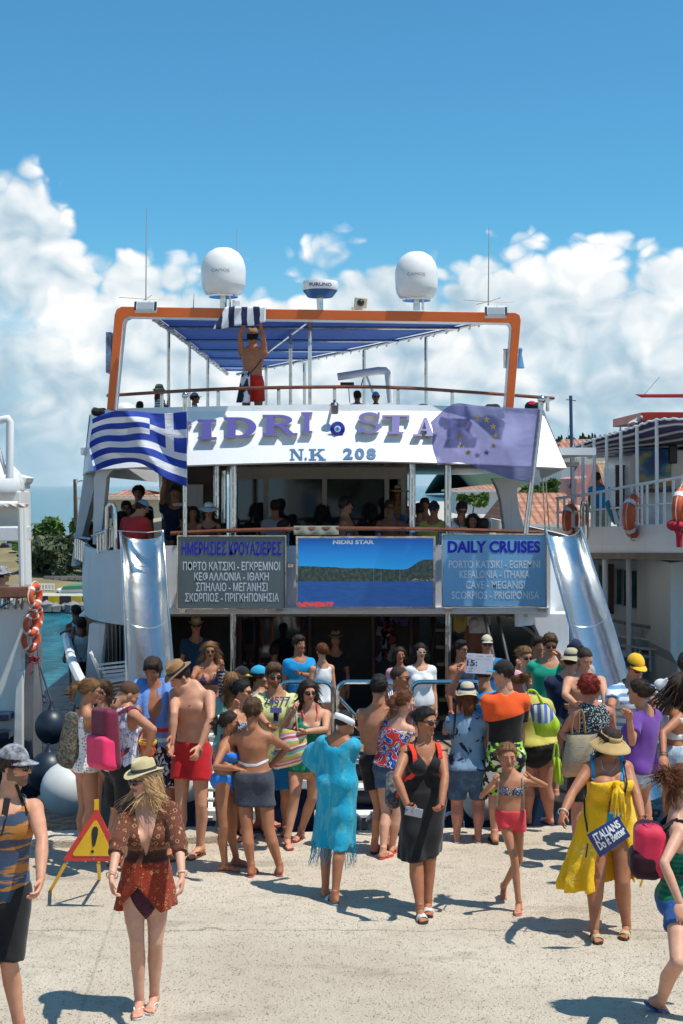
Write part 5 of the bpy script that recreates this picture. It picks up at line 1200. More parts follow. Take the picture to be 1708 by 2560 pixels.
for x in (436, 668): mb = MB(); mb.box(W(x, 1297, 21.3), (.08, .30, .05)); mb.build('sign_bracket', STEEL, fy)
def slide(name, rows, r=.33, back=None):
 """rows: (x_left,y_left,x_right,y_right,Y) of the two rims"""
 mb = MB(); L_ = [W(a[0], a[1], a[4]) for a in rows]; Rr = [W(a[2], a[3], a[4]) for a in rows]; Nn = 44
 def f(u, v):
  l, r_ = stairs_interp(L_, v), stairs_interp(Rr, v); c = (l+r_)/2; d = (r_-l)/2; w_ = d.length
  dr = (stairs_interp(L_, min(1, v+.01))-stairs_interp(L_, max(0, v-.01))).normalized(); dn = dr.cross(d.normalized());
  if dn.y < 0 or dn.z > 0: dn = -dn if dn.z > 0 else dn
  a = math.pi*u; dip = abs(math.sin(a))**.75
  return c-d*math.cos(a)+dn*w_*.85*dip
 mb.sheet(f, 18, Nn, (0, .012, -.008)); o = mb.build(name, SLIDE, fy, smooth=True)
 for Q in (L_, Rr): mb = MB(); mb.tube([stairs_interp(Q, k/Nn) for k in range(Nn+1)], .022, 8); mb.build('slide_rim', SLIDE, o, smooth=True)
 for v in (.0, .36, .62, .85):
  mb = MB(); mb.tube([f(k/14, v)+Vector((0, .004, .004)) for k in range(15)], .008, 5); mb.build('slide_seam', SLIDE, o, smooth=True)
 return o
slide('water_slide', [(277, 1220, 373, 1218, 21.1), (283, 1300, 379, 1295, 20.75), (289, 1440, 389, 1435, 19.6), (293, 1570, 404, 1600, 18.0), (300, 1700, 425, 1700, 17.0), (305, 1790, 440, 1790, 16.6)])
slide('water_slide', [(1252, 1214, 1332, 1212, 21.1), (1275, 1310, 1362, 1302, 20.6), (1310, 1440, 1402, 1425, 19.3), (1345, 1570, 1442, 1555, 18.0), (1398, 1690, 1495, 1668, 16.9), (1440, 1820, 1540, 1800, 16.2)])
mb = MB(); mb.tube([W(268, 1218, 21), W(300, 1220, 21), W(340, 1222, 21), W(373, 1218, 21)], .008, 5); mb.build('safety_cord', ROPE, fy)
mb = MB();
for i in range(9): mb.box(W(505, 1668+i*24, 15.9-.1*i), (.42, .14, .02), Matrix.Rotation(R(-25), 3, 'X'))
mb.build('gangway_louvres', CREAM, fy)
for x in (486, 536): mb = MB(); mb.beam(W(x, 1655, 16), W(x-3, 1880, 15), .05, .05); mb.build('gangway_rail', CREAM, fy)
mb = MB(); mb.box2(W(480, 1850, 15.2), W(600, 1885, 15.0)); mb.build('gangway_foot', CREAM, fy, bevel=.01)
mb = MB(); mb.beam(W(1200, 1730, 17.5), W(1420, 1885, 15.0), .9, .10); mb.build('boarding_ramp', BLACK, fy)
tubes('ramp_rail', [(W(1270, 1660, 17), W(1400, 1690, 15.8), .03), (W(1290, 1665, 17), W(1290, 1790, 17), .022), (W(1395, 1690, 15.8), W(1395, 1850, 15.8), .022)], STEELB, .02)
def chair_parts():
 parts = []
 mb = MB(); mb.box((0, 0, .43), (.46, .44, .03)); parts.append(('seat', mb))
 mb = MB(); mb.grid(lambda u, v: Vector(((u-.5)*.46, .20+.10*v+.04*(2*u-1)**2*-1, .44+.42*v)), 6, 4)
 parts.append(('backrest', mb))
 for sx_ in (-1, 1):
  for sy_ in (-1, 1): mb = MB(); mb.beam((sx_*.20, sy_*.19, .43), (sx_*.25, sy_*.24, 0), .045, .03, (0, 1, .1)); parts.append(('leg', mb))
  mb = MB(); mb.beam((sx_*.25, .20, .64), (sx_*.25, -.20, .62), .05, .025); parts.append(('armrest', mb))
 return parts
PLC = plain('white_plastic', (.72, .72, .70), .4, var=.04); _cm = {}
def plastic_chair(loc, rz, label, group, tilt=0, mat=PLC):
 o = empty('plastic_chair', loc, label, 'chair', group); o.rotation_euler = (R(tilt), 0, R(rz))
 key = mat.name
 if key not in _cm:
  L_ = []
  for nm, mb in chair_parts():
   c = mb.build(nm, mat, None); me = c.data; bpy.data.objects.remove(c)
   L_.append((nm, me))
  _cm[key] = L_
 for nm, me in _cm[key]: c = bpy.data.objects.new(nm, me); COL.objects.link(c); c.parent = o
 return o
for i in range(9): plastic_chair((-3.22+.02*(i % 2), 21.9-.17*i, -.33+.075*i), 100, ['lowest and farthest', 'second from the far end', 'third from the far end', 'fourth from the far end', 'middle', 'fourth from the near end', 'third from the near end', 'second from the near end', 'nearest and topmost'][i]+' white plastic chair in the nested row beside the left slide', 'nested white plastic chairs on the lower side deck', tilt=-8)
mb = MB(); mb.box2((-3.55, 22.6, -.35), (-3.0, 23.6, .35)); mb.build('locker', WHITE, fy, bevel=.02)
mb = MB(); mb.box((-3.0, 22.3, .05), (.55, .5, .8)); mb.build('covered_bin', plain('cover_cloth', (.42, .40, .36), .8, var=.1), fy, bevel=.06)
# flags
def flag(nm, label, top, bot, Y, nu, nv, fn_face, mats, wave, pole, poleY, thick=.002, prad=.035):
 """top/bot: image curves from hoist to fly (display px)"""
 o_ = W(*pole[1], poleY); r = root(nm, (o_.x, o_.y, o_.z), label, 'flag')
 mb = MB(); mb.tube([W(*pole[1], poleY), W(*pole[0], poleY)], prad, 10); mb.sphere(W(*pole[0], poleY), prad*1.5, 10); mb.build('flag_pole', STEEL, r, smooth=True)
 T_ = [Vector((a, b_, 0)) for a, b_ in top]; B_ = [Vector((a, b_, 0)) for a, b_ in bot]
 mb = MB(); P_ = []
 for j in range(nv+1):
  for i in range(nu+1):
   u, v = i/nu, j/nv; a, b_ = stairs_interp(T_, u), stairs_interp(B_, u); q = a.lerp(b_, v); dy, dxp, dyp = wave(u, v)
   P_.append(W(q.x+dxp, q.y+dyp, Y+dy))
 mb.v = [tuple(p) for p in P_]
 for j in range(nv):
  for i in range(nu): k = j*(nu+1)+i; mb.f.append((k, k+1, k+nu+2, k+nu+1)); mb.m.append(fn_face((i+.5)/nu, (j+.5)/nv))
 o = mb.build('flag_cloth', mats, r, smooth='all'); s_ = o.modifiers.new('thickness', 'SOLIDIFY'); s_.thickness = thick
 return r, o
def greek(u, v):
 s_ = int(v*9)
 cu = u*27/2/1; x = u*13.5
 if s_ < 5 and x < 5:
  return 1 if (2 <= x < 3 or s_ == 2) else 0
 return 0 if s_ % 2 == 0 else 1
wv = lambda u, v: (.16*math.sin(u*8+v*1.5)*min(1, u*3)+.05*math.sin(u*19+v*5)*min(1, u*3)+.04*math.sin(v*11+u*5)*min(1, u*3), 4*math.sin(v*7+1)*u, 6*math.sin(u*11+v*2.2)*math.sin(math.pi*v)*min(1, u*3)+3.5*math.sin(u*5.2+v*5)*math.sin(math.pi*v))
flag('greek_flag', 'blue and white striped Greek flag with a cross, blowing left from a steel pole', [(429, 944), (370, 949), (310, 944), (255, 944), (208, 962)], [(429, 1117), (380, 1098), (318, 1063), (262, 1066), (211, 1083)], 20.75, 81, 54, greek,
  [fabric('flag_blue', (.012, .055, .42)), fabric('flag_white', (.78, .78, .80))], wv, ((425, 908), (425, 1232)), 20.9)
m = fabric('eu_flag_cloth', (.32, .33, .50), .5)
t = NT(m.node_tree); mx = [n for n in m.node_tree.nodes if n.type == 'MIX_SHADER'][0]; out = [n for n in m.node_tree.nodes if n.type == 'OUTPUT_MATERIAL'][0]
tp = t.node('ShaderNodeBsdfTransparent'); tp.inputs[0].default_value = (.66, .66, .86, 1); m2 = t.node('ShaderNodeMixShader'); m2.inputs[0].default_value = .48; t.l.new(mx.outputs[0], m2.inputs[1]); t.l.new(tp.outputs[0], m2.inputs[2]); t.l.new(m2.outputs[0], out.inputs[0])
wv2 = lambda u, v: (.20*math.sin(u*6+v*3+1)*min(1, u*3)+.07*math.sin(u*13-v*9)*min(1, u*3)+.03*math.sin(u*27+v*6)*min(1, u*3), 3*math.sin(v*8)*u, 3*math.sin(u*8+v*3)*math.sin(math.pi*v))
er, ec = flag('european_flag', 'thin violet-blue European flag with a ring of gold stars, blowing left from a leaning pole', [(1239, 938), (1180, 936), (1100, 931), (1040, 928), (988, 969)], [(1217, 1107), (1170, 1099), (1110, 1078), (1055, 1062), (1001, 1068)], 20.75, 60, 40, lambda u, v: 0, [m], wv2, ((1243, 917), (1207, 1224)), 20.85, .001, .042)
GOLD = fabric('star_gold', (.62, .42, .10), .4)
for k in range(12):
 a = k*math.pi/6; cx, cy = 1096+42*math.sin(a), 1001-44*math.cos(a); mb = MB()
 pts = []
 for i in range(10): rr = 8.2 if i % 2 == 0 else 3.4; th = math.pi*i/5; pts.append(W(cx+rr*math.sin(th), cy-rr*math.cos(th), 20.70+wv2((1239-cx)/240, (cy-935)/150)[0]))
 mb.prism(pts[::-1], (0, 0, 0), (0, .012, 0)); mb.build('star', GOLD, er)
# lifebuoys, fenders
BUOY = plain('buoy_orange', (.62, .085, .02), .5, var=.12, vscale=6, bump=.15, bscale=60); BAND = plain('buoy_band', (.72, .70, .66), .6)
def lifebuoy(x, y, Y, D, yaw, label, group, sx=1.0):
 c = W(x, y, Y); r = root('lifebuoy', tuple(c), label, 'lifebuoy', group); Mx = Matrix.Rotation(R(yaw), 3, 'Z'); mb = MB(); Ra, ra = D*.37, D*.13
 P_ = [c+Mx @ Vector((Ra*math.cos(a), 0, Ra*math.sin(a))) for a in np.linspace(0, 2*math.pi, 28, endpoint=False)]; mb.tube(P_, ra, 12, closed=True); mb.build('ring', BUOY, r, smooth=True)
 for k in range(4):
  a0 = math.pi/4+k*math.pi/2; mb = MB(); mb.tube([c+Mx @ Vector((Ra*math.cos(a), 0, Ra*math.sin(a))) for a in np.linspace(a0-.13, a0+.13, 5)], ra*1.06, 12, caps=False); mb.build('band', BAND, r, smooth=True)
 mb = MB(); mb.tube([c+Mx @ Vector(((Ra+ra*1.15)*math.cos(a)*(1+.06*math.cos(4*a)), 0, (Ra+ra*1.15)*math.sin(a)*(1+.06*math.cos(4*a)))) for a in np.linspace(0, 2*math.pi, 32, endpoint=False)], .010, 5, closed=True); mb.build('grab_line', ROPE, r, smooth=True)
 return r
def fender(x, y, Y, D, mat, label, group, rope=None, sq=1.1):
 c = W(x, y, Y); r = root('ball_fender', tuple(c), label, 'fender', group); mb = MB(); mb.sphere(c, D/2, 28, (1, 1, sq)); mb.build('ball', mat, r, smooth='all')
 mb = MB(); mb.lathe(c+Vector((0, 0, D/2*sq*.86)), [(D*.19, -.02), (D*.12, .03), (D*.05, .08), (D*.035, .12), (.001, .125)], 14); mb.build('neck', mat, r, smooth=True)
 if rope: mb = MB(); mb.tube([c+Vector((0, 0, D/2*sq+.08)), W(*rope)], .014, 6); mb.build('rope', plain('dark_rope', (.05, .05, .06), .8), r)
FBL = plain('fender_navy', (.012, .020, .035), .42, var=.3, vscale=5, bump=.1); FWH = plain('fender_white', (.62, .62, .57), .38, var=.06, vscale=4)
G_ = 'ball fenders hanging by the quay'
fender(118, 1667, 17.5, .40, FBL, 'uppermost dark ball fender, hanging by a rope right of the left boat', G_, (92, 1530, 17.6))
fender(112, 1772, 16.8, .46, FBL, 'middle dark ball fender, under the upper one and behind the white one', G_)
fender(72, 1790, 17.4, .40, FBL, 'lowest dark ball fender, against the left boat hull', G_)
fender(155, 1811, 15.9, .60, FWH, 'big white ball fender by the quay edge behind the lace-top woman', G_, sq=1.02)
fender(1105, 1835, 15.4, .42, FWH, 'small pale ball fender at the ferry stern behind the girl with plaits', G_)
fender(432, 1800, 15.6, .26, FWH, 'small grey fender behind the legs of the man in red shorts', G_, sq=1.5)
# boat on the left
lo = W(0, 1500, 19); LB = root('left_boat', (lo.x-1.5, 19.5, -1.1), 'white boat cut off by the left edge, with wooden cap rail and raft canister', 'boat')
def part(par, name, mat, fn, **k): mb = MB(); fn(mb); return mb.build(name, mat, par, **k)
def slabpx(par, name, pts, Y, th, mat, **k): k.setdefault('bevel', .012); return part(par, name, mat, lambda mb: mb.prism([W(x, y, Y) for x, y in pts], (0, 0, 0), (0, th, 0)), **k)
slabpx(LB, 'bulwark', [(-320, 1390), (-320, 1560), (-320, 1690), (40, 1690), (50, 1540), (50, 1500), (58, 1498), (66, 1480), (68, 1380), (30, 1386)][::-1], 18.6, .22, CREAM)
slabpx(LB, 'hull', [(-320, 1540), (-320, 1960), (76, 1960), (80, 1500), (75, 1380), (52, 1384), (50, 1530)][::-1], 18.85, .5, plain('grey_hull', (.20, .20, .21), .4, var=.2, vscale=2))
slabpx(LB, 'stern_door_frame', [(36, 1540), (52, 1540), (52, 1720), (30, 1720)][::-1], 18.5, .1, CREAM)
for i in range(5): slabpx(LB, 'navy_step', [(-60, 1640+i*42), (20, 1640+i*42), (20, 1655+i*42), (-60, 1655+i*42)][::-1], 18.3-.12*i, .3, NAVY)
slabpx(LB, 'dark_stern', [(-320, 1640), (70, 1700), (82, 1830), (82, 1960), (-320, 1960)][::-1], 18.7, .1, DARKHULL)
slabpx(LB, 'wooden_cap', [(-320, 1352), (66, 1346), (74, 1362), (70, 1372), (-320, 1384)][::-1], 18.4, .45, WOODR, bevel=.02)
for x in (-20, 10, 20, 38, 52): part(LB, 'rail_post', STEEL, lambda mb: mb.tube([W(x, 1366, 18.6), W(x-4, 1398, 18.6)], .03, 8), smooth=True)
part(LB, 'bow_rail', STEEL, lambda mb: mb.tube([W(-30, 1400, 18.5), W(4, 1392, 18.4), W(16, 1384, 18.4), W(22, 1368, 18.5)], .022, 8), smooth=True)
for i, (x, yt, yb) in enumerate(((46, 1160, 1372), (54, 1165, 1368), (58, 1165, 1362), (61, 1170, 1358), (64, 1175, 1352))): part(LB, 'awning_post', CREAM, lambda mb: mb.tube([W(x, yt, 18.6+.7*i), W(x+5-.2*i, yb, 18.6+.7*i)], .035, 8), smooth=True)
part(LB, 'boarding_ladder', STEEL, lambda mb: mb.tube([W(-26, 1800, 17.8), W(-4, 1730, 17.8), W(0, 1722, 17.8), W(10, 1722, 17.8), W(19, 1735, 17.8), W(30, 1850, 17.8)], .03, 8), smooth=True)
part(LB, 'boom', CREAM, lambda mb: mb.tube([W(-90, 1158, 18.5), W(42, 1160, 18.5)], .055, 10), smooth=True)
part(LB, 'boom_lashing', ROPE, lambda mb: mb.tube([W(10+i*.9, 1160+4*math.sin(i*1.5), 18.45+.05*math.cos(i*1.5)) for i in range(60)], .012, 5), smooth=True)
slabpx(LB, 'deckhouse_panel', [(-320, 1210), (50, 1210), (50, 1242), (-320, 1244)][::-1], 19.6, .6, WHITE)
slabpx(LB, 'raft_shelf', [(-320, 1128), (46, 1128), (46, 1160), (-320, 1160)][::-1], 20, .6, CREAM)
part(LB, 'raft_canister', WHITE, lambda mb: mb.lathe(W(-18, 1122, 20.2), [(.44, -.05), (.46, 0), (.44, .12), (.40, .22), (.30, .33), (.15, .39), (.001, .40)], 28), smooth=True)
part(LB, 'raft_canister_strap', BAND, lambda mb: mb.tube([W(-18, 1122, 20.2)+Vector((.45*math.cos(a), -.1, .40*math.sin(a))) for a in np.linspace(0, math.pi, 14)], .012, 5))
slabpx(LB, 'deckhouse', [(-320, 1078), (-10, 1078), (40, 1090), (62, 1096), (58, 1108), (52, 1112), (55, 1210), (-320, 1210)][::-1], 20.6, .5, CREAM)
part(LB, 'davit', WHITE, lambda mb: (mb.tube([W(-40, 972, 19.6), W(8, 963, 19.6), W(18, 960, 19.6), W(23, 968, 19.6), W(22, 1098, 19.6)], .055, 10), mb.tube([W(-12, 1000, 19.6), W(14, 1088, 19.6)], .028, 8)), smooth=True)
for x, y, yw, gl in ((80, 1362, 75, 0), (72, 1425, 65, 1), (70, 1462, 60, 2), (84, 1410, 80, 3)):
 lifebuoy(x, y+6, 18.2+.15*gl, .34, yw, ['orange lifebuoy hanging highest in the string on the left boat corner', 'orange lifebuoy with white band, second in the string on the left boat', 'orange lifebuoy lowest in the string on the left boat', 'faded lifebuoy behind the other ones on the left boat corner'][gl], 'lifebuoys strung on the corner of the left boat')
part(LB, 'mooring_line', plain('dark_rope', (.05, .05, .06), .8), lambda mb: mb.tube([W(86, 1480, 18.2), W(92, 1540, 17.9), W(102, 1612, 17.5)], .016, 6))
r_ = root('rope_bundle', tuple(W(78, 1515, 18)), 'faded red rope bundle tied below the orange lifebuoys', 'rope'); g = random.Random(2)
part(r_, 'coil', plain('red_rope', (.33, .06, .07), .9, var=.2), lambda mb: mb.tube([W(78+13*math.cos(i*1.1)*g.random()*1.3, 1514+9*math.sin(i*1.7), 18+.1*g.random()) for i in range(40)], .014, 5), smooth=True)
part(r_, 'tail', plain('red_rope', (1, 1, 1)), lambda mb: mb.tube([W(74, 1518, 18), W(70, 1535, 18), W(72, 1550, 18), W(76, 1538, 18)], .012, 5), smooth=True)
# boat on the right
RBo = W(1500, 1600, 19); RB = root('right_boat', (RBo.x+1.5, 20, -1.1), 'white double-deck boat at the right edge with dark blue awning and red roof', 'boat')
Ml = lambda x, y: ((1280+x/3.357)*.91803, (960+y/3.357)*.91803)
def mp(x, y, Y): a, b_ = Ml(x, y); return W(a, b_, Y*1.3)
def mslab(name, pts, Y, th, mat, **k): k.setdefault('bevel', .01); return part(RB, name, mat, lambda mb: mb.prism([mp(x, y, Y) for x, y in pts][::-1], (0, 0, 0), (0, th, 0)), **k)
yr = lambda x: 23.5-(x-370)*.0039     # depth along the aft quarter of the deck
def strip(name, top, bot, mat, th=.06, n=14):
 """wall following the deck edge; top/bot: lists of (x,y) in crop M"""
 mb = MB(); T_ = [mp(x, y, yr(x)) for x, y in top]; B_ = [mp(x, y, yr(x)) for x, y in bot]; mb.sheet(lambda u, v: stairs_interp(B_, u).lerp(stairs_interp(T_, u), v), n, 3, (0, th, 0)); return mb.build(name, mat, RB, smooth=True)
strip('upper_bulwark', [(345, 1215), (640, 1200), (900, 1192), (1437, 1165), (1900, 1130)], [(350, 1330), (640, 1350), (900, 1358), (1437, 1360), (1900, 1365)], WHITE, .1)
strip('rubbing_band', [(350, 1330), (640, 1350), (900, 1358), (1437, 1360), (1900, 1365)], [(380, 1460), (700, 1462), (980, 1470), (1437, 1480), (1900, 1490)], WHITE2, .25)
part(RB, 'upper_deck', DECKM, lambda mb: mb.prism([mp(350, 1225, 23.4), mp(1437, 1180, 19.3), Vector((12, 25, mp(1437, 1180, 19.3).z)), Vector((12, 40, mp(1437, 1180, 19.3).z)), mp(350, 1225, 30)], (0, 0, -.62), (0, 0, -.5)))
for y0, y1, r_ in ((960, 780, .030), (1080, 990, .022)):
 P_ = [mp(x, y, yr(x)) for x, y in ((375, y0), (640, y0+(y1-y0)*.20), (1000, y0+(y1-y0)*.58), (1437, y1), (1800, y1-60))]; part(RB, 'top_rail' if r_ > .025 else 'middle_rail', WHITE, lambda mb: mb.tube([stairs_interp(P_, k/20) for k in range(21)], r_, 8), smooth=True)
for x in (385, 440, 520, 600, 670, 745, 820, 915, 1005, 1090, 1135, 1280, 1355, 1430):
 u = (x-375)/(1437-375); part(RB, 'rail_post', WHITE, lambda mb: mb.tube([mp(x, 960-180*u**.95+(10 if u < .8 else 4), yr(x)), mp(x, 1212-35*u, yr(x))], .026, 6), smooth=True)
AW = [(512, 530), (595, 497), (690, 462), (795, 432), (915, 398), (1050, 352), (1215, 300)]
for x, y in AW: part(RB, 'awning_post', WHITE, lambda mb: mb.tube([mp(x, y, yr(x)), mp(x+2, 1205-.03*(x-500), yr(x))], .034, 8), smooth=True)
NB = fabric('navy_canvas', (.02, .035, .17), .5)
AE = [mp(x, y, yr(x)) for x, y in AW]+[mp(1437, 292, 19.3), mp(1900, 285, 19.3)]
zA = [Vector((p.x+1.2+.4*i, p.y+5.0, p.z-.10-.12*i*.4)) for i, p in enumerate(AE)]
part(RB, 'blue_awning', NB, lambda mb: mb.sheet(lambda u, v: stairs_interp(AE, u).lerp(stairs_interp(zA, u), v), 20, 4, (0, 0, .03)))
part(RB, 'awning_lacing', plain('white_cord', (1, 1, 1)), lambda mb: mb.tube([stairs_interp(AE, k/80)+Vector((0, -.012*math.cos(k*1.7), .012*math.sin(k*1.7))) for k in range(81)], .022, 6), smooth=True)
for i in range(6):
 v = .08+i*.17; part(RB, 'awning_beam', WHITE, lambda mb: mb.tube([stairs_interp(AE, k/10).lerp(stairs_interp(zA, k/10), v)-Vector((0, 0, .04)) for k in range(11)], .028, 6), smooth=True)
REDP = gel('red_roof_paint', (.50, .035, .015), .35)
mslab('red_roof', [(1085, 312), (1085, 238), (1150, 235), (1900, 235), (1900, 300)], 22, 3, REDP); mslab('red_mast_boom', [(1040, 85), (1900, 80), (1900, 112), (1095, 112)], 21, .1, REDP)
part(RB, 'stay_wire', STEELB, lambda mb: mb.tube([mp(1100, 100, 21), mp(1240, -60, 21)], .006, 4)); part(RB, 'roof_rope_heap', ROPE, lambda mb: mb.tube([mp(985+i*2.2, 340-i*1.2+10*math.sin(i*2.1), 21.5+.15*math.cos(i)) for i in range(48)], .03, 5), smooth=True)
mslab('cabin', [(1040, 570), (1900, 540), (1900, 1180), (985, 1180), (985, 700), (1010, 600)], 23.6, 3, WHITE)
mslab('cabin_doorway', [(870, 680), (960, 680), (960, 1170), (870, 1170)], 24, .1, MATS['mahogany'])
m, t, b = new_mat('painted_mural'); tc = t.node('ShaderNodeTexCoord').outputs['Object']; n_ = t.noise(t.vmath('MULTIPLY', tc, (1, 1, 1.4)), 1.6, 3, .5)
t.set(b.inputs['Base Color'], t.ramp(n_, [(.0, (.004, .02, .10)), (.46, (.006, .06, .24)), (.54, (.03, .22, .30)), (.60, (.5, .33, .06)), (.68, (.5, .09, .03)), (.8, (.02, .05, .2))])); b.inputs['Roughness'].default_value = .4
mslab('mural_panel', [(1062, 545), (1340, 545), (1340, 880), (1065, 880)], 23.5, .05, m); mslab('bar_counter', [(1060, 890), (1437, 880), (1437, 905), (1060, 912)], 23.2, .4, MATS['mahogany'])
part(RB, 'loudspeaker', BLACK, lambda mb: mb.box(mp(1350, 590, 23.2), (.16, .2, .4)), bevel=.03)
mslab('lower_house', [(640, 1475), (1900, 1490), (1900, 2500), (700, 2500)], 23.6, 3, WHITE)
part(RB, 'lower_deck', WHITE, lambda mb: mb.prism([mp(430, 2250, 21.9), mp(1440, 2290, 21.9), mp(1440, 2290, 21.9)+Vector((1.5, 4, .1)), mp(430, 2250, 21.9)+Vector((.5, 4, .1))], (0, 0, -.05), (0, 0, 0)))  # deck floor added in white to bounce light onto the house wall
mslab('hull', [(430, 2250), (1900, 2300), (1900, 3300), (440, 3300)], 23, 5, WHITE2)
mslab('hull_quarter', [(1330, 1500), (1470, 1480), (1900, 1480), (1900, 3300), (1400, 3300), (1390, 2360), (1330, 2250)], 20.3, 3, CREAM)
for i, (x0, x1, y0, y1) in enumerate(((730, 762, 1520, 1880), (880, 920, 1555, 1850), (940, 965, 1562, 1862), (1006, 1056, 1568, 1880), (1080, 1136, 1575, 1895), (1162, 1222, 1580, 1915))):
 o = mslab('window_frame', [(x0-6, y0-8), (x1+6, y0-8), (x1+6, y1+8), (x0-6, y1+8)], 23.56, .05, WHITE);
 mb = MB(); mb.prism([mp(x, y, 23.53) for x, y in ((x0, y0), (x1, y0), (x1, y1), (x0, y1))][::-1], (0, 0, 0), (0, .02, 0)); mb.build('window_pane', plain('teal_glass', (.02, .075, .09), .06, var=.5, vscale=3, spec=.9), o)
mslab('brown_door', [(805, 1512), (858, 1512), (858, 1930), (805, 1930)], 23.55, .05, MATS['mahogany'])
for x in (782, 980, 1243): part(RB, 'deck_post', WHITE, lambda mb: mb.tube([mp(x, 1465, 21.9), mp(x+6, 2350, 21.9)], .058, 10), smooth=True)
part(RB, 'lower_handrail', plain('grey_wood', (.22, .18, .16), .5, var=.15), lambda mb: mb.tube([mp(850, 1985, 22.2), mp(1000, 2015, 21.9), mp(1240, 2052, 21.5)], .035, 8), smooth=True)
for y0, y1 in ((1905, 2010), (2150, 2230)): part(RB, 'guard_rope', ROPE, lambda mb: mb.tube([mp(380, y0, 22.6), mp(520, y0+90, 22.2)], .014, 5))
part(RB, 'guard_rope', ROPE, lambda mb: mb.tube([mp(925, 2185, 21.8), mp(1100, 2225, 21.6), mp(1240, 2232, 21.4), mp(1437, 2295, 20.5)], .02, 6), smooth=True)
for x, y in ((435, 1950), (470, 2000)): part(RB, 'stern_post', WHITE, lambda mb: mb.tube([mp(x, y, 22.6), mp(x, 2350, 22.6)], .03, 6), smooth=True)
part(RB, 'boarding_hoop', STEEL, lambda mb: mb.tube([mp(585, 1200, 21.6), mp(588, 1030, 21.6), mp(600, 985, 21.6), mp(622, 990, 21.6), mp(632, 1040, 21.6), mp(630, 1300, 21.6)], .04, 8), smooth=True)
GB = 'lifebuoys on the rail of the right boat'
def mbuoy(x, y, D, yw, lab): a, b_ = Ml(x, y); lifebuoy(a, b_, yr(x)*1.3-.15, D*1.3, yw, lab, GB)
mbuoy(491, 1145, .55, 62, 'orange lifebuoy on the far left end of the right boat rail'); mbuoy(1017, 1108, .66, 62, 'orange lifebuoy on the middle of the right boat rail above the white band'); mbuoy(1440, 1060, .66, 60, 'orange lifebuoy cut by the right edge, with red pompom rope below')
r_ = root('red_pompom', tuple(mp(1405, 1200, 19)), 'bright red tassel rope hanging under the right-edge lifebuoy', 'rope')
part(r_, 'tassel', plain('scarlet_rope', (.55, .02, .04), .8, var=.2, bump=.6), lambda mb: (mb.sphere(mp(1370, 1185, 19), .13, 12, (1.2, 1, .8)), mb.tube([mp(1375, 1200, 19), mp(1405, 1260, 19), mp(1405, 1370, 19)], [.05, .06, .05], 8)), smooth=True)
for i, (x, y, Y) in enumerate(((930, 2300, 22.6), (1010, 2310, 22.4), (1085, 2320, 22.2), (1160, 2330, 22.0))):
 a, b_ = Ml(x, y); p = W(a, b_, Y*1.3); plastic_chair((p.x, p.y, p.z-.15), 20+5*i, ['white plastic chair leftmost on the lower deck of the right boat', 'second white plastic chair from the left on the right boat lower deck', 'third white plastic chair from the left on the right boat lower deck', 'rightmost white plastic chair behind the grey handrail of the right boat'][i], 'white chairs on the lower deck of the right boat')
for i, (x, y, Y) in enumerate(((960, 1180, 22.5), (1190, 1170, 22), (1350, 1160, 21.6))):
 a, b_ = Ml(x, y); p = W(a, b_, Y*1.3); plastic_chair((p.x, p.y, 2.12), 180, ['white chair on the right boat upper deck behind the middle lifebuoy', 'white chair in the middle of the right boat upper deck', 'white chair nearest the right edge on the upper deck'][i], 'white chairs on the upper deck of the right boat')
r_ = root('teal_float', tuple(mp(850, 1100, 21.7)), 'teal and white float leaning on the upper rail of the right boat', 'float')
part(r_, 'board', plain('teal_plastic', (.01, .20, .24), .4), lambda mb: mb.prism([mp(x, y, 21.7) for x, y in ((780, 1000), (815, 970), (850, 1010), (905, 1120), (900, 1180), (862, 1182), (815, 1100))][::-1], (0, 0, 0), (0, .08, 0)), bevel=.02)
part(r_, 'stripe', WHITE, lambda mb: mb.prism([mp(x, y, 21.68) for x, y in ((820, 975), (850, 970), (905, 1175), (870, 1182))][::-1], (0, 0, 0), (0, .02, 0)))
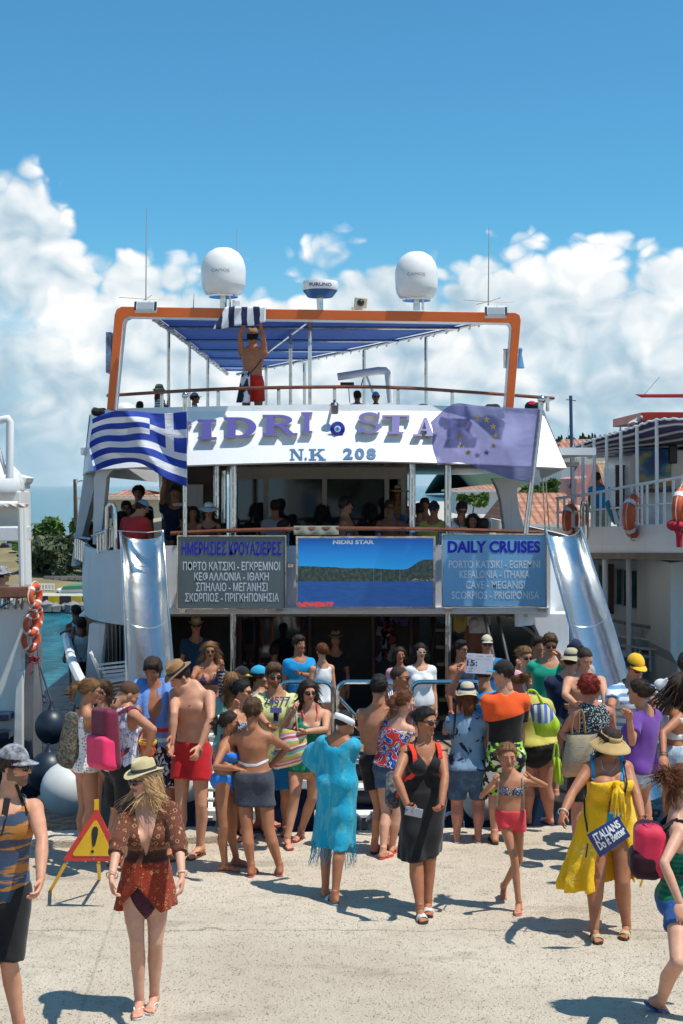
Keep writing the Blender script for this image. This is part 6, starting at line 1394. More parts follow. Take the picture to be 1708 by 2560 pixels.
# warning sign on the quay
def Ai(x, y, Y): return W((0+x/2.8)*.91803, (1550+y/2.8)*.91803, Y)
def warning(fn, Y, label, full=True):
 c = fn(620, 1700, Y); r = root('warning_sign', (c.x, c.y, 0), label, 'sign', 'warning triangles on the quay')
 YEL = plain('sign_yellow', (.80, .46, .015), .45, var=.08, vscale=8); RED = plain('sign_red', (.60, .045, .03), .45, var=.15, vscale=12);
 A_, B_, C_ = fn(678, 1312, Y), fn(862, 1690, Y), fn(432, 1688, Y); cen = (A_+B_+C_)/3
 def rnd_tri(k, off=0):
  o = []; P_ = [cen+(p-cen)*k for p in (A_, B_, C_)]
  for i in range(3):
   p, a, b_ = P_[i], P_[i-1], P_[(i+1) % 3]; d1, d2 = (a-p).normalized(), (b_-p).normalized()
   for s_ in (0, .5, 1): q = (p+d1*.03).lerp(p+d2*.03, s_); o.append(q.lerp(p, .35 if s_ == .5 else 0))
  return o
 mb = MB(); T_ = rnd_tri(1.0); mb.prism(T_[::-1], (0, 0, 0), (0, .012, 0)); pn = mb.build('panel', RED, r)
 mb = MB(); mb.prism(rnd_tri(.70)[::-1], (0, -.003, 0), (0, .001, 0)); mb.build('yellow_field', YEL, pn)
 bl = plain('sign_black', (.02, .02, .02), .5); mb = MB()
 mb.prism([fn(x, y, Y) for x, y in ((648, 1460), (660, 1446), (676, 1446), (688, 1462), (686, 1500), (668, 1575), (652, 1590), (646, 1570), (642, 1500))][::-1], (0, -.006, 0), (0, -.002, 0)); mb.build('exclamation_mark', bl, pn)
 mb = MB(); c = fn(648, 1620, Y); mb.prism([c+Vector((.013*math.cos(a), 0, .013*math.sin(a))) for a in np.linspace(0, 6.283, 14, endpoint=False)], (0, -.006, 0), (0, -.002, 0)); mb.build('exclamation_dot', bl, pn)
 for a, b_ in (((460, 1705), (350, 1900)), ((690, 1705), (697, 1815))):
  mb = MB(); p = fn(*a, Y+.01); b_ = b_ if full else (a[0], 1812); g_ = Yground('A', *b_) if full else Y+.05;
  q = fn(*b_, g_); q.z = max(q.z, 0.0); mb.beam(p, q, .028, .012, up=(0, 1, 0)); mb.build('leg', YEL, r)
 mb = MB(); mb.beam(fn(676, 1330, Y+.01), fn(676, 1258, Y+.01), .034*1.1, .014, up=(0, 1, 0)); mb.build('handle', YEL, r)
 mb = MB(); mb.beam(fn(676, 1300, Y+.03), fn(697, 1815, Y+(.45 if full else .06)), .02, .02); mb.build('rear_stay', YEL, r)
 for x, y in ((500, 1560), (600, 1690), (470, 1700), (728, 1500), (655, 1670)):
  mb = MB(); mb.sphere(fn(x, y, Y-.002), .008, 8, (1, .4, 1)); mb.build('bolt', STEEL, r)
 return r
warning(Ai, 11.75, 'yellow and red warning triangle on yellow legs behind the woman in the straw hat')
sh_ = W(1480*1.0, 1900, 12.3); s0 = Ai(640, 1600, 11.75)
dd = W(1482, 1995, 12.3); ss = Ai(690, 1815, 11.75)
w2 = warning(lambda x, y, Y: Ai(x, y, 11.75)+Vector((0, Y-11.75, 0)), 11.75, 'second warning triangle, seen edge-on behind the pink backpack at right', False)
w2.location = (W(1482, 1995, 1).x*11.6, 11.7, 0); w2.rotation_euler = (0, 0, R(86))
# shores
def leafmat(name, a, b2):
 m, t, b = new_mat(name); tc = t.node('ShaderNodeTexCoord').outputs['Object']; g_ = t.node('ShaderNodeNewGeometry')
 t.set(b.inputs['Base Color'], t.mix(t.sstep(t.noise(tc, .8, 4, .6), .3, .7), a, b2)); b.inputs['Roughness'].default_value = .7; return m
LF1 = leafmat('olive_leaves', (.055, .080, .035), (.13, .155, .075)); LF2 = leafmat('bright_leaves', (.045, .10, .012), (.12, .20, .03)); LF3 = leafmat('hill_wood_leaves', (.02, .045, .018), (.05, .08, .03)); BARK = plain('bark', (.10, .07, .05), .9, var=.3, bump=.6)
def tree(cx, y_base, y_top, wpx, Y, leaf, label, group=None, n=2600, lobes=9, seed=1, leafsz=.16):
 """crown of many small leaf clumps in several lobes, tapered trunk with limbs"""
 g_ = np.random.RandomState(seed); b0 = W(cx, y_base, Y); t0 = W(cx, y_top, Y); H = t0.z-b0.z; Wd = wpx*Y/FS; r = root('tree', tuple(b0), label, 'tree', group)
 ls = []
 for i in range(lobes):
  a = g_.rand()*6.28; rr = g_.rand()**.6*Wd*.36; z = b0.z+H*(.30+.52*g_.rand()*(1-.35*rr/(Wd*.5))); ls.append((b0.x+rr*math.cos(a), b0.y+rr*.8*math.sin(a), z, Wd*(.13+.12*g_.rand()), H*(.13+.08*g_.rand())))
 mb = MB(); mb.tube([b0-Vector((0, 0, .3)), b0+Vector((.1, 0, H*.25)), b0+Vector((.05, .1, H*.45))], [H*.045, H*.032, H*.015], 8)
 for x, y, z, a, c in ls[:6]: mb.tube([b0+Vector((.05, 0, H*.22)), Vector((x, y, z-c*.3))], [H*.02, H*.006], 6)
 mb.build('trunk', BARK, r, smooth=True)
 V = []; N_ = n
 for k in range(N_):
  x, y, z, a, c = ls[k % lobes]; d_ = g_.normal(size=3); d_ /= np.linalg.norm(d_); q = .55+.5*g_.rand(); p = np.array([x, y, z])+d_*np.array([a, a, c])*q
  u = g_.normal(size=3); u /= np.linalg.norm(u); w_ = np.cross(u, g_.normal(size=3)); w_ /= np.linalg.norm(w_); s_ = leafsz*(.6+.8*g_.rand()); V += [p-u*s_, p+w_*s_*.5, p+u*s_, p-w_*s_*.5]
 V = np.array(V); F = np.arange(len(V)).reshape(-1, 4); o = mesh_np('crown', V, F, leaf, r, smooth=False)
 return r
GT = 'trees and bushes on the left bank'
tree(142, 1338, 1200, 205, 58, LF1, 'large grey-green olive bush on the left bank, beside the ferry hull', GT, 7500, 16, 3, .17)
tree(112, 1250, 1186, 75, 64, LF2, 'bright green tree top behind the olive bush on the left bank', GT, 1500, 7, 5, .2)
tree(190, 1260, 1180, 60, 66, LF2, 'light green tree left of the yellow house', GT, 1300, 6, 8, .2)
tree(205, 1330, 1225, 60, 60, LF1, 'small olive bush half hidden by the ferry bulwark', GT, 1200, 6, 9, .16)
tree(22, 1262, 1238, 40, 70, LF2, 'low bush beside the parked white car', GT, 400, 4, 10, .15)
tree(150, 1345, 1290, 60, 57, LF1, 'dark shaded bush over the stone bank wall', GT, 900, 6, 12, .15)
pb = W(86, 1260, 66); pr = root('palm_tree', tuple(pb), 'small palm tree at the left of the green trees', 'tree'); part(pr, 'trunk', BARK, lambda mb: mb.tube([pb, W(88, 1205, 66)], .2, 8))
for i in range(13):
 a = i*.483; mb = MB(); c = W(88, 1203, 66); L = 1.15
 mb.grid(lambda u, v: c+Vector(((L*v)*math.cos(a)+(u-.5)*.22*math.sin(a)*(1-v), (L*v)*math.sin(a)-(u-.5)*.22*math.cos(a)*(1-v), .45*v-1.0*v*v)), 2, 6); mb.build('frond', LF2, pr)
SLOPE = plain('dry_grass_slope', (.21, .165, .075), .95, var=.3, vscale=.6, bump=.5, bscale=6)
mb = MB()
def bank(u, v):
 x = -24+26*u; return Vector((x, 53.6+14*v, -.75+(1.35*v**.7)+.10*math.sin(x*.9+v*3)*(v > .05)))
mb.sheet(bank, 40, 10, (0, 0, -.5)); mb.build('bank_slope', SLOPE, None, kind='structure')
mb = MB(); mb.quad((-120, 66, .3), (2, 66, .3), (2, 86, .5), (-120, 86, .5)); mb.build('left_shore', SLOPE, None, kind='structure')
mb = MB(); mb.box2((-60, 52, -1.4), (-4, 56, -.62)); mb.build('far_quay', plain('far_concrete', (.45, .42, .36), .9, var=.2), None, kind='structure')
kr = empty('painted_kerb', (0, 0, 0)); kr['kind'] = 'structure'; kr['_org'] = (0, 0, 0); KY = plain('kerb_yellow', (.60, .42, .03), .7, var=.15); KB = plain('kerb_black', (.03, .03, .03), .8)
for i in range(26):
 x = -17+i*.42; mb = MB(); mb.box2((x, 51.86, -.82), (x+.41, 51.99, -.56)); mb.build('kerb_stone', KY if i % 2 else KB, kr)
rr_ = random.Random(5); rip = empty('rock_edge', (0, 0, 0)); rip['kind'] = 'structure'; rip['_org'] = (0, 0, 0); RK = plain('rock', (.22, .21, .20), .9, var=.3, vscale=2, bump=.6)
for i in range(34):
 x = -17+i*.33; S_ = .22+.18*rr_.random(); mb = MB(); mb.sphere((x, 51.6, -1.08+.12*rr_.random()), S_, 7, (1, 1, .7)); mb.v = [(a+.05*rr_.random(), b_+.05*rr_.random(), c+.05*rr_.random()) for a, b_, c in mb.v]; mb.build('rock', RK, rip)
wl = root('stone_wall', tuple(W(160, 1360, 56.5)), 'grey rubble stone wall under the olive bush across the water', 'wall'); g = random.Random(8)
part(wl, 'backing', plain('mortar', (.20, .18, .15), .9, var=.2), lambda mb: mb.box2(W(60, 1364, 56.6), Vector(W(235, 1330, 56.6))+Vector((0, .4, 0))))
zz = W(0, 1364, 56.5).z
while zz < W(0, 1332, 56.5).z:
 xx = W(100, 1300, 56.5).x; h_ = .16+.07*g.random()
 while xx < W(235, 1300, 56.5).x:
  w_ = .22+.3*g.random(); mb = MB(); mb.box((xx+w_/2, 56.52+.04*g.random(), zz+h_/2), (w_-.03, .12, h_-.03)); mb.build('stone', plain('wall_stone%d' % int(g.random()*3), [(.26, .24, .21), (.20, .19, .17), (.32, .29, .25)][int(g.random()*3)], .9, var=.2, bump=.4, bscale=8), wl); xx += w_
 zz += h_
fr_ = root('white_fence', tuple(W(105, 1360, 54.5)), 'low white metal fence on the far quay', 'fence')
for x in (88, 95, 102, 110, 117, 124): part(fr_, 'post', WHITE, lambda mb: mb.tube([W(x, 1368, 54.5), W(x, 1340, 54.5)], .03, 5))
for y in (1341, 1353): part(fr_, 'rail', WHITE, lambda mb: mb.tube([W(86, y, 54.5), W(125, y, 54.5)], .025, 5))
bt = root('small_boat', tuple(W(165, 1360, 54)), 'little white and green dinghy behind the striped kerb', 'boat')
part(bt, 'hull', WHITE, lambda mb: mb.prism([W(x, y, 54) for x, y in ((128, 1352), (200, 1350), (205, 1358), (190, 1367), (140, 1367))][::-1], (0, 0, 0), (0, 1.2, 0)), bevel=.05); part(bt, 'cover', plain('green_cover', (.05, .22, .12), .7), lambda mb: mb.prism([W(x, y, 53.9) for x, y in ((145, 1346), (190, 1344), (196, 1350), (140, 1352))][::-1], (0, 0, 0), (0, 1.2, 0)))
cr_ = root('parked_car', tuple(W(22, 1262, 66)), 'white car parked on the far left shore', 'car'); cw = 1
part(cr_, 'body', WHITE, lambda mb: mb.prism([W(x, y, 66) for x, y in ((2, 1258), (3, 1250), (10, 1247), (16, 1239), (34, 1238), (39, 1247), (44, 1250), (45, 1258))][::-1], (0, 0, 0), (0, 1.6, 0)), bevel=.06)
part(cr_, 'windscreen', GLASS, lambda mb: mb.prism([W(x, y, 65.96) for x, y in ((13, 1247), (18, 1240), (32, 1240), (36, 1247))][::-1], (0, 0, 0), (0, .02, 0)))
for x in (10, 38): part(cr_, 'wheel', BLACK, lambda mb: mb.lathe(W(x, 1258, 65.95), [(.001, 0), (.2, 0), (.24, .05), (.24, .18), (.001, .2)], 14, rot=Matrix.Rotation(R(-90), 3, 'X')))
cp_ = root('green_parasol_plant', tuple(W(40, 1262, 64)), 'small yellow-green shrub beside the white car', 'plant'); part(cp_, 'foliage', LF2, lambda mb: [mb.box(W(40+8*math.sin(i*1.7), 1252+9*math.cos(i*2.3), 64+.2*math.sin(i)), (.16, .16, .10), Matrix.Rotation(i, 3, 'X')) for i in range(60)])
po = root('utility_pole', tuple(W(174, 1200, 62)), 'thin dark utility pole left of the ferry with a short arm', 'pole'); part(po, 'pole', BARK, lambda mb: mb.tube([W(175, 1210, 62), W(172, 1100, 62)], [.10, .07], 7)); part(po, 'arm', STEELB, lambda mb: mb.tube([W(172, 1106, 62), W(190, 1103, 62)], .025, 5)); part(po, 'insulator', PLC, lambda mb: mb.box(W(176, 1104, 62), (.12, .1, .2)))
def house(name, label, x0, x1, yb, ye, Y, depth, wall, roof_y, roofmat, wins=(), shut=None, cat='house', over=.4, hip=0.6, tile=True):
 a, b_ = W(x0, yb, Y), W(x1, ye, Y); r = root(name, ((a.x+b_.x)/2, Y, a.z), label, cat)
 part(r, 'wall', wall, lambda mb: mb.box2((a.x, Y, a.z), (b_.x, Y+depth, b_.z)))
 zr = W(x0, roof_y, Y+depth*.5).z; H = zr-b_.z; A = Vector((a.x-over, Y-over, b_.z-.1)); B = Vector((b_.x+over, Y-over, b_.z-.1)); hp_ = depth*.5*hip; C_ = Vector((b_.x+over-hp_, Y+depth*.5, zr)); D_ = Vector((a.x-over+hp_, Y+depth*.5, zr))
 rf = part(r, 'roof', roofmat, lambda mb: (mb.add([A, B, C_, D_], [(0, 1, 2, 3)]), mb.add([B, Vector((B.x, Y+depth+over, B.z)), C_], [(0, 1, 2)]), mb.add([A, D_, Vector((A.x, Y+depth+over, A.z))], [(0, 1, 2)]), mb.add([Vector((A.x, Y+depth+over, A.z)), D_, C_, Vector((B.x, Y+depth+over, B.z))], [(0, 1, 2, 3)])))
 part(r, 'eaves', plain('eaves_white', (.6, .58, .54), .7), lambda mb: mb.box2((A.x, Y-over, b_.z-.22), (B.x, Y+depth+over, b_.z-.10)))
 for w_ in wins:
  wx0, wx1, wy0, wy1 = w_; f = part(r, 'window', shut or GLASS, lambda mb: mb.box2(W(wx0, wy1, Y-.06), Vector(W(wx1, wy0, Y-.06))+Vector((0, .05, 0))))
  cx = (wx0+wx1)/2; mb = MB(); mb.box2(W(cx-(wx1-wx0)*.18, wy1-1, Y-.08), Vector(W(cx+(wx1-wx0)*.18, wy0+1, Y-.08))+Vector((0, .01, 0))); mb.build('pane', GLASS, f)
 return r, (A, B, C_, D_)
def tiles(name, a, b2, sc_=6.0, rows=5.0):
 m, t, b = new_mat(name); tc = t.node('ShaderNodeTexCoord').outputs['Object']; x_, y_, z_ = t.sep(tc)
 n_ = t.noise(tc, 2.0, 5, .6); cells = t.noise(t.vmath('MULTIPLY', t.vmath('SNAP', tc, (.35, 90, .16)), (9, 1, 13)), 3, 1)
 c = t.mix(t.sstep(n_, .3, .7), a, b2); c = t.mix(t.math('MULTIPLY', t.sstep(cells, .35, .65), .5), c, tuple(x*.6 for x in a)); row = t.math('FRACT', t.math('MULTIPLY', z_, rows)); c = t.mix(t.math('MULTIPLY', t.sstep(row, .25, .0), .6), c, tuple(x*.35 for x in a))
 t.set(b.inputs['Base Color'], c); b.inputs['Roughness'].default_value = .85
 wv_ = t.math('SINE', t.math('MULTIPLY', x_, sc_*3)); bp = t.node('ShaderNodeBump'); t.set(bp.inputs['Height'], t.math('ADD', wv_, t.math('MULTIPLY', row, 1.2))); bp.inputs['Strength'].default_value = .8; bp.inputs['Distance'].default_value = .05; t.set(b.inputs['Normal'], bp.outputs[0]); return m
TILE = tiles('terracotta_tiles', (.42, .17, .095), (.52, .25, .15)); TILE2 = tiles('ochre_tiles', (.50, .30, .14), (.60, .40, .22))
YELW = plain('ochre_wall', (.58, .50, .34), .85, var=.06); WHW = plain('house_white', (.62, .62, .60), .85, var=.08, vscale=.4); PINK = plain('pink_wall', (.55, .26, .22), .85, var=.06); SHUT = plain('blue_shutter', (.10, .22, .34), .6); GRS = plain('green_shutter', (.03, .2, .17), .6)
house('yellow_house', 'pale yellow house with blue shutters and tiled roof behind the ferry side', 193, 348, 1268, 1137, 74, 10, YELW, 1124, TILE, [(205, 213, 1160, 1192), (222, 231, 1158, 1190), (250, 258, 1160, 1190), (282, 290, 1152, 1175), (310, 320, 1152, 1185)], SHUT)
mb = MB(); mb.box2((5, 58, -3), (80, 300, .0)); mb.build('right_shore', MATS['far_concrete'], None, kind='structure')
hs_, (A, B, C_, D_) = house('boathouse', 'long low building with pink-brown tiled roof and two skylights behind the ferry stern', 1196, 1340, 1262, 1197, 62, 12, WHW, 1131, TILE, (), hip=.05)
for x, y in ((1222, 1163), (1360, 1167)):
 u = .42;
 if x < 1340:
  p = W(x, y, 65.6); part(hs_, 'skylight', plain('skylight_glass', (.25, .32, .34), .15), lambda mb: mb.box((p.x, p.y, p.z), (.42, .06, .40), Matrix.Rotation(R(-52), 3, 'X')))
house('white_house', 'tall white house with tiled roof above the boathouse on the right', 1285, 1450, 1132, 1044, 92, 12, WHW, 1008, TILE, [(1314, 1329, 1061, 1106)], plain('dark_shutter', (.05, .05, .055), .6), hip=.25)
house('far_house', 'distant white house with green shutters seen under the ferry soffit', 1050, 1230, 1180, 1122, 100, 10, WHW, 1112, TILE, [(1112, 1122, 1130, 1152), (1080, 1088, 1132, 1152)], GRS)
a, b_ = W(1322, 1133, 75), W(1412, 1090, 75); r = root('pink_house', ((a.x+b_.x)/2, 75, a.z), 'pink gabled house with ochre tiles behind the right boat rail', 'house')
part(r, 'wall', PINK, lambda mb: (mb.prism([W(x, y, 75) for x, y in ((1324, 1160), (1324, 1098), (1342, 1093), (1354, 1093), (1372, 1064), (1395, 1120), (1395, 1160))][::-1], (0, 0, 0), (0, 6, 0))))
part(r, 'roof', TILE2, lambda mb: mb.prism([W(1370, 1063, 74.8), W(1414, 1063, 79), W(1414, 1122, 79), W(1390, 1124, 74.8)][::-1], (0, 0, 0), (0, .15, .1)))
part(r, 'trim', WHW, lambda mb: mb.beam(W(1345, 1094, 74.9), W(1324, 1098, 74.9), .1, .1))
GR = 'trees on the right shore'
tree(1258, 1150, 1094, 50, 78, LF2, 'round green tree right of the leaning flagpole', GR, 1800, 8, 21, .2); tree(1215, 1150, 1112, 60, 77, LF2, 'low green tree under the ferry soffit corner', GR, 1200, 7, 22, .2); tree(1085, 1165, 1128, 70, 80, LF2, 'green tree seen between the ferry pillars', GR, 1500, 7, 23, .2); tree(1320, 1133, 1105, 30, 76, LF2, 'small shrub below the white house', GR, 500, 5, 24, .15)
mb = MB(); mb.sheet(lambda u, v: Vector((40+190*u, 420+260*v, -1+(19+3*math.sin(u*7)+1.5*math.sin(u*23+v*5))*math.sin(math.pi*min(1, .06+v*.9))*(.55+.45*math.sin(math.pi*min(1, u*1.05))))), 60, 16, (0, 0, -1)); mb.build('hill', LF3, None, kind='structure', smooth='all')
g = np.random.RandomState(5); V = []
for k in range(420):
 u, v = g.rand(), .35+.25*g.rand(); x = 40+190*u; y = 420+260*v; z = -1+(19+3*math.sin(u*7)+1.5*math.sin(u*23+v*5))*math.sin(math.pi*min(1, .06+v*.9))*(.55+.45*math.sin(math.pi*min(1, u*1.05))); h_ = 1.6+2.2*g.rand(); w_ = .7+.5*g.rand()
 V += [(x-w_, y, z-1), (x+w_, y, z-1), (x+w_*.5, y, z+h_*.8), (x-w_*.3, y, z+h_), (x, y-w_, z-1), (x, y+w_, z-1), (x, y+w_*.4, z+h_*.9), (x, y-w_*.4, z+h_)]
mesh_np('hill_trees', np.array(V), np.arange(len(V)).reshape(-1, 4), LF3, None, smooth=False, kind='stuff')
ms = root('sailboat_mast', tuple(W(1314, 1240, 42)), 'thin dark blue sailing mast rising behind the right boat rail', 'mast'); part(ms, 'mast', plain('mast_blue', (.03, .07, .15), .4), lambda mb: mb.tube([W(1316, 1260, 42), W(1310, 908, 42)], .05, 8)); part(ms, 'spreader', STEELB, lambda mb: mb.tube([W(1322, 920, 42), W(1300, 917, 42)], .015, 5))
part(ms, 'shroud', STEELB, lambda mb: mb.tube([W(1310, 960, 42), W(1285, 1100, 42)], .007, 4)); part(ms, 'shroud', STEELB, lambda mb: mb.tube([W(1310, 960, 42), W(1330, 1100, 42)], .007, 4))
ms = root('sailboat_mast', tuple(W(1424, 1100, 45)), 'short thin mast top left of the red roof', 'mast'); part(ms, 'mast', STEELB, lambda mb: mb.tube([W(1425, 1120, 45), W(1424, 960, 45)], .03, 6))
for x0, y0, x1, y1 in ((1245, 1110, 1252, 1215), (1251, 1110, 1262, 1215)):
 ms = root('stay_wire', tuple(W(x1, y1, 30)), 'thin steel stay wire crossing the tiled roof, '+('left' if x0 < 1250 else 'right')+' one of two', 'wire'); part(ms, 'wire', ROPE, lambda mb: mb.tube([W(x0, y0-30, 30), W(x1, y1+20, 30)], .012, 5))
tb = root('moored_boat', tuple(W(1180, 1420, 34)), 'low teal-hulled boat seen through the ferry on the right', 'boat'); part(tb, 'hull', plain('teal_hull', (.02, .24, .30), .3), lambda mb: mb.prism([W(x, y, 34) for x, y in ((1120, 1380), (1250, 1384), (1245, 1422), (1130, 1420))][::-1], (0, 0, 0), (0, 2, 0)), bevel=.08); part(tb, 'deckhouse', WHITE, lambda mb: mb.box2(W(1040, 1218, 34.5), Vector(W(1130, 1190, 34.5))+Vector((0, 1, 0))), bevel=.1); part(tb, 'cabin_side', WHITE2, lambda mb: mb.box2(W(1060, 1390, 34.6), Vector(W(1140, 1215, 34.6))+Vector((0, 1, 0))), bevel=.1)
for i, (x, w_, h_) in enumerate(((-34, 15, 7.5), (-15, 13, 9), (3, 14, 7), (22, 16, 8.5))):  # unseen houses added to darken reflections in window glass and slides
 r = root('house', (x, -52, 0), ['cream', 'tall ochre', 'low white', 'wide pale'][i]+' unseen house added behind the camera to darken reflections', 'house'); part(r, 'wall', [WHW, YELW, WHW, PINK][i], lambda mb: mb.box2((x-w_/2, -60, 0), (x+w_/2, -52, h_))); part(r, 'roof', TILE, lambda mb: mb.add([(x-w_/2-.5, -51.5, h_), (x+w_/2+.5, -51.5, h_), (x+w_/2+.5, -60.5, h_), (x-w_/2-.5, -60.5, h_), (x-w_/4, -56, h_+2.4), (x+w_/4, -56, h_+2.4)], [(1, 0, 4, 5), (2, 1, 5), (3, 2, 5, 4), (0, 3, 4)]))
 for k in range(4):
  for z in (1.2, 4.4): part(r, 'window', SHUT, lambda mb: mb.box2((x-w_/2+1.2+k*3.2, -51.95, z), (x-w_/2+2.3+k*3.2, -51.88, z+1.7)))
g = np.random.RandomState(3)
for i, (x, y, h_) in enumerate(((-20, -32, 7), (-9, -34, 8.5), (1.5, -31, 7.5), (11, -35, 8), (21, -32, 7))):  # unseen tree row, added as dark shapes for glass and steel to reflect
 r = root('tree', (x, y, 0), 'unseen tree added behind the camera to darken reflections, number '+['one', 'two', 'three', 'four', 'five'][i]+' from the left', 'tree', 'unseen trees added to darken reflections'); part(r, 'trunk', BARK, lambda mb: mb.tube([(x, y, 0), (x+.2, y, h_*.5)], [.25, .14], 7))
 d = g.normal(size=(900, 3)); d /= np.linalg.norm(d, axis=1)[:, None]; c = np.array([x, y, h_*.68])+d*np.array([3.6, 2.8, h_*.34])*(.6+.4*g.rand(900, 1)); u = g.normal(size=(900, 3))*.32; w2_ = np.cross(u, g.normal(size=(900, 3)))*1.6; V = np.stack([c-u, c+w2_*.6, c+u, c-w2_*.6], 1).reshape(-1, 3); mesh_np('crown', V, np.arange(len(V)).reshape(-1, 4), LF1, r, smooth=False)
# cloth patterns
def pat(name, fn, rough=.85, bump=.25):
 m, t, b = new_mat(name); tc = t.node('ShaderNodeTexCoord').outputs['Object']; c = fn(t, tc); t.set(b.inputs['Base Color'], c); b.inputs['Roughness'].default_value = rough; b.inputs['Specular IOR Level'].default_value = .25; b.inputs['Sheen Weight'].default_value = .1
 bp = t.node('ShaderNodeBump'); t.set(bp.inputs['Height'], t.noise(tc, 30, 6, .6)); bp.inputs['Strength'].default_value = bump; bp.inputs['Distance'].default_value = .012; t.set(b.inputs['Normal'], bp.outputs[0]); MATS[name] = m; return m
def blot(t, tc, sc_, thr, w=.03, det=3, d=.0): return t.sstep(t.noise(tc, sc_, det, .55, d), thr-w, thr+w)
def paisley(t, tc):
 x, y, z = t.sep(tc); tc = t.vmath('ADD', tc, t.vmath('SCALE', t.node('ShaderNodeTexNoise', i_Vector=tc, i_Scale=20).outputs['Color'], .02)); v = t.node('ShaderNodeTexVoronoi', distance='MANHATTAN', i_Vector=tc, i_Scale=20, i_Randomness=.35).outputs[0]; v2 = t.voro(tc, 60, rnd=.7); n = t.noise(tc, 60, 4)
 dark = t.sstep(z, 1.02, 1.05); c = t.mix(dark, (.27, .030, .012), (.12, .035, .018)); band = t.math('MULTIPLY', t.sstep(z, 1.0, 1.02), t.sstep(z, 1.10, 1.07)); c = t.mix(t.math('MULTIPLY', band, .85), c, (.035, .017, .012))
 ring = t.math('ABSOLUTE', t.math('SUBTRACT', v, .34)); c = t.mix(t.math('MULTIPLY', t.sstep(ring, .09, .03), t.math('SUBTRACT', 1, band)), c, (.42, .24, .09)); c = t.mix(t.sstep(v, .17, .13), c, (.02, .012, .012)); c = t.mix(t.sstep(v, .07, .05), c, (.45, .14, .03))
 c = t.mix(t.math('MULTIPLY', t.math('MULTIPLY', t.sstep(v2, .28, .20), t.sstep(n, .4, .6)), t.math('SUBTRACT', .7, t.math('MULTIPLY', band, .6))), c, (.50, .30, .12)); return c
PAIS = pat('paisley_print', paisley)
FLORD = pat('dark_floral_print', lambda t, tc: t.mix(blot(t, t.vmath('MULTIPLY', tc, (1, 1, .7)), 16, .53, .012, 2, 1.2), (.025, .018, .035), (.62, .60, .60)))
LACE = pat('white_lace', lambda t, tc: t.mix(t.sstep(t.voro(tc, 38, rnd=.8), .30, .36), (.42, .25, .17), (.80, .79, .78)))
WTANK = pat('veined_white_cotton', lambda t, tc: t.mix(t.sstep(t.math('ABSOLUTE', t.math('SUBTRACT', t.noise(t.vmath('MULTIPLY', tc, (1, 1, .6)), 14, 5, .6), .5)), .03, .008), (.68, .69, .76), (.16, .17, .33)))
BLUFLO = pat('faded_blue_rose_print', lambda t, tc: t.mix(blot(t, tc, 7.5, .56, .02, 5, .6), t.mix(t.noise(tc, 5, 3), (.13, .24, .36), (.24, .36, .47)), (.012, .018, .07)))
LEO = pat('leopard_print', lambda t, tc: t.mix(t.sstep(t.voro(tc, 62), .33, .42), (.42, .48, .50), (.015, .02, .022)))
GEO = pat('small_geometric_print', lambda t, tc: t.mix(t.sstep(t.voro(tc, 85, rnd=.6), .35, .42), (.60, .62, .66), (.05, .06, .12)))
def zst(freq, a, b2, w=.5, axis=2):
 return lambda t, tc: t.mix(t.sstep(t.math('ABSOLUTE', t.math('SUBTRACT', t.math('FRACT', t.math('ADD', t.math('MULTIPLY', t.sep(tc)[axis], freq), t.math('MULTIPLY', t.noise(tc, 6, 2), .25))), .5)), w*.5-.03, w*.5+.03), a, b2)
STRTEE = pat('blue_striped_cotton', lambda t, tc: t.mix(t.math('MULTIPLY', zst(14, (1, 1, 1), (0, 0, 0), .45)(t, tc), t.sstep(t.noise(tc, 2.2, 2), .38, .48)), (.66, .68, .68), (.12, .28, .48)))
NAVSTR = pat('navy_striped_cotton', zst(24, (.02, .025, .05), (.65, .65, .66), .5)); GRST = pat('green_ribbed_cotton', zst(30, (.006, .10, .06), (.010, .17, .095), .5))
def multi(t, tc):
 n = t.noise(tc, 14, 1, .3, .9); return t.ramp(n, [(.0, (.55, .03, .02)), (.42, (.60, .05, .03)), (.47, (.72, .72, .70)), (.50, (.02, .06, .33)), (.58, (.03, .12, .45)), (.62, (.70, .70, .68)), (.66, (.65, .35, .03)), (.75, (.5, .02, .03))], 'CONSTANT')
MULTI = pat('red_blue_splash_print', multi); SKYTOP = pat('sunset_print', lambda t, tc: t.mix(t.sstep(t.noise(t.vmath('MULTIPLY', tc, (1.2, 1.2, 7)), 2.6, 6, .6), .50, .56), t.ramp(t.math('SUBTRACT', t.sep(tc)[2], .7), [(.15, (.018, .04, .065)), (.35, (.03, .075, .15)), (.6, (.06, .065, .09)), (.75, (.035, .06, .10))]), (.42, .17, .035)))
ORBLK = pat('orange_black_cotton', lambda t, tc: (lambda x, z: t.mix(t.sstep(t.math('ADD', z, t.math('MULTIPLY', x, -.25)), 1.232, 1.238), (.015, .014, .014), (.90, .11, .02)))(t.sep(tc)[0], t.sep(tc)[2]))
GRFLO = pat('green_white_black_print', lambda t, tc: t.mix(blot(t, tc, 17, .5, .01, 1), t.mix(blot(t, tc, 9, .52, .01, 1), (.25, .55, .03), (.7, .7, .66)), (.02, .02, .02)))
TURQ = pat('turquoise_crinkle_cotton', lambda t, tc: t.mix(t.math('MULTIPLY', blot(t, t.vmath('MULTIPLY', tc, (2.2, 2.2, .6)), 9, .54, .03, 6), .55), (.012, .33, .50), (.10, .42, .50)), bump=.6)
GRLACE = pat('green_lace', lambda t, tc: t.mix(t.sstep(t.voro(t.vmath('MULTIPLY', tc, (1, 1, .7)), 40), .25, .42), (.005, .24, .13), (.004, .14, .09)), bump=.5)
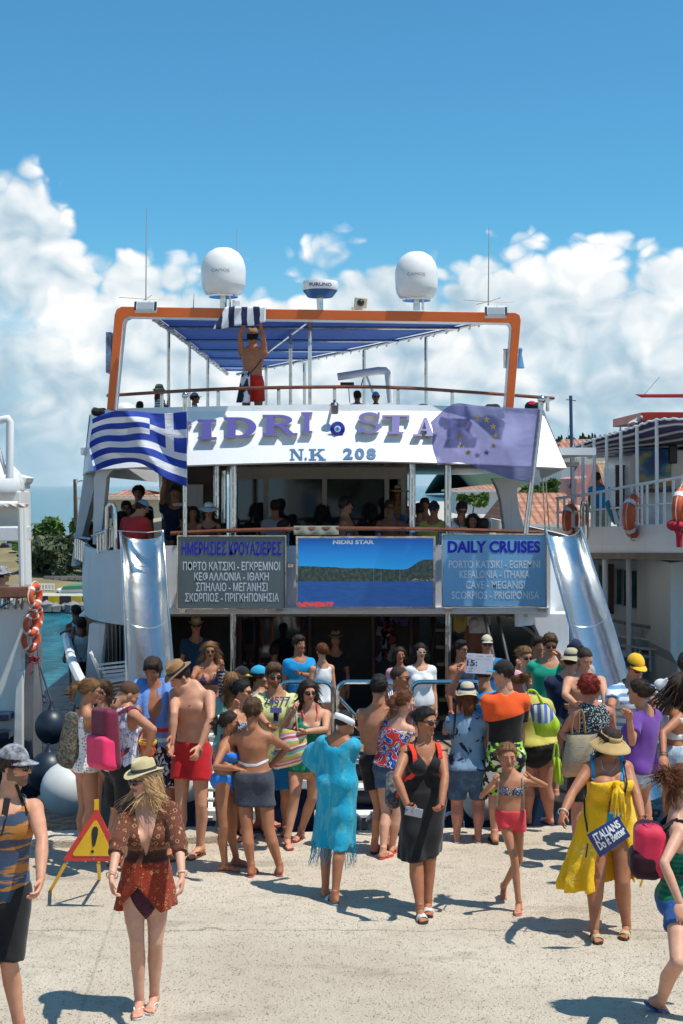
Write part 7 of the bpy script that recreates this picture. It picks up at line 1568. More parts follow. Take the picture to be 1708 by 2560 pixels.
def yfl(t, tc):
 x, y, z = t.sep(tc); m = t.math('MULTIPLY', t.math('MULTIPLY', t.sstep(t.noise(tc, 42, 5, .7), .55, .62), t.sstep(t.noise(tc, 3.0, 2), .54, .60)), .75); return t.mix(m, t.mix(t.noise(tc, 3, 4), (.78, .40, .006), (.85, .52, .012)), (.80, .70, .40))
YEL = pat('yellow_pareo_cotton', yfl, bump=.7)
def denim(nm, c, w): return pat(nm, lambda t, tc: t.mix(t.math('MULTIPLY', t.sstep(t.noise(tc, 9, 5, .7), .45, .7), w), t.mix(t.noise(tc, 150, 2), tuple(x*.8 for x in c), tuple(x*1.2 for x in c)), tuple(min(1, x*2.6) for x in c)), bump=.5)
DEN1 = denim('charcoal_denim', (.045, .050, .065), .25); DEN2 = denim('blue_denim', (.045, .085, .15), .5); DEN3 = denim('pale_denim', (.30, .36, .45), .5); DEN4 = denim('bright_blue_cotton', (.02, .085, .26), .15)
SPK = pat('speckled_black_cotton', lambda t, tc: t.mix(t.sstep(t.voro(tc, 60, rnd=1), .22, .12), (.015, .017, .03), (.5, .5, .5)))
c_ = lambda n, col, **k: cloth(n, col, **k)
BLK = c_('black_cotton', (.014, .013, .014)); WHT = c_('white_cotton', (.72, .72, .72)); RED = c_('red_swim_nylon', (.48, .010, .016), rough=.6); RED2 = c_('bright_red_nylon', (.62, .02, .012), rough=.6); STRAW = c_('pale_straw', (.62, .50, .26), bump=.8, bscale=220); STRAW2 = c_('brown_straw', (.36, .19, .07), bump=.8, bscale=220); BANDM = c_('hat_ribbon', (.03, .03, .03))
NAVYC = c_('navy_cotton', (.012, .02, .055)); BLUEC = c_('royal_blue_cotton', (.008, .17, .42)); PURP = c_('purple_cotton', (.13, .045, .26)); YTEE = c_('pale_yellow_cotton', (.60, .60, .26)); YTEE2 = c_('dull_yellow_cotton', (.52, .46, .10)); GPOLO = c_('emerald_cotton', (.006, .30, .19)); MARO = c_('maroon_cotton', (.09, .012, .025)); BBIK = c_('blue_bikini', (.03, .20, .62)); CORAL = c_('coral_shorts', (.72, .055, .07)); DGR = c_('dark_grey_cotton', (.04, .042, .05)); LGREY = c_('light_grey_cotton', (.35, .35, .37)); CAPB = c_('light_blue_cap', (.20, .36, .52)); TEALC = c_('teal_cap', (.02, .32, .50)); YCAP = c_('yellow_cap', (.78, .42, .02)); REDT = c_('red_cotton', (.50, .035, .04)); BEIGE = c_('beige_cotton', (.42, .36, .24)); PINKC = c_('pink_cap', (.62, .30, .36)); OFFW = c_('off_white_knit', (.66, .66, .64)); WSTRAP = c_('white_strap', (.75, .75, .75)); TURQB = c_('azure_strap', (.01, .28, .58)); MINT = c_('mint_cotton', (.25, .55, .45)); GREYC = c_('patterned_cap_grey', (.22, .22, .24), var=.8, vscale=22); REDP2 = c_('red_strap', (.80, .045, .02)); SUNHAT = c_('white_straw', (.62, .60, .56))
# bags
def bag_root(label, p, cat='bag'): r = root('backpack' if 'backpack' in label else 'tote_bag', tuple(p), label, cat); return r
def soft(name, mat, par, pts, vox=.012, cut=None, wr=.004, f=35):
 S = SDF(vox)
 for a, b, ra, rb, ff, sq in pts: S.cap(a, b, ra, rb, .05, ff, sq)
 if cut: S.cut(cut)
 V, F = S.mesh(.02, lambda X: wr*fbm(X, f, 3, 8)); return mesh_np(name, V, F, mat, par)
# PEOPLE ON THE QUAY
hat = lambda k, a, b=None: (k, a, b if b is not None else BANDM)
p = P('blonde woman in a pale straw fedora, sunglasses and rust patterned shirt walking forward', 'F', 6, 1.68, 'f', feet=(350, 2240), J=dict(P=(415, 1230), C=(447, 520), H=(400, 300), eL=(700, 850), wL=(722, 1110), fL=(715, 1330), eR=(178, 850), wR=(132, 1120), fR=(150, 1340), kL=(500, 1660), aL=(490, 2110), kR=(345, 1650), aR=(365, 2150)),
  skin='fair', hair=('long', 'blond'), hat=hat('fedora', STRAW), glasses=True, hy=-48, hp=6, hr=-4, w=.93, hand=('relax', 'relax'), shoe=('flip', (.55, .52, .46), (.70, .68, .62)), lips=(.42, .06, .07), sy=4, fy=(12, 2))
def open_front(S, s):
 def c(X, D):
  z = (X[..., 2]-s.z0)/s.h; x = (X-s.P)@s.l; u = np.clip((.66-z)/.26, 0, 1); y = (X-s.P)@s.f
  w_ = np.clip(.512-z, 0, .3)*.85*s.h; return np.where(y > .0, np.maximum(D, np.minimum(w_-np.abs(x+.045), .05)), D)
 S.cut(c)
p.garment('shirt_dress', PAIS, top=1.0, bot=-.3, sleeves=1.28, e=.017, neck=.50, vcut=(.42, .050), skirt=dict(top=.38, zb=.405, rt=.084, rb=.122, n=7, amp=.07, sq=.80, tilt=.10), extra=open_front, wr=.005)
p.briefs(c_('dark_purple_bikini', (.06, .015, .03), var=.4, vscale=40), top=.10, e=.004); p.bracelet('L', (.7, .55, .35)); p.bracelet('R', (.5, .3, .2))
strands(p, 'loose_hair', hair_mat('blond'), lambda g: (g.uniform(-.075, .07), g.uniform(-.04, .06), g.uniform(-.05, .04)) if g.random() < 0 else (g.choice((-.076, -.07, .076)), g.uniform(-.08, -.005), g.uniform(-.05, .02)), 150, 4, lambda g: (g.uniform(-.25, .35), g.uniform(-.3, .25), -1), .23, .0045, .026)
strands(p, 'wind_blown_hair', hair_mat('blond'), lambda g: (g.choice((.074, -.074)), g.uniform(.0, .03), g.uniform(-.10, -.06)), 46, 9, lambda g: (g.uniform(.1, .9), g.uniform(.3, 1.0), g.uniform(-.6, -.1)), .19, .0032, .03)
p = P('bearded man in patterned black cap, sunglasses and sunset-print tank top at the left edge', 'G', 14, 1.83, 'm', Y=8.95, J=dict(P=(10, 1290), C=(35, 590), H=(118, 300), eL=(335, 880), wL=(322, 1205), fL=(275, 1400), kL=(70, 1850)), skin='light', hair=('short', 'dark'), hat=('cap', GREYC, GREYC), glasses=True, beard=.65, hy=72, hp=4, hand=('relax', 'relax'))
p.tank(SKYTOP, bot=-.10, e=.013, neck=.70, neckf=.03); p.shorts(BLK, legs=.98, top=.10, e=.012, flare=.012); p.strap([(60, 560), (35, 700), (-5, 850)], BLK, flat=.04, off=.010); p.strap([(130, 450), (215, 680)], BLK, flat=.02, off=.012)
p = P('woman in white lace top with blond ponytail hugging herself, behind the warning sign', 'E', 118, 1.67, 'f', Y=13.35, J=dict(P=(215, 1330), C=(205, 830), H=(255, 635), eR=(365, 900, -1), wR=(255, 890), eL=(330, 900, 1)), skin='mid', hair=('pony', 'light'), glasses=True, hy=100, hp=12, w=1.02, hand=('relax', 'flat'), fy=(10, -6), bust=1.1)
p.garment('lace_top', LACE, top=1.0, bot=-.12, e=.016, neck=.9, arm=.004, neckf=.0, loose=1.08, wr=.006, backcut=.05, name_=None) if False else p.tank(LACE, bot=-.10, e=.015, neck=.95, name='lace_top', backcut=.06, loose=1.0, wr=.006); p.briefs(c_('skin_bikini', (.5, .2, .16)), top=.0)
b = bag_root('long boho patterned shoulder bag hanging behind the lace-top woman', p.org+np.array([-.32, -.1, .6])); a0, a1 = np.array(W(*[c for c in (uv('E', 45, 1250)[0]*.918, uv('E', 45, 1250)[1]*.918)], 13.25)), np.array(W(*[uv('E', 75, 900)[0]*.918, uv('E', 75, 900)[1]*.918], 13.25))
soft('bag_body', pat('boho_weave', lambda t, tc: t.mix(blot(t, tc, 45, .5, .05), (.07, .06, .045), t.mix(blot(t, tc, 20, .5), (.22, .16, .10), (.10, .13, .12)))), b, [(a0, a1, .12, .07, np.array([0, 1.0, 0]), .55)]); part(b, 'bag_strap', BLK, lambda mb: mb.tube([a1, a1+np.array([.03, 0, .12]), p.j['sL']+np.array([0, -.05, .05])], .014, 6))
p = P('brunette with black sunglasses facing the camera, between the ponytail woman and the backpack man', 'E', 12, 1.66, 'f', Y=14.0, J=dict(P=(395, 1300), C=(395, 815), H=(360, 640)), skin='light', hair=('long', 'brown'), glasses=True, hy=-15, hp=5, lips=(.4, .08, .08)); p.garment('sundress', WHT, top=.72, bot=-.3, e=.01, skirt=dict(top=.2, zb=.45, rt=.09, rb=.11, n=7))
p = P('man with cropped hair in a veined white tank top wearing a pink backpack', 'E', 128, 1.76, 'm', Y=13.0, J=dict(P=(540, 1330), C=(575, 800), H=(612, 668), eR=(845, 1000, -1), wR=(800, 1175, 1), eL=(780, 960, 1), wL=(800, 1150)), skin='mid', hair=('buzz', 'brown'), hy=112, hp=38, beard=.2, hand=('relax', 'relax'), k=.02)
p.tank(WTANK, bot=-.12, e=.014, neck=.66, loose=1.02); p.shorts(BLK, legs=.85, top=.1, e=.016, flare=.024)
def backpack(p, label, c0, c1, r0, r1, m_top, m_bot, dep=.62, yaw=None, straps=True, vox=.011, strapm=None):
 """body between two 3D points on the wearer's back"""
 b = root('backpack', tuple(c1), label, 'backpack'); f = p.fs if yaw is None else frame(yaw)[:, 1]; ax = nrm(c1-c0); l = np.cross(ax, f)
 L = np.linalg.norm(c1-c0)
 box = lambda a_, b_, rx, ry: (a_, b_, rx, rx, f, dep)
 M_ = np.stack([l, f, ax], 1); cm = (c0+c1)/2; hl = L/2+r0*.5
 def sbox(nm, mat, c_, hf, r_): S = SDF(vox); S.box(c_, hf, M_, r_); V, F = S.mesh(.02, lambda X: .004*fbm(X, 32, 3, 8)+.10*np.clip((X-cm)@-ax, -hl, hl)*(r1-r0)/.05*.4); mesh_np(nm, V, F, mat, b)
 sbox('main_compartment', m_top, cm, (r1*1.02, r1*dep*.85, hl), r1*dep*.62)
 sbox('lower_pocket', m_bot, cm+ax*hl*.50-f*r1*dep*.20, (r1*1.05, r1*dep*.80, hl*.54), r1*dep*.5)
 mb = MB(); q = c0*.80+c1*.20-f*(r0*dep*.82); mb.tube([q-l*r0*.85, q-f*.02, q+l*r0*.85], .006, 5); mb.build('zip', BLK, b, smooth=True)
 mb = MB(); mb.tube([c0-ax*r0*.8, c0-ax*r0*1.25, c0-ax*r0*1.2+f*.04, c0-ax*r0*.8+f*.03], .010, 6); mb.build('grab_handle', BLK, b, smooth=True)
 for q, sg in (('L', 1), ('R', -1)):
  s_ = p.j['s'+q]; top = s_*.75+p.C*.25+np.array([0, 0, .055*p.h*1.0])*.62; mb = MB(); fr = p.lev(.80)+p.ls*sg*.065*p.h+p.fs*.065*p.h; lo_ = p.lev(.35)+p.ls*sg*.085*p.h+p.fs*.01
  pts = [Vector(c0+p.fs*.04+p.ls*sg*.06), Vector(top), Vector(fr+np.array([0, 0, .05])), Vector(fr-np.array([0, 0, .10])), Vector(lo_), Vector(c1+p.fs*.05+p.ls*sg*.10)]
  Q = [stairs_interp(pts, k/22) for k in range(23)]
  for a_, b__ in zip(Q[:-1], Q[1:]): mb.beam(a_, b__+(b__-a_)*.2, .036, .012, up=tuple(p.fs+np.array([0, 0, .3])))
  mb.build('shoulder_strap', strapm or m_top, b)
 return b
E3 = lambda x, y, Y: np.array(CAMP+ray('E', x, y)*Y)
CRIM = c_('crimson_nylon', (.15, .010, .035), rough=.6); HOT = c_('hot_pink_nylon', (.75, .03, .12), rough=.6)
backpack(p, 'crimson and hot pink backpack on the cropped-hair man', E3(430, 860, 12.78), E3(360, 1290, 12.70), .12, .155, CRIM, HOT, dep=.6)
bk = root('toy_bucket', tuple(E3(795, 1240, 12.95)), 'red and yellow beach bucket held by the backpack man', 'bucket'); part(bk, 'pail', plain('bucket_red', (.75, .10, .03), .4), lambda mb: mb.lathe(E3(795, 1240, 12.95), [(.001, 0), (.055, 0), (.075, .12), (.068, .12)], 18), smooth=True); part(bk, 'rim', plain('bucket_yellow', (.80, .50, .04), .4), lambda mb: mb.lathe(E3(795, 1240, 12.95)+np.array([0, 0, .10]), [(.078, 0), (.084, .01), (.084, .03), (.07, .03)], 18), smooth=True)
p = P('bearded man with a blue towel round his neck and dark floral shorts', 'E', 2, 1.80, 'm', Y=13.75, J=dict(P=(900, 1180), C=(860, 640), H=(845, 440), eR=(700, 930), wR=(720, 1120), eL=(1030, 850), wL=(1020, 1060), aL=(1010, 2130)), skin='tan', hair=('short', 'dark'), beard=.92, hy=-8, hp=24, hand=('relax', 'relax'))
p.shorts(FLORD, legs=.78, top=.16, e=.016, flare=.03)
tw_ = root('towel', tuple(p.C), 'light blue beach towel with red stripe round the bearded man\'s neck', 'towel')
TWL = pat('blue_terry_towel', lambda t, tc: (lambda z: t.mix(t.math('MULTIPLY', t.sstep(z, -.375, -.365), t.sstep(z, -.325, -.335)), t.mix(t.math('MULTIPLY', t.sstep(z, -.47, -.46), t.sstep(z, -.42, -.43)), (.13, .26, .58), (.55, .58, .68)), (.55, .03, .04)))(t.sep(tc)[2]), rough=.95, bump=.9)
for sg in (1, -1):
 mb = MB()
 def tf(u, v, sg=sg):
  q = [p.C+np.array([0, .07, .10]), p.C+p.l*sg*.09+np.array([0, .03, .115]), p.C+p.l*sg*.145+p.f*.105+np.array([0, 0, -.02]), p.C+p.l*sg*.135+p.f*.15+np.array([0, 0, -.28]), p.C+p.l*sg*.135+p.f*.14+np.array([0, 0, -.53+.02*sg])]
  c = stairs_interp([Vector(a) for a in q], v); w_ = .09+.05*min(1, v*1.6); return c+Vector(p.l)*(u-.5)*w_*1.7+Vector(p.f)*(.014*math.sin(u*14+v*5)+.02*math.cos((u-.5)*3.1)-.02)*min(1, v*2.5)
 mb.sheet(tf, 16, 26, tuple(-p.f*.012)); mb.build('towel_half', TWL, tw_, smooth='all')
p = P('tall shirtless man in brown straw fedora and red swim shorts', 'E', -22, 1.86, 'm', feet=(1250, 2175), J=dict(P=(1210, 1200), C=(1215, 628), H=(1095, 500), eL=(1392, 900), wL=(1290, 1165), fL=(1240, 1310), eR=(1045, 850), wR=(1020, 1140), fR=(985, 1290), kL=(1300, 1710), aL=(1290, 2110), kR=(1110, 1700), aR=(1085, 2120)), skin='light', hair=('short', 'dark'), hat=hat('fedora', STRAW2), beard=.45, hy=-58, hp=34, hr=-4, w=.96, shoe=('flip', (.14, .06, .035)), hand=('relax', 'relax'))
p.shorts(RED, legs=.52, top=.17, e=.012, flare=.024)
for x, y in ((1190, 772), (1100, 768)):
 q = p.surf(x, y, .001); mb = MB(); mb.sphere(q, .0085, 10, (1, .5, 1)); p.mb('nipple', mb, plain('areola', (.20, .07, .045), .6))
q = p.surf(1098, 1022, .0); mb = MB(); mb.sphere(q, .006, 8, (1, .5, 1.4)); p.mb('navel', mb, plain('navel_dark', (.09, .04, .025), .7))
p = P('woman in black cap, mostly hidden behind the woman with black hair', 'B', 40, 1.66, 'f', Y=15.0-.45, J=dict(C=(600, 720), H=(608, 575)), skin='mid', hair=('long', 'black'), hat=('cap', BLK, BLK)); p.tee(MINT, sleeves=.9); p.shorts(DEN2, legs=.5)
p = P('woman in mint top with long brown hair turned away, left of the black cap', 'B', 165, 1.58, 'f', Y=14.35, J=dict(C=(505, 740), H=(530, 610), eL=(430, 790, 1), wL=(380, 830)), skin='mid', hair=('long', 'light')); p.tee(MINT, sleeves=.8); p.shorts(PURP, legs=.4, top=.5)
p = P('black-haired woman in dark sunglasses and grey printed top looking right', 'B', 50, 1.62, 'f', Y=14.1, J=dict(C=(565, 830), H=(608, 672), eR=(450, 900, -1), wR=(540, 790)), skin='light', hair=('bun', 'black'), glasses=True, hy=70, hp=5); p.tee(GEO, sleeves=.3, neck=.8); p.shorts(DEN2, legs=.4, top=.2)
p = P('person in teal and yellow cap looking right behind the numbered shirt man', 'B', 80, 1.68, 'm', Y=14.5, J=dict(C=(745, 690), H=(735, 570)), skin='mid', hair=('short', 'dark'), hat=('cap_back', TEALC, YCAP)); p.tee(LGREY, sleeves=.5)
p = P('bearded man in sunglasses and pale yellow T-shirt printed 24577', 'B', 8, 1.76, 'm', Y=14.25, J=dict(P=(850, 1180), C=(850, 705), H=(838, 555), eR=(715, 830), wR=(790, 915), eL=(980, 870), wL=(1000, 1010)), skin='mid', hair=('short', 'brown'), glasses=True, beard=.7, hy=14, hp=8)
p.tee(YTEE, bot=-.12, sleeves=.62, neck=.6); p.shorts(BLUEC, legs=.8)
def print_on(p, txt, x, y, wpx, hpx, mat, name='shirt_print', rot=0, cr=None, off=.022, bold=.05):
 """flat print draped on the garment: text outline points dropped onto the body seen at that place"""
 V, F = text_np(txt, 1, 1, bold=bold); V -= [(V[:, 0].max()+V[:, 0].min())/2, (V[:, 1].max()+V[:, 1].min())/2, 0]; V[:, 0] *= wpx/np.ptp(V[:, 0]); V[:, 1] *= hpx/np.ptp(V[:, 1]); c, s_ = math.cos(R(rot)), math.sin(R(rot))
 xs = [(x+wpx*i/2.6, y+hpx*j_/2) for i in (-1, -.5, 0, .5, 1) for j_ in (-1, 0, 1)]; bs = lambda a, b: [1, (a-x)/wpx, (b-y)/hpx, ((a-x)/wpx)**2]
 co_ = np.linalg.lstsq(np.array([bs(*q) for q in xs]), np.array([p.surf(q[0], q[1], off, cr).y for q in xs]), rcond=None)[0]
 sf = lambda a, b: float(np.dot(bs(a, b), co_))-.006
 P_ = []
 for a, b, _ in V:
  X_, Y_ = x+a*c+b*s_, y-(b*c-a*s_); yy = sf(X_, Y_); P_.append(Vector(CAMP+ray(cr or p.cr, X_, Y_)*yy))
 mb = MB(); mb.add(P_, F); return p.mb(name, mb, mat, smooth=False)
NPR = plain('navy_textile_print', (.03, .04, .14), .8)
print_on(p, '24577', 862, 738, 195, 56, NPR, bold=.025); print_on(p, 'T', 852, 845, 85, 110, NPR, bold=.12)
p = P('woman in green lace dress and sunglasses holding a striped tote at her side', 'B', 4, 1.66, 'f', Y=13.95, J=dict(P=(1075, 1180), C=(1115, 815), H=(1092, 675), eR=(905, 945, -1), wR=(985, 815, -1), eL=(1215, 950), wL=(1075, 965, -1), kR=(990, 1440), aR=(935, 1755), kL=(1120, 1450), aL=(1035, 1700)), skin='light', hair=('long', 'dark'), glasses=True, hy=16, hp=4, hand=('fist', 'fist'), lips=(.45, .10, .10), shoe=('flip', (.25, .05, .05)), fy=(30, -10))
p.garment('lace_dress', GRLACE, top=1.0, bot=-.3, e=.011, neck=.85, neckf=.085, arm=True, skirt=dict(top=.3, zb=.425, rt=.078, rb=.120, n=7, amp=.05))
for a_ in ([(1055, 760), (1045, 820), (1060, 870)], [(1150, 760), (1160, 830), (1150, 880)]): p.strap(a_, c_('coral_strap', (.75, .12, .10)), .006, 'bikini_strap', .012)
B3 = lambda x, y, Y: np.array(CAMP+ray('B', x, y)*Y)
def rainbow(t, tc):
 x, y, z = t.sep(tc); w_ = t.math('ADD', t.math('MULTIPLY', z, 13), t.math('ADD', t.math('MULTIPLY', x, -3.2), t.math('MULTIPLY', t.noise(tc, 3, 2), .9))); f = t.math('FRACT', t.math('MULTIPLY', w_, .33))
 return t.ramp(f, [(0, (.55, .10, .12)), (.10, (.7, .66, .6)), (.16, (.62, .30, .28)), (.26, (.7, .55, .08)), (.38, (.7, .68, .62)), (.44, (.18, .45, .36)), (.54, (.34, .10, .16)), (.64, (.72, .70, .64)), (.70, (.72, .32, .10)), (.80, (.42, .50, .12)), (.90, (.70, .67, .6))], 'CONSTANT')
RAIN = pat('rainbow_stripe_canvas', rainbow)
def tote(label, top_l, top_r, bot, mat, W3, Y, th=.16, hands=(), handm=None, name='tote_bag', bottom=None, split=.3):
 tl, tr, bt = W3(*top_l, Y), W3(*top_r, Y), [W3(*q, Y) for q in bot]; r = root(name, tuple((bt[0]+bt[-1])/2), label, 'bag')
 def f(u, v, sg):
  top = tl+(tr-tl)*u; n = len(bt)-1; i = min(int(u*n), n-1); b_ = bt[i]+(bt[i+1]-bt[i])*(u*n-i); q = top+(b_-top)*v; bulge = math.sin(math.pi*min(1, max(0, u)))**.5*(.35+.65*math.sin(math.pi*min(1, v*.95+.03))**.6)*(1-max(0, v-.85)*5); return Vector(q)+Vector((0, sg*th/2*bulge+.012*math.sin(u*11+v*6)*sg, 0))
 mb = MB(); v1 = split if bottom else 1
 for sg in (-1, 1):
  n0 = len(mb.f); mb.mat(0); mb.grid(lambda u, v: f(u, v, sg), 18, 20)
  if sg == 1:
   for k in range(n0, len(mb.f)): mb.f[k] = mb.f[k][::-1]
  if bottom:
   for k in range(n0, len(mb.f)):
    if ((k-n0)//18)/20 > split: mb.m[k] = 1
 mb.build('bag_body', [mat, bottom] if bottom else mat, r, smooth='all')
 for k, hp_ in enumerate(hands): part(r, 'bag_handle', handm or mat, lambda mb: mb.tube([stairs_interp([Vector(W3(*q[:2], Y+(q[2] if len(q) > 2 else 0))) for q in hp_], i/12) for i in range(13)], .011, 6), smooth=True)
 return r
tote('rainbow striped canvas beach tote held against the green lace dress', (905, 935), (1080, 975), [(800, 1210), (860, 1240), (960, 1225), (1030, 1200), (1080, 1130)], RAIN, B3, 13.55, .22, [[(950, 950), (975, 860, .0), (990, 800, .05), (1000, 860), (1010, 960)], [(960, 940, .1), (985, 850, .1), (995, 800, .1), (1005, 870, .1)]], BEIGE)
p = P('woman seen from behind in a charcoal denim miniskirt with white bikini strap, hands on hips', 'B', 178, 1.65, 'f', feet=(770, 1990), J=dict(P=(690, 1310), C=(680, 975), H=(682, 815), eL=(405, 1150, 1), wL=(520, 1235, -1), eR=(935, 1085, 1), wR=(800, 1235, -1), fL=(575, 1240, -1), fR=(745, 1262, -1), kL=(640, 1690), aL=(672, 1965), kR=(800, 1680), aR=(880, 1960)), skin='tan', hair=('cropped', 'brown'), hy=168, hp=6, hand=('flat', 'flat'), shoe=('flip', (.45, .12, .12)), w=1.02)
p.garment('denim_skirt', DEN1, top=.16, bot=-.3, e=.010, skirt=dict(top=.14, zb=.365, rt=.094, rb=.108, n=5, amp=.02, sq=.78), wr=.002)
p.strap([(575, 1188), (640, 1215), (710, 1213), (795, 1175)], WSTRAP, flat=.022, name='bikini_back_strap'); p.strap([(640, 915), (660, 905), (700, 912)], WSTRAP, .006, 'bikini_neck_tie'); p.strap([(640, 915), (645, 960)], WSTRAP, .006, 'bikini_neck_tie'); p.bracelet('L', (.7, .68, .6))
p = P('girl in blue bikini with a scrunchie ponytail, left of the denim skirt woman', 'B', 75, 1.50, 'f', feet=(530, 1975), J=dict(P=(485, 1310), C=(500, 1050), H=(515, 905), eR=(405, 1225, -1), wR=(545, 1240), kR=(470, 1660), aR=(475, 1940), kL=(530, 1660), aL=(560, 1900)), skin='tan', hair=('pony', 'dark'), hy=85, w=.95, hand=('flat', 'flat'), shoe=('flip', (.30, .16, .12)))
p.briefs(BBIK, top=.16, e=.010); p.bra(BBIK, style='band'); mb = MB(); mb.lathe(p.tw(np.array([[0, -.125, .055]]))[0], [(.022, -.012), (.03, 0), (.022, .012)], 14, rot=Matrix.Rotation(R(90), 3, 'Y')); p.mb('scrunchie', mb, WSTRAP)
p = P('woman in a fringed turquoise kaftan and white headband, seen from behind with hand on hip', 'B', 158, 1.60, 'f', feet=(1290, 2165), J=dict(P=(1305, 1330), C=(1312, 1030), H=(1362, 900), eR=(1375, 1225, 1), wR=(1362, 1380, -1), fR=(1405, 1400), eL=(1110, 1200, 1), wL=(1160, 1340), aL=(1215, 2125), aR=(1285, 2170)), skin='tan', hair=('buzz', 'black'), hat=('headband', WHT), hy=125, hp=0, hand=('relax', 'flat'), shoe=('slide', (.25, .42, .45), (.30, .55, .60)), w=1.0, fy=(-20, -45))
def wings(S, s):
 h = s.h; S.p.insert(0, ('c', s.j['sL'], s.j['eL']*1.0, .042*h, .070*h, .04, s.f, .6, True, False)); S.p.insert(0, ('c', s.j['eL']*.6+s.j['sL']*.4, s.lev(.25)+s.l*.07*h, .07*h, .06*h, .05, s.f, .7, False, False))
p.garment('kaftan', TURQ, top=1.0, bot=-.3, sleeves=.42, e=.018, neck=.80, skirt=dict(top=.80, zb=.268, rt=.088, rb=.112, n=7, amp=.12, sq=.78, dx=-.03), wr=.007, extra=wings)
mb = MB(); g = random.Random(5)
for i in range(70):
 a = i/70*2*math.pi; c0 = np.array([p.P[0]-.03, p.P[1], 0])+p.l*.118*p.h*math.cos(a)+p.f*.118*.8*p.h*math.sin(a); z1 = .268*p.h+.02; mb.tube([(c0[0], c0[1], z1), (c0[0]+g.uniform(-.02, .01), c0[1], z1-.08), (c0[0]+g.uniform(-.06, .02), c0[1]+g.uniform(-.02, .02), z1-.15-g.random()*.06)], [.004, .003, .0015], 4)
p.mb('fringe', mb, TURQ)
# crop C people
p = P('shirtless dark-haired young man in black shorts seen from behind at the gate', 'C', 170, 1.69, 'm', feet=(290, 1715), J=dict(P=(275, 1060), C=(285, 690), H=(287, 525), eL=(180, 920, 1), wL=(165, 850, 1), eR=(400, 900, 1), kL=(285, 1400), aL=(255, 1680)), skin='mid', hair=('short', 'black'), w=.94, shoe=('flip', (.03, .03, .03))); p.shorts(BLK, legs=.62, top=.14, e=.014, flare=.02)
p = P('man with receding hair and dark sunglasses in maroon shirt with white shoulder stripes', 'C', 60, 1.72, 'm', Y=14.35, J=dict(C=(430, 610), H=(442, 455)), skin='tan', hair=('buzz', 'dark'), glasses=True, hy=68, w=1.15, beard=.15); p.tee(MARO, sleeves=.6)
for dx in (0, 14, 28): p.strap([(352+dx, 500+dx*.4), (356+dx, 560), (372+dx, 640)], WSTRAP, flat=.009, name='shoulder_stripe', off=.022)
p = P('woman with reddish ponytail in a splashy red and blue off-shoulder top and denim shorts', 'C', 152, 1.58, 'f', feet=(330, 1740), J=dict(P=(375, 1110), C=(420, 800), H=(480, 630), eL=(285, 1030, 1), wL=(275, 1190), fL=(285, 1260), kL=(340, 1440), aL=(318, 1725), kR=(420, 1440), aR=(385, 1690)), skin='fair', hair=('pony', 'auburn'), hy=110, shoe=('flip', (.55, .08, .06)), w=1.0)
p.garment('printed_top', MULTI, top=.93, bot=.02, e=.018, loose=1.12, neck=0, wr=.006); p.shorts(DEN2, legs=.45, top=.12, e=.010, flare=.012); p.strap([(340, 740), (335, 800)], MULTI, flat=.03, off=.01)
p = P('woman in a long black dress with dark bun and sunglasses holding a phone', 'C', 14, 1.69, 'f', feet=(610, 2150), J=dict(P=(612, 1330), C=(612, 960), H=(632, 775), eL=(772, 1180), wL=(745, 1385, -1), fL=(700, 1460), eR=(415, 1190), wR=(500, 1400, -1), fR=(560, 1460), aL=(645, 2105), aR=(588, 2150), kL=(655, 1790), kR=(560, 1790)), skin='tan', hair=('bun', 'black'), glasses=True, hy=42, hp=4, w=1.13, hand=('relax', 'grip'), shoe=('slide', (.03, .03, .03), (.55, .55, .55)), bust=1.0, lips=(.35, .1, .09), fy=(15, 5))
p.garment('black_dress', BLK, top=.96, bot=-.3, e=.008, neck=0, vcut=(.66, .055), arm=.0, skirt=dict(top=.15, zb=.262, rt=.100, rb=.108, n=5, amp=.05, sq=.80, tilt=.16, dx=-.03), wr=.003)
p.strap([(560, 890), (550, 960), (565, 1010)], BLK, .006, 'dress_strap'); p.strap([(690, 890), (725, 950), (730, 1010)], BLK, .006, 'dress_strap')
C3 = lambda x, y, Y: np.array(CAMP+ray('C', x, y)*Y)
b = backpack(p, 'bright red backpack worn by the woman in the black dress', C3(600, 1000, 12.05), C3(560, 1290, 12.0), .11, .135, REDP2, c_('black_white_nylon', (.10, .10, .10), var=.9, vscale=30), strapm=REDP2)
hb = root('drawstring_bag', tuple(C3(400, 1400, 11.9)), 'white and black drawstring bag with red edge hanging behind the black-dress woman', 'bag'); soft('bag_body', c_('black_white_nylon', (1, 1, 1)), hb, [(C3(380, 1180, 12.1), C3(395, 1350, 11.95), .05, .075, np.array([0, 1.0, 0]), .6)]); part(hb, 'cord', REDP2, lambda mb: mb.tube([C3(470, 1000, 11.75), C3(480, 1150, 11.8), C3(420, 1330, 11.85)], .014, 6))
ph = root('mobile_phone', tuple(C3(540, 1455, 11.3)), 'pale grey mobile phone in the hand of the woman in black', 'phone'); q = Vector(p.j['handR'])+Vector((.02, -.035, -.01)); part(ph, 'body', plain('phone_grey', (.30, .31, .36), .25), lambda mb: mb.box(q, (.14, .010, .072), Matrix.Rotation(R(12), 3, 'Y')), bevel=.006); part(ph, 'camera_lens', BLACK, lambda mb: mb.sphere(q+Vector((-.055, -.006, .02)), .006, 8))
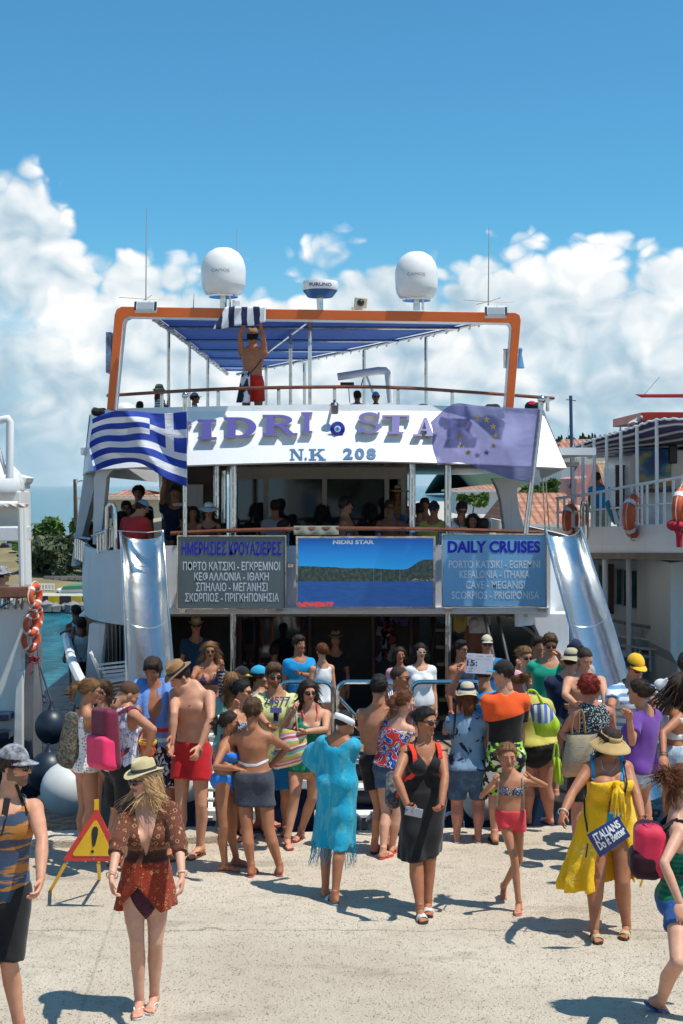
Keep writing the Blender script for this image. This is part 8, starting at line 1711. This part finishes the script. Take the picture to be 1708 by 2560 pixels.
p = P('stout woman from behind in faded blue rose-print top, denim shorts and cream bucket hat', 'C', 180, 1.58, 'f', feet=(935, 1645), J=dict(P=(940, 1110), C=(935, 750), H=(935, 578), eR=(1100, 920, 1), wR=(1115, 1080, 1), eL=(775, 850, 1), wL=(810, 760, 1), kL=(860, 1380), aL=(860, 1605), kR=(1020, 1380), aR=(1015, 1605)), skin='red', hair=('bob', 'auburn'), hat=('bucket', c_('cream_canvas', (.50, .44, .30)), NAVYC), w=1.26, shoe=('slide', (.65, .62, .58), (.62, .22, .20)))
p.tee(BLUFLO, bot=-.02, sleeves=.5, neck=.5, e=.018); p.shorts(DEN2, legs=.85, top=.1, e=.010, flare=.006); p.strap([(850, 640), (845, 760), (830, 900)], c_('brown_strap', (.05, .035, .03)), flat=.02, off=.024)
p = P('man in bright blue T-shirt from behind, raising a paper sign', 'C', 172, 1.72, 'm', Y=14.75, J=dict(C=(1075, 590), H=(1060, 415), eL=(815, 560, -1), wL=(885, 400, -1), fL=(915, 350)), skin='mid', hair=('short', 'brown'), hy=150, hand=('grip', 'relax')); p.tee(c_('azure_cotton', (.006, .26, .55)), sleeves=.6, neck=.5); print_on(p, 'NIDRI STAR', 1050, 640, 150, 26, WSTRAP, off=.024)
pg = root('paper_sign', tuple(C3(1025, 345, 14.5)), 'white paper with large 15: held up by the man in the blue T-shirt', 'sign'); PAP = plain('paper', (.72, .72, .76), .7)
part(pg, 'sheet', PAP, lambda mb: mb.prism([C3(932, 272, 14.5), C3(922, 418, 14.5), C3(1122, 430, 14.5), C3(1126, 284, 14.5)], (0, 0, 0), (0, .004, 0)))
V, F = text_np('15:', 1, 1, bold=.03); V -= V.mean(0); V[:, 0] *= 76/np.ptp(V[:, 0]); V[:, 1] *= 44/np.ptp(V[:, 1]); mb = MB(); mb.add([Vector(C3(985+a, 350-b_, 14.494)) for a, b_, _ in V], F); mb.build('time_print', NPR, pg)
for i, (x, y, w_) in enumerate(((958, 293, 40), (1028, 295, 50), (1095, 298, 40), (955, 318, 30), (960, 385, 36), (958, 405, 30))): part(pg, 'text_line', plain('faint_print', (.28, .29, .40), .7), lambda mb: mb.prism([C3(x-w_/2, y-2, 14.495), C3(x-w_/2, y+2, 14.495), C3(x+w_/2, y+3, 14.495), C3(x+w_/2, y-1, 14.495)], (0, 0, 0), (0, .001, 0)))
p = P('youth from behind in orange-topped black shirt and black cap with blue brim', 'C', 188, 1.80, 'm', Y=13.9, J=dict(P=(1215, 1010), C=(1215, 590), H=(1195, 420), eL=(1110, 820, 1), eR=(1330, 830, 1)), skin='light', hair=('short', 'dark'), hat=('cap', BLK, TEALC), hy=-105, hp=5, shoe=('slide', (.03, .03, .04))); p.tee(ORBLK, bot=-.15, sleeves=.70, e=.012, neck=.55); p.shorts(GRFLO, legs=.9, e=.02, flare=.03)
p = P('stout woman in pale yellow T-shirt and black shorts with pink cap, leaning away', 'D', 200, 1.62, 'f', Y=14.45, J=dict(P=(385, 940), C=(360, 640), H=(245, 485), eR=(500, 760, 1), wR=(530, 900, 1), aR=(490, 1480), kR=(455, 1250), aL=(330, 1480)), skin='red', hair=('pony', 'light'), hat=('cap', PINKC, PINKC), hy=215, hp=25, w=1.42, shoe=('slide', (.05, .05, .1))); p.tee(YTEE2, bot=.02, sleeves=.5, e=.02, neck=.5); p.shorts(BLK, legs=.28, top=.25, e=.012, flare=.01)
D3 = lambda x, y, Y: np.array(CAMP+ray('D', x, y)*Y)
LIMEM = c_('lime_plastic', (.42, .62, .03), rough=.5); STB = pat('blue_lime_stripes', zst(16, (.10, .16, .5), (.55, .60, .35), .55, 0))
tote('lime green beach bag with blue striped panel on the yellow-shirt woman\'s back', (335, 655), (470, 640), [(385, 870), (450, 890), (530, 885), (578, 800)], STB, D3, 14.0, .16, [[(360, 655), (330, 590), (340, 545), (390, 560), (430, 650)], [(440, 645), (400, 575), (370, 545), (350, 560)]], LIMEM, bottom=LIMEM, split=.5)
tote('small clear lime plastic carrier hanging from the yellow-shirt woman\'s hand', (505, 1040), (560, 1030), [(520, 1210), (565, 1245), (590, 1235), (580, 1100)], LIMEM, D3, 14.3, .08, [[(515, 1040), (525, 960), (540, 940), (548, 970), (552, 1035)]], LIMEM)
p = P('girl with plaits in patterned bikini top and coral shorts walking forward', 'D', -6, 1.37, 'f', feet=(262, 2145), J=dict(P=(200, 1455), C=(208, 1185), H=(178, 1035), eR=(-15, 1325, -1), wR=(90, 1200, -1), fR=(125, 1165), eL=(460, 1245, -1), wL=(335, 1180, -1), fL=(290, 1160), kR=(228, 1775), aR=(262, 2115), kL=(262, 1800), aL=(150, 1985, .28)), skin='mid', hair=('pony', 'light'), hy=4, hp=3, child=True, hand=('fist', 'fist'), shoe=('flip', (.62, .20, .20)), fp=(38, 0), fy=(5, 5), hs=.93)
p.shorts(CORAL, legs=.30, top=.14, e=.008, flare=.012); p.garment('bikini_top', GEO, top=.80, bot=.54, e=.007, neck=0, wr=0, vcut=(.60, .03))
for q in ([(115, 1190), (112, 1280), (100, 1400)], [(290, 1180), (298, 1280), (302, 1400)]): p.strap(q, BEIGE, flat=.012, name='bag_strap', off=.012)
p = P('man in emerald polo and sunglasses with his hand at his chin, on the boarding ramp', 'D', 0, 1.80, 'm', Y=16.6, z0=-.02, J=dict(C=(480, 345), H=(492, 208), eR=(320, 460, 1), eL=(600, 345, -1), wL=(548, 285, -1), fL=(510, 265), P=(450, 650)), skin='mid', hair=('short', 'brown'), glasses=True, hp=14, hand=('fist', 'relax')); p.tee(GPOLO, sleeves=.55, neck=.65, neckf=.03); p.shorts(RED2, legs=.8)
p = P('woman with brown hair phoning, in a white top left of the emerald polo', 'D', 20, 1.66, 'f', Y=16.9, z0=-.05, J=dict(C=(310, 420), H=(310, 295), eR=(240, 430, -1), wR=(262, 350, -1), fR=(270, 310)), skin='light', hair=('pony', 'light'), glasses=True, hp=14, hand=('relax', 'grip')); p.tee(WHT, sleeves=.5, neck=.9)
p = P('dark-haired man in blue behind the phoning woman', 'D', 20, 1.74, 'm', Y=17.8, z0=-.1, J=dict(H=(405, 222), C=(400, 330)), skin='tan', hair=('short', 'dark')); p.tee(BLUEC)
p = P('man in navy cap behind the beige bucket hat', 'D', 150, 1.80, 'm', Y=17.0, z0=-.05, J=dict(H=(680, 250), C=(670, 360)), skin='light', hair=('short', 'dark'), hat=('cap', NAVYC, NAVYC)); p.tee(LGREY)
p = P('person in beige bucket hat and navy shirt leaning on the ramp rail', 'D', 190, 1.70, 'm', Y=15.75, z0=-.0, J=dict(C=(600, 460), H=(650, 325), eL=(510, 570, 1), wL=(580, 640, -1), P=(600, 800)), skin='light', hair=('short', 'dark'), hat=('bucket', BEIGE, BANDM), hy=150); p.tee(NAVYC, sleeves=1.3, e=.018)
p = P('shirtless young man with cropped hair and light beard looking down, left of the right slide', 'D', 8, 1.78, 'm', Y=15.2, z0=0, J=dict(C=(745, 450), H=(745, 315), eR=(600, 580, -1), wR=(685, 650, -1), eL=(895, 590), wL=(905, 740), P=(720, 800)), skin='light', hair=('buzz', 'dark'), beard=.55, hy=25, hp=28); p.shorts(NAVYC, legs=.7)
p = P('woman with curly red hair in black leopard-print top seen from behind', 'D', 196, 1.70, 'f', Y=13.3, J=dict(P=(775, 1010), C=(800, 680), H=(775, 530), eL=(585, 860, 1), wL=(690, 960, -1), eR=(960, 850, 1)), skin='red', hair=('curly', 'red'), hy=175, w=1.22); p.tank(LEO, bot=-.05, e=.015, neck=.55, neckf=0, name='leopard_top'); p.shorts(BLK, legs=.9)
tote('large woven straw tote with coloured threads on the red-haired woman\'s arm', (615, 870), (845, 860), [(570, 1150), (600, 1185), (680, 1180), (760, 1100), (800, 1000)], pat('coloured_weave', lambda t, tc: t.mix(blot(t, t.vmath('MULTIPLY', tc, (.5, .5, 4)), 40, .5, .06), (.32, .28, .24), t.ramp(t.noise(t.vmath('MULTIPLY', tc, (.5, .5, 4)), 22, 2), [(.3, (.09, .10, .22)), (.5, (.40, .36, .14)), (.7, (.30, .14, .18))]))), D3, 12.95, .22, [[(650, 870), (660, 760), (720, 690), (740, 760), (750, 860)], [(700, 865, .1), (705, 740, .1), (700, 690, .1)]], c_('tan_leather', (.32, .18, .08)), bottom=c_('tan_straw_base', (.42, .26, .15)), split=.6)
p = P('man in yellow cap, sunglasses and blue-striped white T-shirt looking down', 'D', 12, 1.82, 'm', Y=13.95, J=dict(P=(1070, 900), C=(1090, 530), H=(1120, 375), eR=(940, 660), eL=(1265, 650), wL=(1240, 760)), skin='mid', hair=('short', 'dark'), hat=('cap', YCAP, YCAP), glasses=True, hy=18, hp=20); p.tee(STRTEE, sleeves=.65, e=.02, neck=.55); p.shorts(BLUEC, legs=.8)
p = P('woman in purple T-shirt with dark bun, seen from behind right of the visor woman', 'D', 222, 1.70, 'f', Y=12.75, J=dict(P=(1150, 1110), C=(1185, 720), H=(1140, 560), eL=(1095, 930, -1), wL=(1075, 760, -1), kR=(1180, 1300), eR=(1230, 900, 1), wR=(1140, 950)), skin='mid', hair=('bun', 'dark'), hy=235, w=1.0); p.tee(PURP, bot=-.08, sleeves=.6, e=.018, neck=.6, loose=1.04); p.shorts(DEN3, legs=.22, top=.1, e=.008, flare=.008)
p = P('long-haired woman in white halter crop top and pale denim shorts at the right edge', 'D', 95, 1.70, 'f', Y=13.1, J=dict(P=(1400, 1000), C=(1400, 700), H=(1450, 530), eR=(1318, 860, -1), wR=(1325, 1030, -1)), skin='tan', hair=('long', 'dark'), hy=100, bust=1.1); p.garment('halter_top', OFFW, top=.93, bot=.36, e=.010, neck=0, arm=-.02); p.shorts(DEN3, legs=.25, top=.22, e=.008, flare=.01); p.bracelet('R', (.1, .05, .05)); strands(p, 'loose_hair', hair_mat('dark'), lambda g: (g.uniform(-.08, .08), g.uniform(-.09, -.02), g.uniform(-.05, .06)), 90, 14, lambda g: (g.uniform(-.3, .3), -.8, g.uniform(-1, -.3)), .34, .005, .03)
p = P('person in white T-shirt behind the halter-top woman at the right edge', 'D', 150, 1.78, 'm', Y=14.3, J=dict(C=(1430, 490), H=(1500, 360), eL=(1310, 620, 1)), skin='mid', hair=('short', 'dark')); p.tee(OFFW, sleeves=.5)
p = P('stout woman in yellow tied pareo, blue swimsuit and straw visor walking forward', 'I', 8, 1.64, 'f', feet=(600, 2140), J=dict(P=(570, 1090), C=(545, 500), H=(575, 300), eR=(195, 800), wR=(105, 1000), fR=(72, 1150), eL=(835, 830), wL=(880, 1030), fL=(905, 1120), kR=(440, 1640), aR=(415, 2120), kL=(690, 1660), aL=(730, 2085)), skin='tan', hair=('bob', 'dark'), hat=('visor', c_('tan_canvas', (.48, .32, .13)), None), glasses=plain('white_frame', (.7, .68, .6), .4), hy=26, hp=20, w=1.24, bust=1.35, hand=('relax', 'point'), lips=(.40, .12, .12), shoe=('slide', (.03, .025, .02), (.42, .34, .18)), belly=.9, fy=(30, 4))
def slit(S, s):
 def c(X, D):
  z = (X[..., 2]-s.z0)/s.h; x = (X-s.P)@s.l; y = (X-s.P)@s.f; w_ = np.interp(z, [.25, .34, .46, .53, .60, .68, .71], [.10, .095, .07, .030, .032, .02, -.03])*s.h; cx = np.interp(z, [.2, .4, .55, .7], [-.010, -.016, -.020, 0])*s.h
  return np.where(y > .0, np.maximum(D, w_-np.abs(x-cx)), D)
 S.cut(c)
p.garment('yellow_pareo', YEL, top=.76, bot=-.3, e=.016, neck=0, skirt=dict(top=.55, zb=.235, rt=.096, rb=.178, n=9, amp=.15, sq=.72, tilt=.16, dx=-.08), extra=slit, wr=.008, wf=55)
p.briefs(TURQB, top=.28, e=.006); mb = MB(); k0 = p.lev(.74)+p.fs*.125*p.h; g = random.Random(2)
for i in range(5): mb.tube([k0+np.array([.01*math.cos(i), -.015, .01*math.sin(i)]), k0+np.array([(i-2)*.016, -.045-.01*(i % 2), -.06]), k0+np.array([(i-2)*.028, -.04, -.22-.05*(i % 3)])], [.012, .018, .006], 7)
mb.sphere(k0, .030, 12, (1.2, .8, 1)); p.mb('pareo_knot', mb, YEL)
for q in ([(383, 410), (400, 530), (405, 660)], [(690, 440), (695, 550), (688, 665)]): p.strap(q, TURQB, flat=.022, name='swimsuit_strap')
p.strap([(700, 480), (735, 700), (700, 850), (650, 1010)], NAVYC, flat=.014, off=.03, name='bag_strap'); p.strap([(315, 810), (320, 1000), (350, 1170)], NAVYC, flat=.014, off=.045, name='bag_strap'); p.bracelet('R', (.6, .6, .6)); p.strap([(480, 470), (500, 560), (570, 590), (620, 540), (630, 460)], plain('silver_chain', (.6, .6, .6), .3, 1), .0028, 'necklace')
I3 = lambda x, y, Y: Vector(CAMP+ray('I', x, y)*Y)
cl_ = root('clutch_bag', tuple(I3(560, 1230, 10.65)), 'navy clutch bag printed ITALIANS Do it Better hanging tilted on the yellow pareo', 'bag'); Yc = 10.62
co = [I3(340, 1200, Yc), I3(470, 1425, Yc), I3(770, 1215, Yc), I3(650, 1015, Yc)]
mb = MB(); mb.grid(lambda u, v: (co[0].lerp(co[3], u)).lerp(co[1].lerp(co[2], u), v)+Vector((0, -.03*math.sin(math.pi*u)*math.sin(math.pi*v), 0)), 10, 8); mb.grid(lambda u, v: (co[3].lerp(co[0], u)).lerp(co[2].lerp(co[1], u), v)+Vector((0, .03*math.sin(math.pi*u)*math.sin(math.pi*v), 0)), 10, 8); mb.build('pouch', plain('clutch_navy', (.012, .035, .16), .5, var=.2, bump=.2), cl_, smooth='all')
def cltext(txt, u0, u1, v0, v1):
 V, F = text_np(txt, 1, 1, bold=.035); V[:, 0] = (V[:, 0]-V[:, 0].min())/np.ptp(V[:, 0]); V[:, 1] = (V[:, 1]-V[:, 1].min())/np.ptp(V[:, 1]); mb = MB(); P_ = []
 for a, b_, _ in V: u = u0+(u1-u0)*a; v = v1+(v0-v1)*b_; P_.append((co[0].lerp(co[3], u)).lerp(co[1].lerp(co[2], u), v)+Vector((0, -.03*math.sin(math.pi*u)*math.sin(math.pi*v)-.004, 0)))
 mb.add(P_, F); mb.build('slogan', WSTRAP, cl_)
cltext('ITALIANS', .12, .92, .10, .42); cltext('Do it Better', .10, .96, .40, .78)
part(cl_, 'tassel', NAVYC, lambda mb: mb.prism([I3(345, 1285, Yc), I3(325, 1425, Yc), I3(342, 1420, Yc), I3(358, 1290, Yc)], (0, 0, 0), (0, .006, 0)))
p = P('woman in green ribbed top with messy bun walking out at the right edge', 'H', 82, 1.70, 'f', Y=9.35, J=dict(P=(445, 1290), C=(450, 640), H=(520, 320), eR=(335, 1000, -1), wR=(470, 1330, -1), fR=(500, 1560), kR=(455, 1830, -1), aR=(300, 2190, .1), kL=(640, 1750), aL=(760, 2300, -.1), eL=(620, 950, 1)), skin='fair', hair=('bun', 'auburn'), hy=95, w=.95, shoe=('flip', (.03, .06, .22), (.05, .14, .5)), fp=(0, 35), fy=(0, 0))
p.garment('green_top', GRST, top=1.0, bot=-.02, e=.010, neck=.85, arm=True); p.shorts(DEN4, legs=.42, top=.06, e=.010, flare=.014); strands(p, 'messy_bun', hair_mat('auburn'), lambda g: (g.uniform(-.03, .03), g.uniform(-.17, -.10), g.uniform(.0, .08)), 120, 3, lambda g: (g.uniform(-1, 1), g.uniform(-1, .2), g.uniform(-.4, 1)), .10, .004, .03); strands(p, 'loose_hair', hair_mat('auburn'), lambda g: (g.uniform(-.06, .06), g.uniform(-.11, -.06), g.uniform(-.08, .02)), 60, 3, lambda g: (g.uniform(-.3, .3), -.2, -1), .12, .004, .02)
H3 = lambda x, y, Y: np.array(CAMP+ray('H', x, y)*Y)
backpack(p, 'hot pink backpack with black panels on the woman at the right edge', H3(235, 720, 9.35), H3(205, 1030, 9.35), .105, .135, c_('crimson_pink_nylon', (.62, .025, .07), rough=.6), c_('black_mesh', (.03, .004, .01)), dep=.95, strapm=BLK)
# PEOPLE ON THE BOATS
def dk(label, x, y, Y, yaw, h=1.7, sex='f', z0=1.62, shirt=None, kind='tee', skin='tan', hair=('short', 'dark'), cr='T', **k):
 """standing passenger with the head centre at image (x,y)"""
 Jd = k.pop('J', {}); Hh = CAMP+ray(cr, x, y)*Y
 c = CROPS[cr][2]; drop = .128*h*FPX/Y*c
 J = dict(H=(x, y), C=(x-k.pop('lean', 0), y+drop)); J.update(Jd)
 zc = (CAMP+ray(cr, *J['C'][:2])*Y)[2]; hp_ = z0+.53*h
 if zc-hp_ < .2*h: hp_ = zc-.287*h
 if zc-hp_ > .33*h: hp_ = zc-.287*h
 if 'P' not in J: u, v = (J['C'][0], 0); X_ = CAMP+ray(cr, u, 0)*Y; J['P'] = (J['C'][0], J['C'][1]+(zc-hp_)*FPX/Y*c)
 p = P(label, cr, yaw, h, sex, Y=Y, z0=z0, J=J, skin=skin, hair=hair, shoe=None, **k)
 if shirt is not None:
  if kind == 'tee': p.tee(shirt, sleeves=.55, neck=.6)
  elif kind == 'tank': p.tank(shirt)
  elif kind == 'bikini': p.bra(shirt)
  elif kind == 'dress': p.garment('dress', shirt, top=.95, bot=-.3, e=.015, neck=0, sleeves=.6, skirt=dict(top=.3, zb=.42, rt=.09, rb=.12, n=6))
 return p
p = P('shirtless man in brown hat and red shorts hanging a striped towel on the orange arch', 'N', 178, 1.78, 'm', Y=22.35, z0=4.1, J=dict(P=(1160, 1095), C=(1165, 905), H=(1162, 830), eL=(1085, 815, -1), wL=(1118, 735, -1), fL=(1135, 715), eR=(1222, 810, -1), wR=(1208, 748, -1), fR=(1195, 725)), skin='tan', hair=('short', 'black'), hat=hat('fedora', STRAW2), hand=('grip', 'grip'), shoe=None); p.shorts(RED2, legs=.62, top=.2, flare=.02); p.strap([(1215, 960), (1180, 1010), (1140, 1050)], BLK, flat=.014, off=.01)
ZEB = pat('navy_white_bar_stripes', zst(5.2, (.02, .025, .07), (.74, .74, .76), .5, 0))
tz = root('towel', tuple(W(550, 712, 21.7)), 'navy and white striped towel being hung over the orange arch', 'towel')
def zt(u, v):
 x = 519+92*u-28*max(0, v-.35)*(1-u)*1.6; y = 705+(52-14*u)*max(0, (v-.35)/.65)+2*math.sin(u*11)*v; Yy = 21.99-.30*min(1, v/.35)+.03*math.sin(u*14+v*3); q = W(x, y if v > .35 else 705+2*abs(.2-v), 21.8); return Vector((q.x*1.0, Yy, q.z))
part(tz, 'towel_cloth', ZEB, lambda mb: mb.sheet(zt, 26, 16, (0, .012, 0)), smooth='all')
tz = root('towel', tuple(W(560, 880, 22.1)), 'white and navy towel tucked at the shirtless man\'s waist', 'towel'); part(tz, 'towel_cloth', pat('white_navy_blotch', lambda t, tc: t.mix(blot(t, tc, 4, .5, .02), (.72, .72, .76), (.02, .03, .06))), lambda mb: mb.sheet(lambda u, v: W(556+18*u-14*v*(1-u)+(0 if v < .2 else 0), 852+72*v, 22.1+.05*math.sin(u*7)), 8, 16, (0, .015, 0)), smooth='all')
dk('passenger in straw hat and navy-striped shirt on the top deck at left', 602, 1150, 24, 120, z0=4.1, h=1.2, shirt=NAVSTR, hair=('bob', 'brown'), hat=hat('bucket', STRAW), cr='N', skin='mid')
dk('dark-haired head low behind the top-deck rim, far left', 482, 1248, 24, 180, z0=4.1, h=1.1, shirt=NAVYC, hair=('short', 'black'), cr='N')
dk('passenger in grey cap right of the striped shirt on the top deck', 815, 1195, 24.2, 90, z0=4.1, h=1.15, shirt=WHT, hair=('short', 'dark'), hat=('cap', LGREY, BLK), cr='N', glasses=True)
dk('dark-haired man on the top deck under the white arch', 820, 910, 24.5, 200, z0=4.1, h=1.15, shirt=WHT, sex='m')
dk('person in pale blue cap on the top deck under the white arch', 863, 912, 24.2, 10, z0=4.1, h=1.15, shirt=BLUEC, hat=('cap', CAPB, CAPB), glasses=True)
for x, y, lab in ((1130, 937, 'black bag lying on the top deck rim at right'), (1224, 932, 'dark bag with pink bow at the right end of the top deck'), (228, 945, 'black jacket heaped at the left end of the top deck')):
 r = root('bag', tuple(W(x, y, 22.7)), lab, 'bag'); soft('bag_body', BLK, r, [(np.array(W(x-9, y, 22.7)), np.array(W(x+9, y+2, 22.7)), .07, .08, None, 1)], wr=.02, f=25)
 if 'pink' in lab: part(r, 'bow', HOT, lambda mb: mb.sphere(W(x-3, y-8, 22.6), .04, 10, (1.4, 1, .8)))
p = dk('man in red T-shirt and light blue cap leaning at the head of the left slide', 327, 1166, 22.2, 150, 1.78, 'm', shirt=None, hat=('cap', CAPB, CAPB), hy=100, hp=25, J=dict(C=(310, 1192), P=(308, 1262), eR=(345, 1235, 1)), skin='mid', w=1.1); p.tee(REDT, sleeves=.7, e=.02)
dk('woman in red dress with long dark hair left of the red T-shirt man', 279, 1190, 22.5, 170, 1.64, shirt=REDT, kind='dress', hair=('long', 'black'))
dk('man in dark sunglasses behind the woman in the red dress', 290, 1167, 23.3, 10, 1.70, 'm', shirt=DGR, glasses=True)
dk('passenger in grey top sitting at the left side window opening of the ferry', 203, 1215, 24, 130, 1.5, shirt=DGR, hair=('curly', 'dark'))
p = dk('man in navy printed T-shirt and dark cap under the Greek flag', 402, 1130, 23.4, 0, 1.85, 'm', shirt=NAVYC, hat=('cap', BLK, BLK), J=dict(eR=(372, 1140, -1), wR=(378, 1105, -1)))
print_on(p, 'NIDRI', 408, 1158, 22, 7, WSTRAP, off=.02)
dk('curly-haired dark figure above the red T-shirt man in the ferry shade', 318, 1133, 25, 0, 1.85, 'm', shirt=BLK, hair=('curly', 'black'))
dk('tanned bikini woman behind the Greek flagpole', 443, 1178, 22.8, 10, 1.62, shirt=MARO, kind='tank', hair=('long', 'dark'))
dk('dark-haired man seated behind the Greek flagpole', 420, 1188, 23.2, 200, 1.5, 'm', shirt=BLK)
dk('woman in white sun hat with turquoise underside and maroon top', 479, 1172, 22.25, 5, 1.62, shirt=MARO, kind='tank', hair=('long', 'dark'), hat=hat('sunhat', SUNHAT, TEALC), glasses=True, hp=12)
dk('dark silhouette of a woman by the first cabin window', 586, 1172, 23.6, 200, 1.66, shirt=BLK, hair=('bob', 'black'))
dk('man in grey shirt seen from behind at the cabin window', 632, 1165, 23.3, 190, 1.72, 'm', shirt=LGREY)
dk('dark-haired person low behind the rail left of the screen', 652, 1210, 22.4, 100, 1.4, shirt=BLK)
dk('woman with long dark hair by the middle cabin window', 739, 1175, 23.2, 160, 1.64, shirt=DGR, hair=('long', 'black'))
dk('shirtless dark-haired man in profile above the video screen', 794, 1162, 22.4, 80, 1.74, 'm', J=dict(eL=(815, 1215, 1)))
dk('dark figure reflected beside the third cabin window', 851, 1172, 23.7, 190, 1.68, shirt=BLK, hair=('bob', 'black'))
dk('tanned shirtless man in white sunglasses right of the cabin windows', 895, 1165, 22.6, 5, 1.70, 'm', skin='dark', glasses=True)
dk('woman in straw hat and blue bikini standing in the cabin doorway', 915, 1132, 24.4, 0, 1.80, shirt=BBIK, kind='bikini', hair=('long', 'brown'), hat=hat('sunhat', STRAW), glasses=True)
dk('passenger just left of the yellow polo man behind the pillar', 962, 1172, 23.2, 170, 1.66, shirt=NAVSTR)
dk('man in yellow polo and dark cap behind the english sign', 996, 1168, 22.5, -15, 1.74, 'm', shirt=YTEE2, hat=('cap', NAVYC, NAVYC), glasses=True, hp=10)
dk('dark-haired passenger close behind the yellow polo man', 975, 1160, 24, 0, 1.72, 'm', shirt=DGR)
p = dk('bearded man in white T-shirt, sunglasses and lanyard on the middle deck', 1060, 1170, 22.3, 10, 1.76, 'm', shirt=WHT, beard=.8, glasses=True, hp=20); p.strap([(1050, 1192), (1056, 1212)], BLK, .006, 'lanyard', .02)
dk('girl with long dark hair right of the bearded white T-shirt man', 1086, 1196, 22.2, -10, 1.45, shirt=PINKC, hair=('long', 'dark'))
dk('top of a dark head at the right end of the middle rail', 1110, 1207, 22.0, 180, 1.4, shirt=BLK)
g = root('towel', tuple(W(725, 1222, 21.2)), 'grey-green towel hung over the rail above the video screen', 'towel'); part(g, 'towel_cloth', c_('sage_towel', (.20, .22, .17), bump=.8), lambda mb: mb.sheet(lambda u, v: Vector(W(674+104*u, 1212, 21.25))+Vector((0, .05-.10*v+.02*math.sin(u*20), .02+.05*math.sin(math.pi*v)-.12*v)), 24, 6, (0, -.008, .008)), smooth='all')
LD = -.35
p = P('woman in dark floral bikini top and mirrored sunglasses with striped towel, on the stern platform', 'E', 6, 1.68, 'f', Y=17.7, z0=-.1, J=dict(C=(1372, 400), H=(1385, 255), eR=(1225, 500), eL=(1500, 430, -1), wL=(1490, 380, -1), P=(1375, 760)), skin='tan', hair=('long', 'light'), glasses=True, hy=6, hand=('fist', 'relax'), shoe=None, bust=1.25); p.bra(c_('dark_floral_bikini', (.06, .04, .09), var=.9, vscale=40)); p.shorts(BLK, legs=.5)
tz = root('towel', tuple(E3(1490, 560, 17.5)), 'navy and white striped towel over the bikini woman\'s arm', 'towel'); part(tz, 'towel_cloth', NAVSTR, lambda mb: mb.sheet(lambda u, v: Vector(E3(1465+60*u, 430+300*v, 17.45+.03*math.sin(u*9))), 8, 12, (0, .015, 0)), smooth='all')
dk('man in straw fedora and dark blue shirt inside the lower deck at left', 265, 190, 22.3, 10, 1.76, 'm', z0=LD, shirt=c_('petrol_cotton', (.01, .05, .10)), hat=hat('fedora', STRAW, STRAW), cr='B', glasses=True, skin='mid')
dk('man in bright blue polo gesturing inside the lower deck', 1022, 325, 20.2, 20, 1.74, 'm', z0=LD, shirt=c_('azure_cotton', (1, 1, 1)), cr='B', hy=40, J=dict(eL=(1120, 560, -1), wL=(1040, 545, -1)))
dk('woman in white strappy top seen from behind beside the blue polo man', 1190, 375, 19.7, 205, 1.6, z0=LD, shirt=WHT, kind='tank', hair=('bun', 'auburn'), cr='B', skin='light')
dk('person in straw hat deep in the shade of the lower deck', 1290, 290, 22.5, 0, 1.72, z0=LD, shirt=BLK, hat=hat('fedora', STRAW2), cr='B')
dk('dark figure at the lower deck doorway', 840, 380, 22.8, 170, 1.66, z0=LD, shirt=BLK, cr='B')
dk('dark figure left of the steel pillar on the lower deck', 420, 430, 20.5, 20, 1.6, z0=LD, shirt=DGR, cr='B', hair=('curly', 'black'))
dk('woman in white T-shirt and white-framed sunglasses behind the stern gate', 592, 262, 18.9, 10, 1.64, z0=LD, shirt=WHT, hair=('bob', 'black'), cr='C', glasses=plain('white_frame', (.7, .68, .6), .4), skin='light', w=1.2)
dk('woman in pale pink top in the shade left of the white T-shirt woman', 440, 285, 20.2, 10, 1.62, z0=LD, shirt=PINKC, hair=('bob', 'dark'), cr='C')
dk('man with dark hair and glasses in navy tank top below the stairs', 890, 245, 19.2, 40, 1.72, 'm', z0=LD, shirt=NAVYC, kind='tank', cr='C', hair=('cropped', 'black'), glasses=True)
dk('man in cream cap and sunglasses behind the paper sign', 1080, 205, 19.8, 0, 1.74, 'm', z0=LD, shirt=BLUEC, hat=('cap', c_('cream_canvas', (1, 1, 1)), c_('cream_canvas', (1, 1, 1))), cr='C', glasses=True, skin='mid')
dk('woman in short white dress coming down the inner stairs', 1010, -130, 22.6, 10, 1.66, z0=.45, shirt=c_('off_white_knit', (1, 1, 1)), kind='dress', cr='C', skin='dark')
tote('mustard shoulder bag carried by the woman on the inner stairs', (835, -10), (930, -20), [(830, 90), (870, 130), (915, 110), (935, 60)], c_('mustard_canvas', (.40, .30, .08)), C3, 22.2, .12, [[(850, 0), (880, -70), (920, -10)]], c_('mustard_canvas', (1, 1, 1)))
dk('boy in white tank top leaning on the ferry gunwale at left, farther one', 655, 1760, 23.9, 230, 1.55, 'm', z0=-.05, shirt=WHT, kind='tank', cr='L', skin='dark')
p = dk('boy in white tank top with dark print, nearer one of two at the left gunwale', 703, 1872, 23.2, 200, 1.45, 'm', z0=-.15, shirt=WHT, kind='tank', cr='L', skin='dark', J=dict(eL=(640, 1900, 1), wL=(560, 1930))); p.shorts(MARO, legs=.5)
dk('person in patterned sun hat resting on the cap rail of the left boat', 30, 1440, 19.3, 120, 1.5, z0=-.6, shirt=WHT, hat=('sunhat', GREYC, GREYC), cr='L', skin='light', J=dict(C=(10, 1560), eL=(60, 1640, -1), wL=(140, 1660)))
dk('man in bright blue T-shirt and beige shorts bending on the right boat upper deck', 712, 790, 29.1, 175, 1.62, 'm', z0=2.12, shirt=c_('azure_cotton', (1, 1, 1)), cr='M', skin='dark', J=dict(C=(735, 868), P=(745, 1060), eL=(655, 930, 1))).shorts(BEIGE, legs=.8)
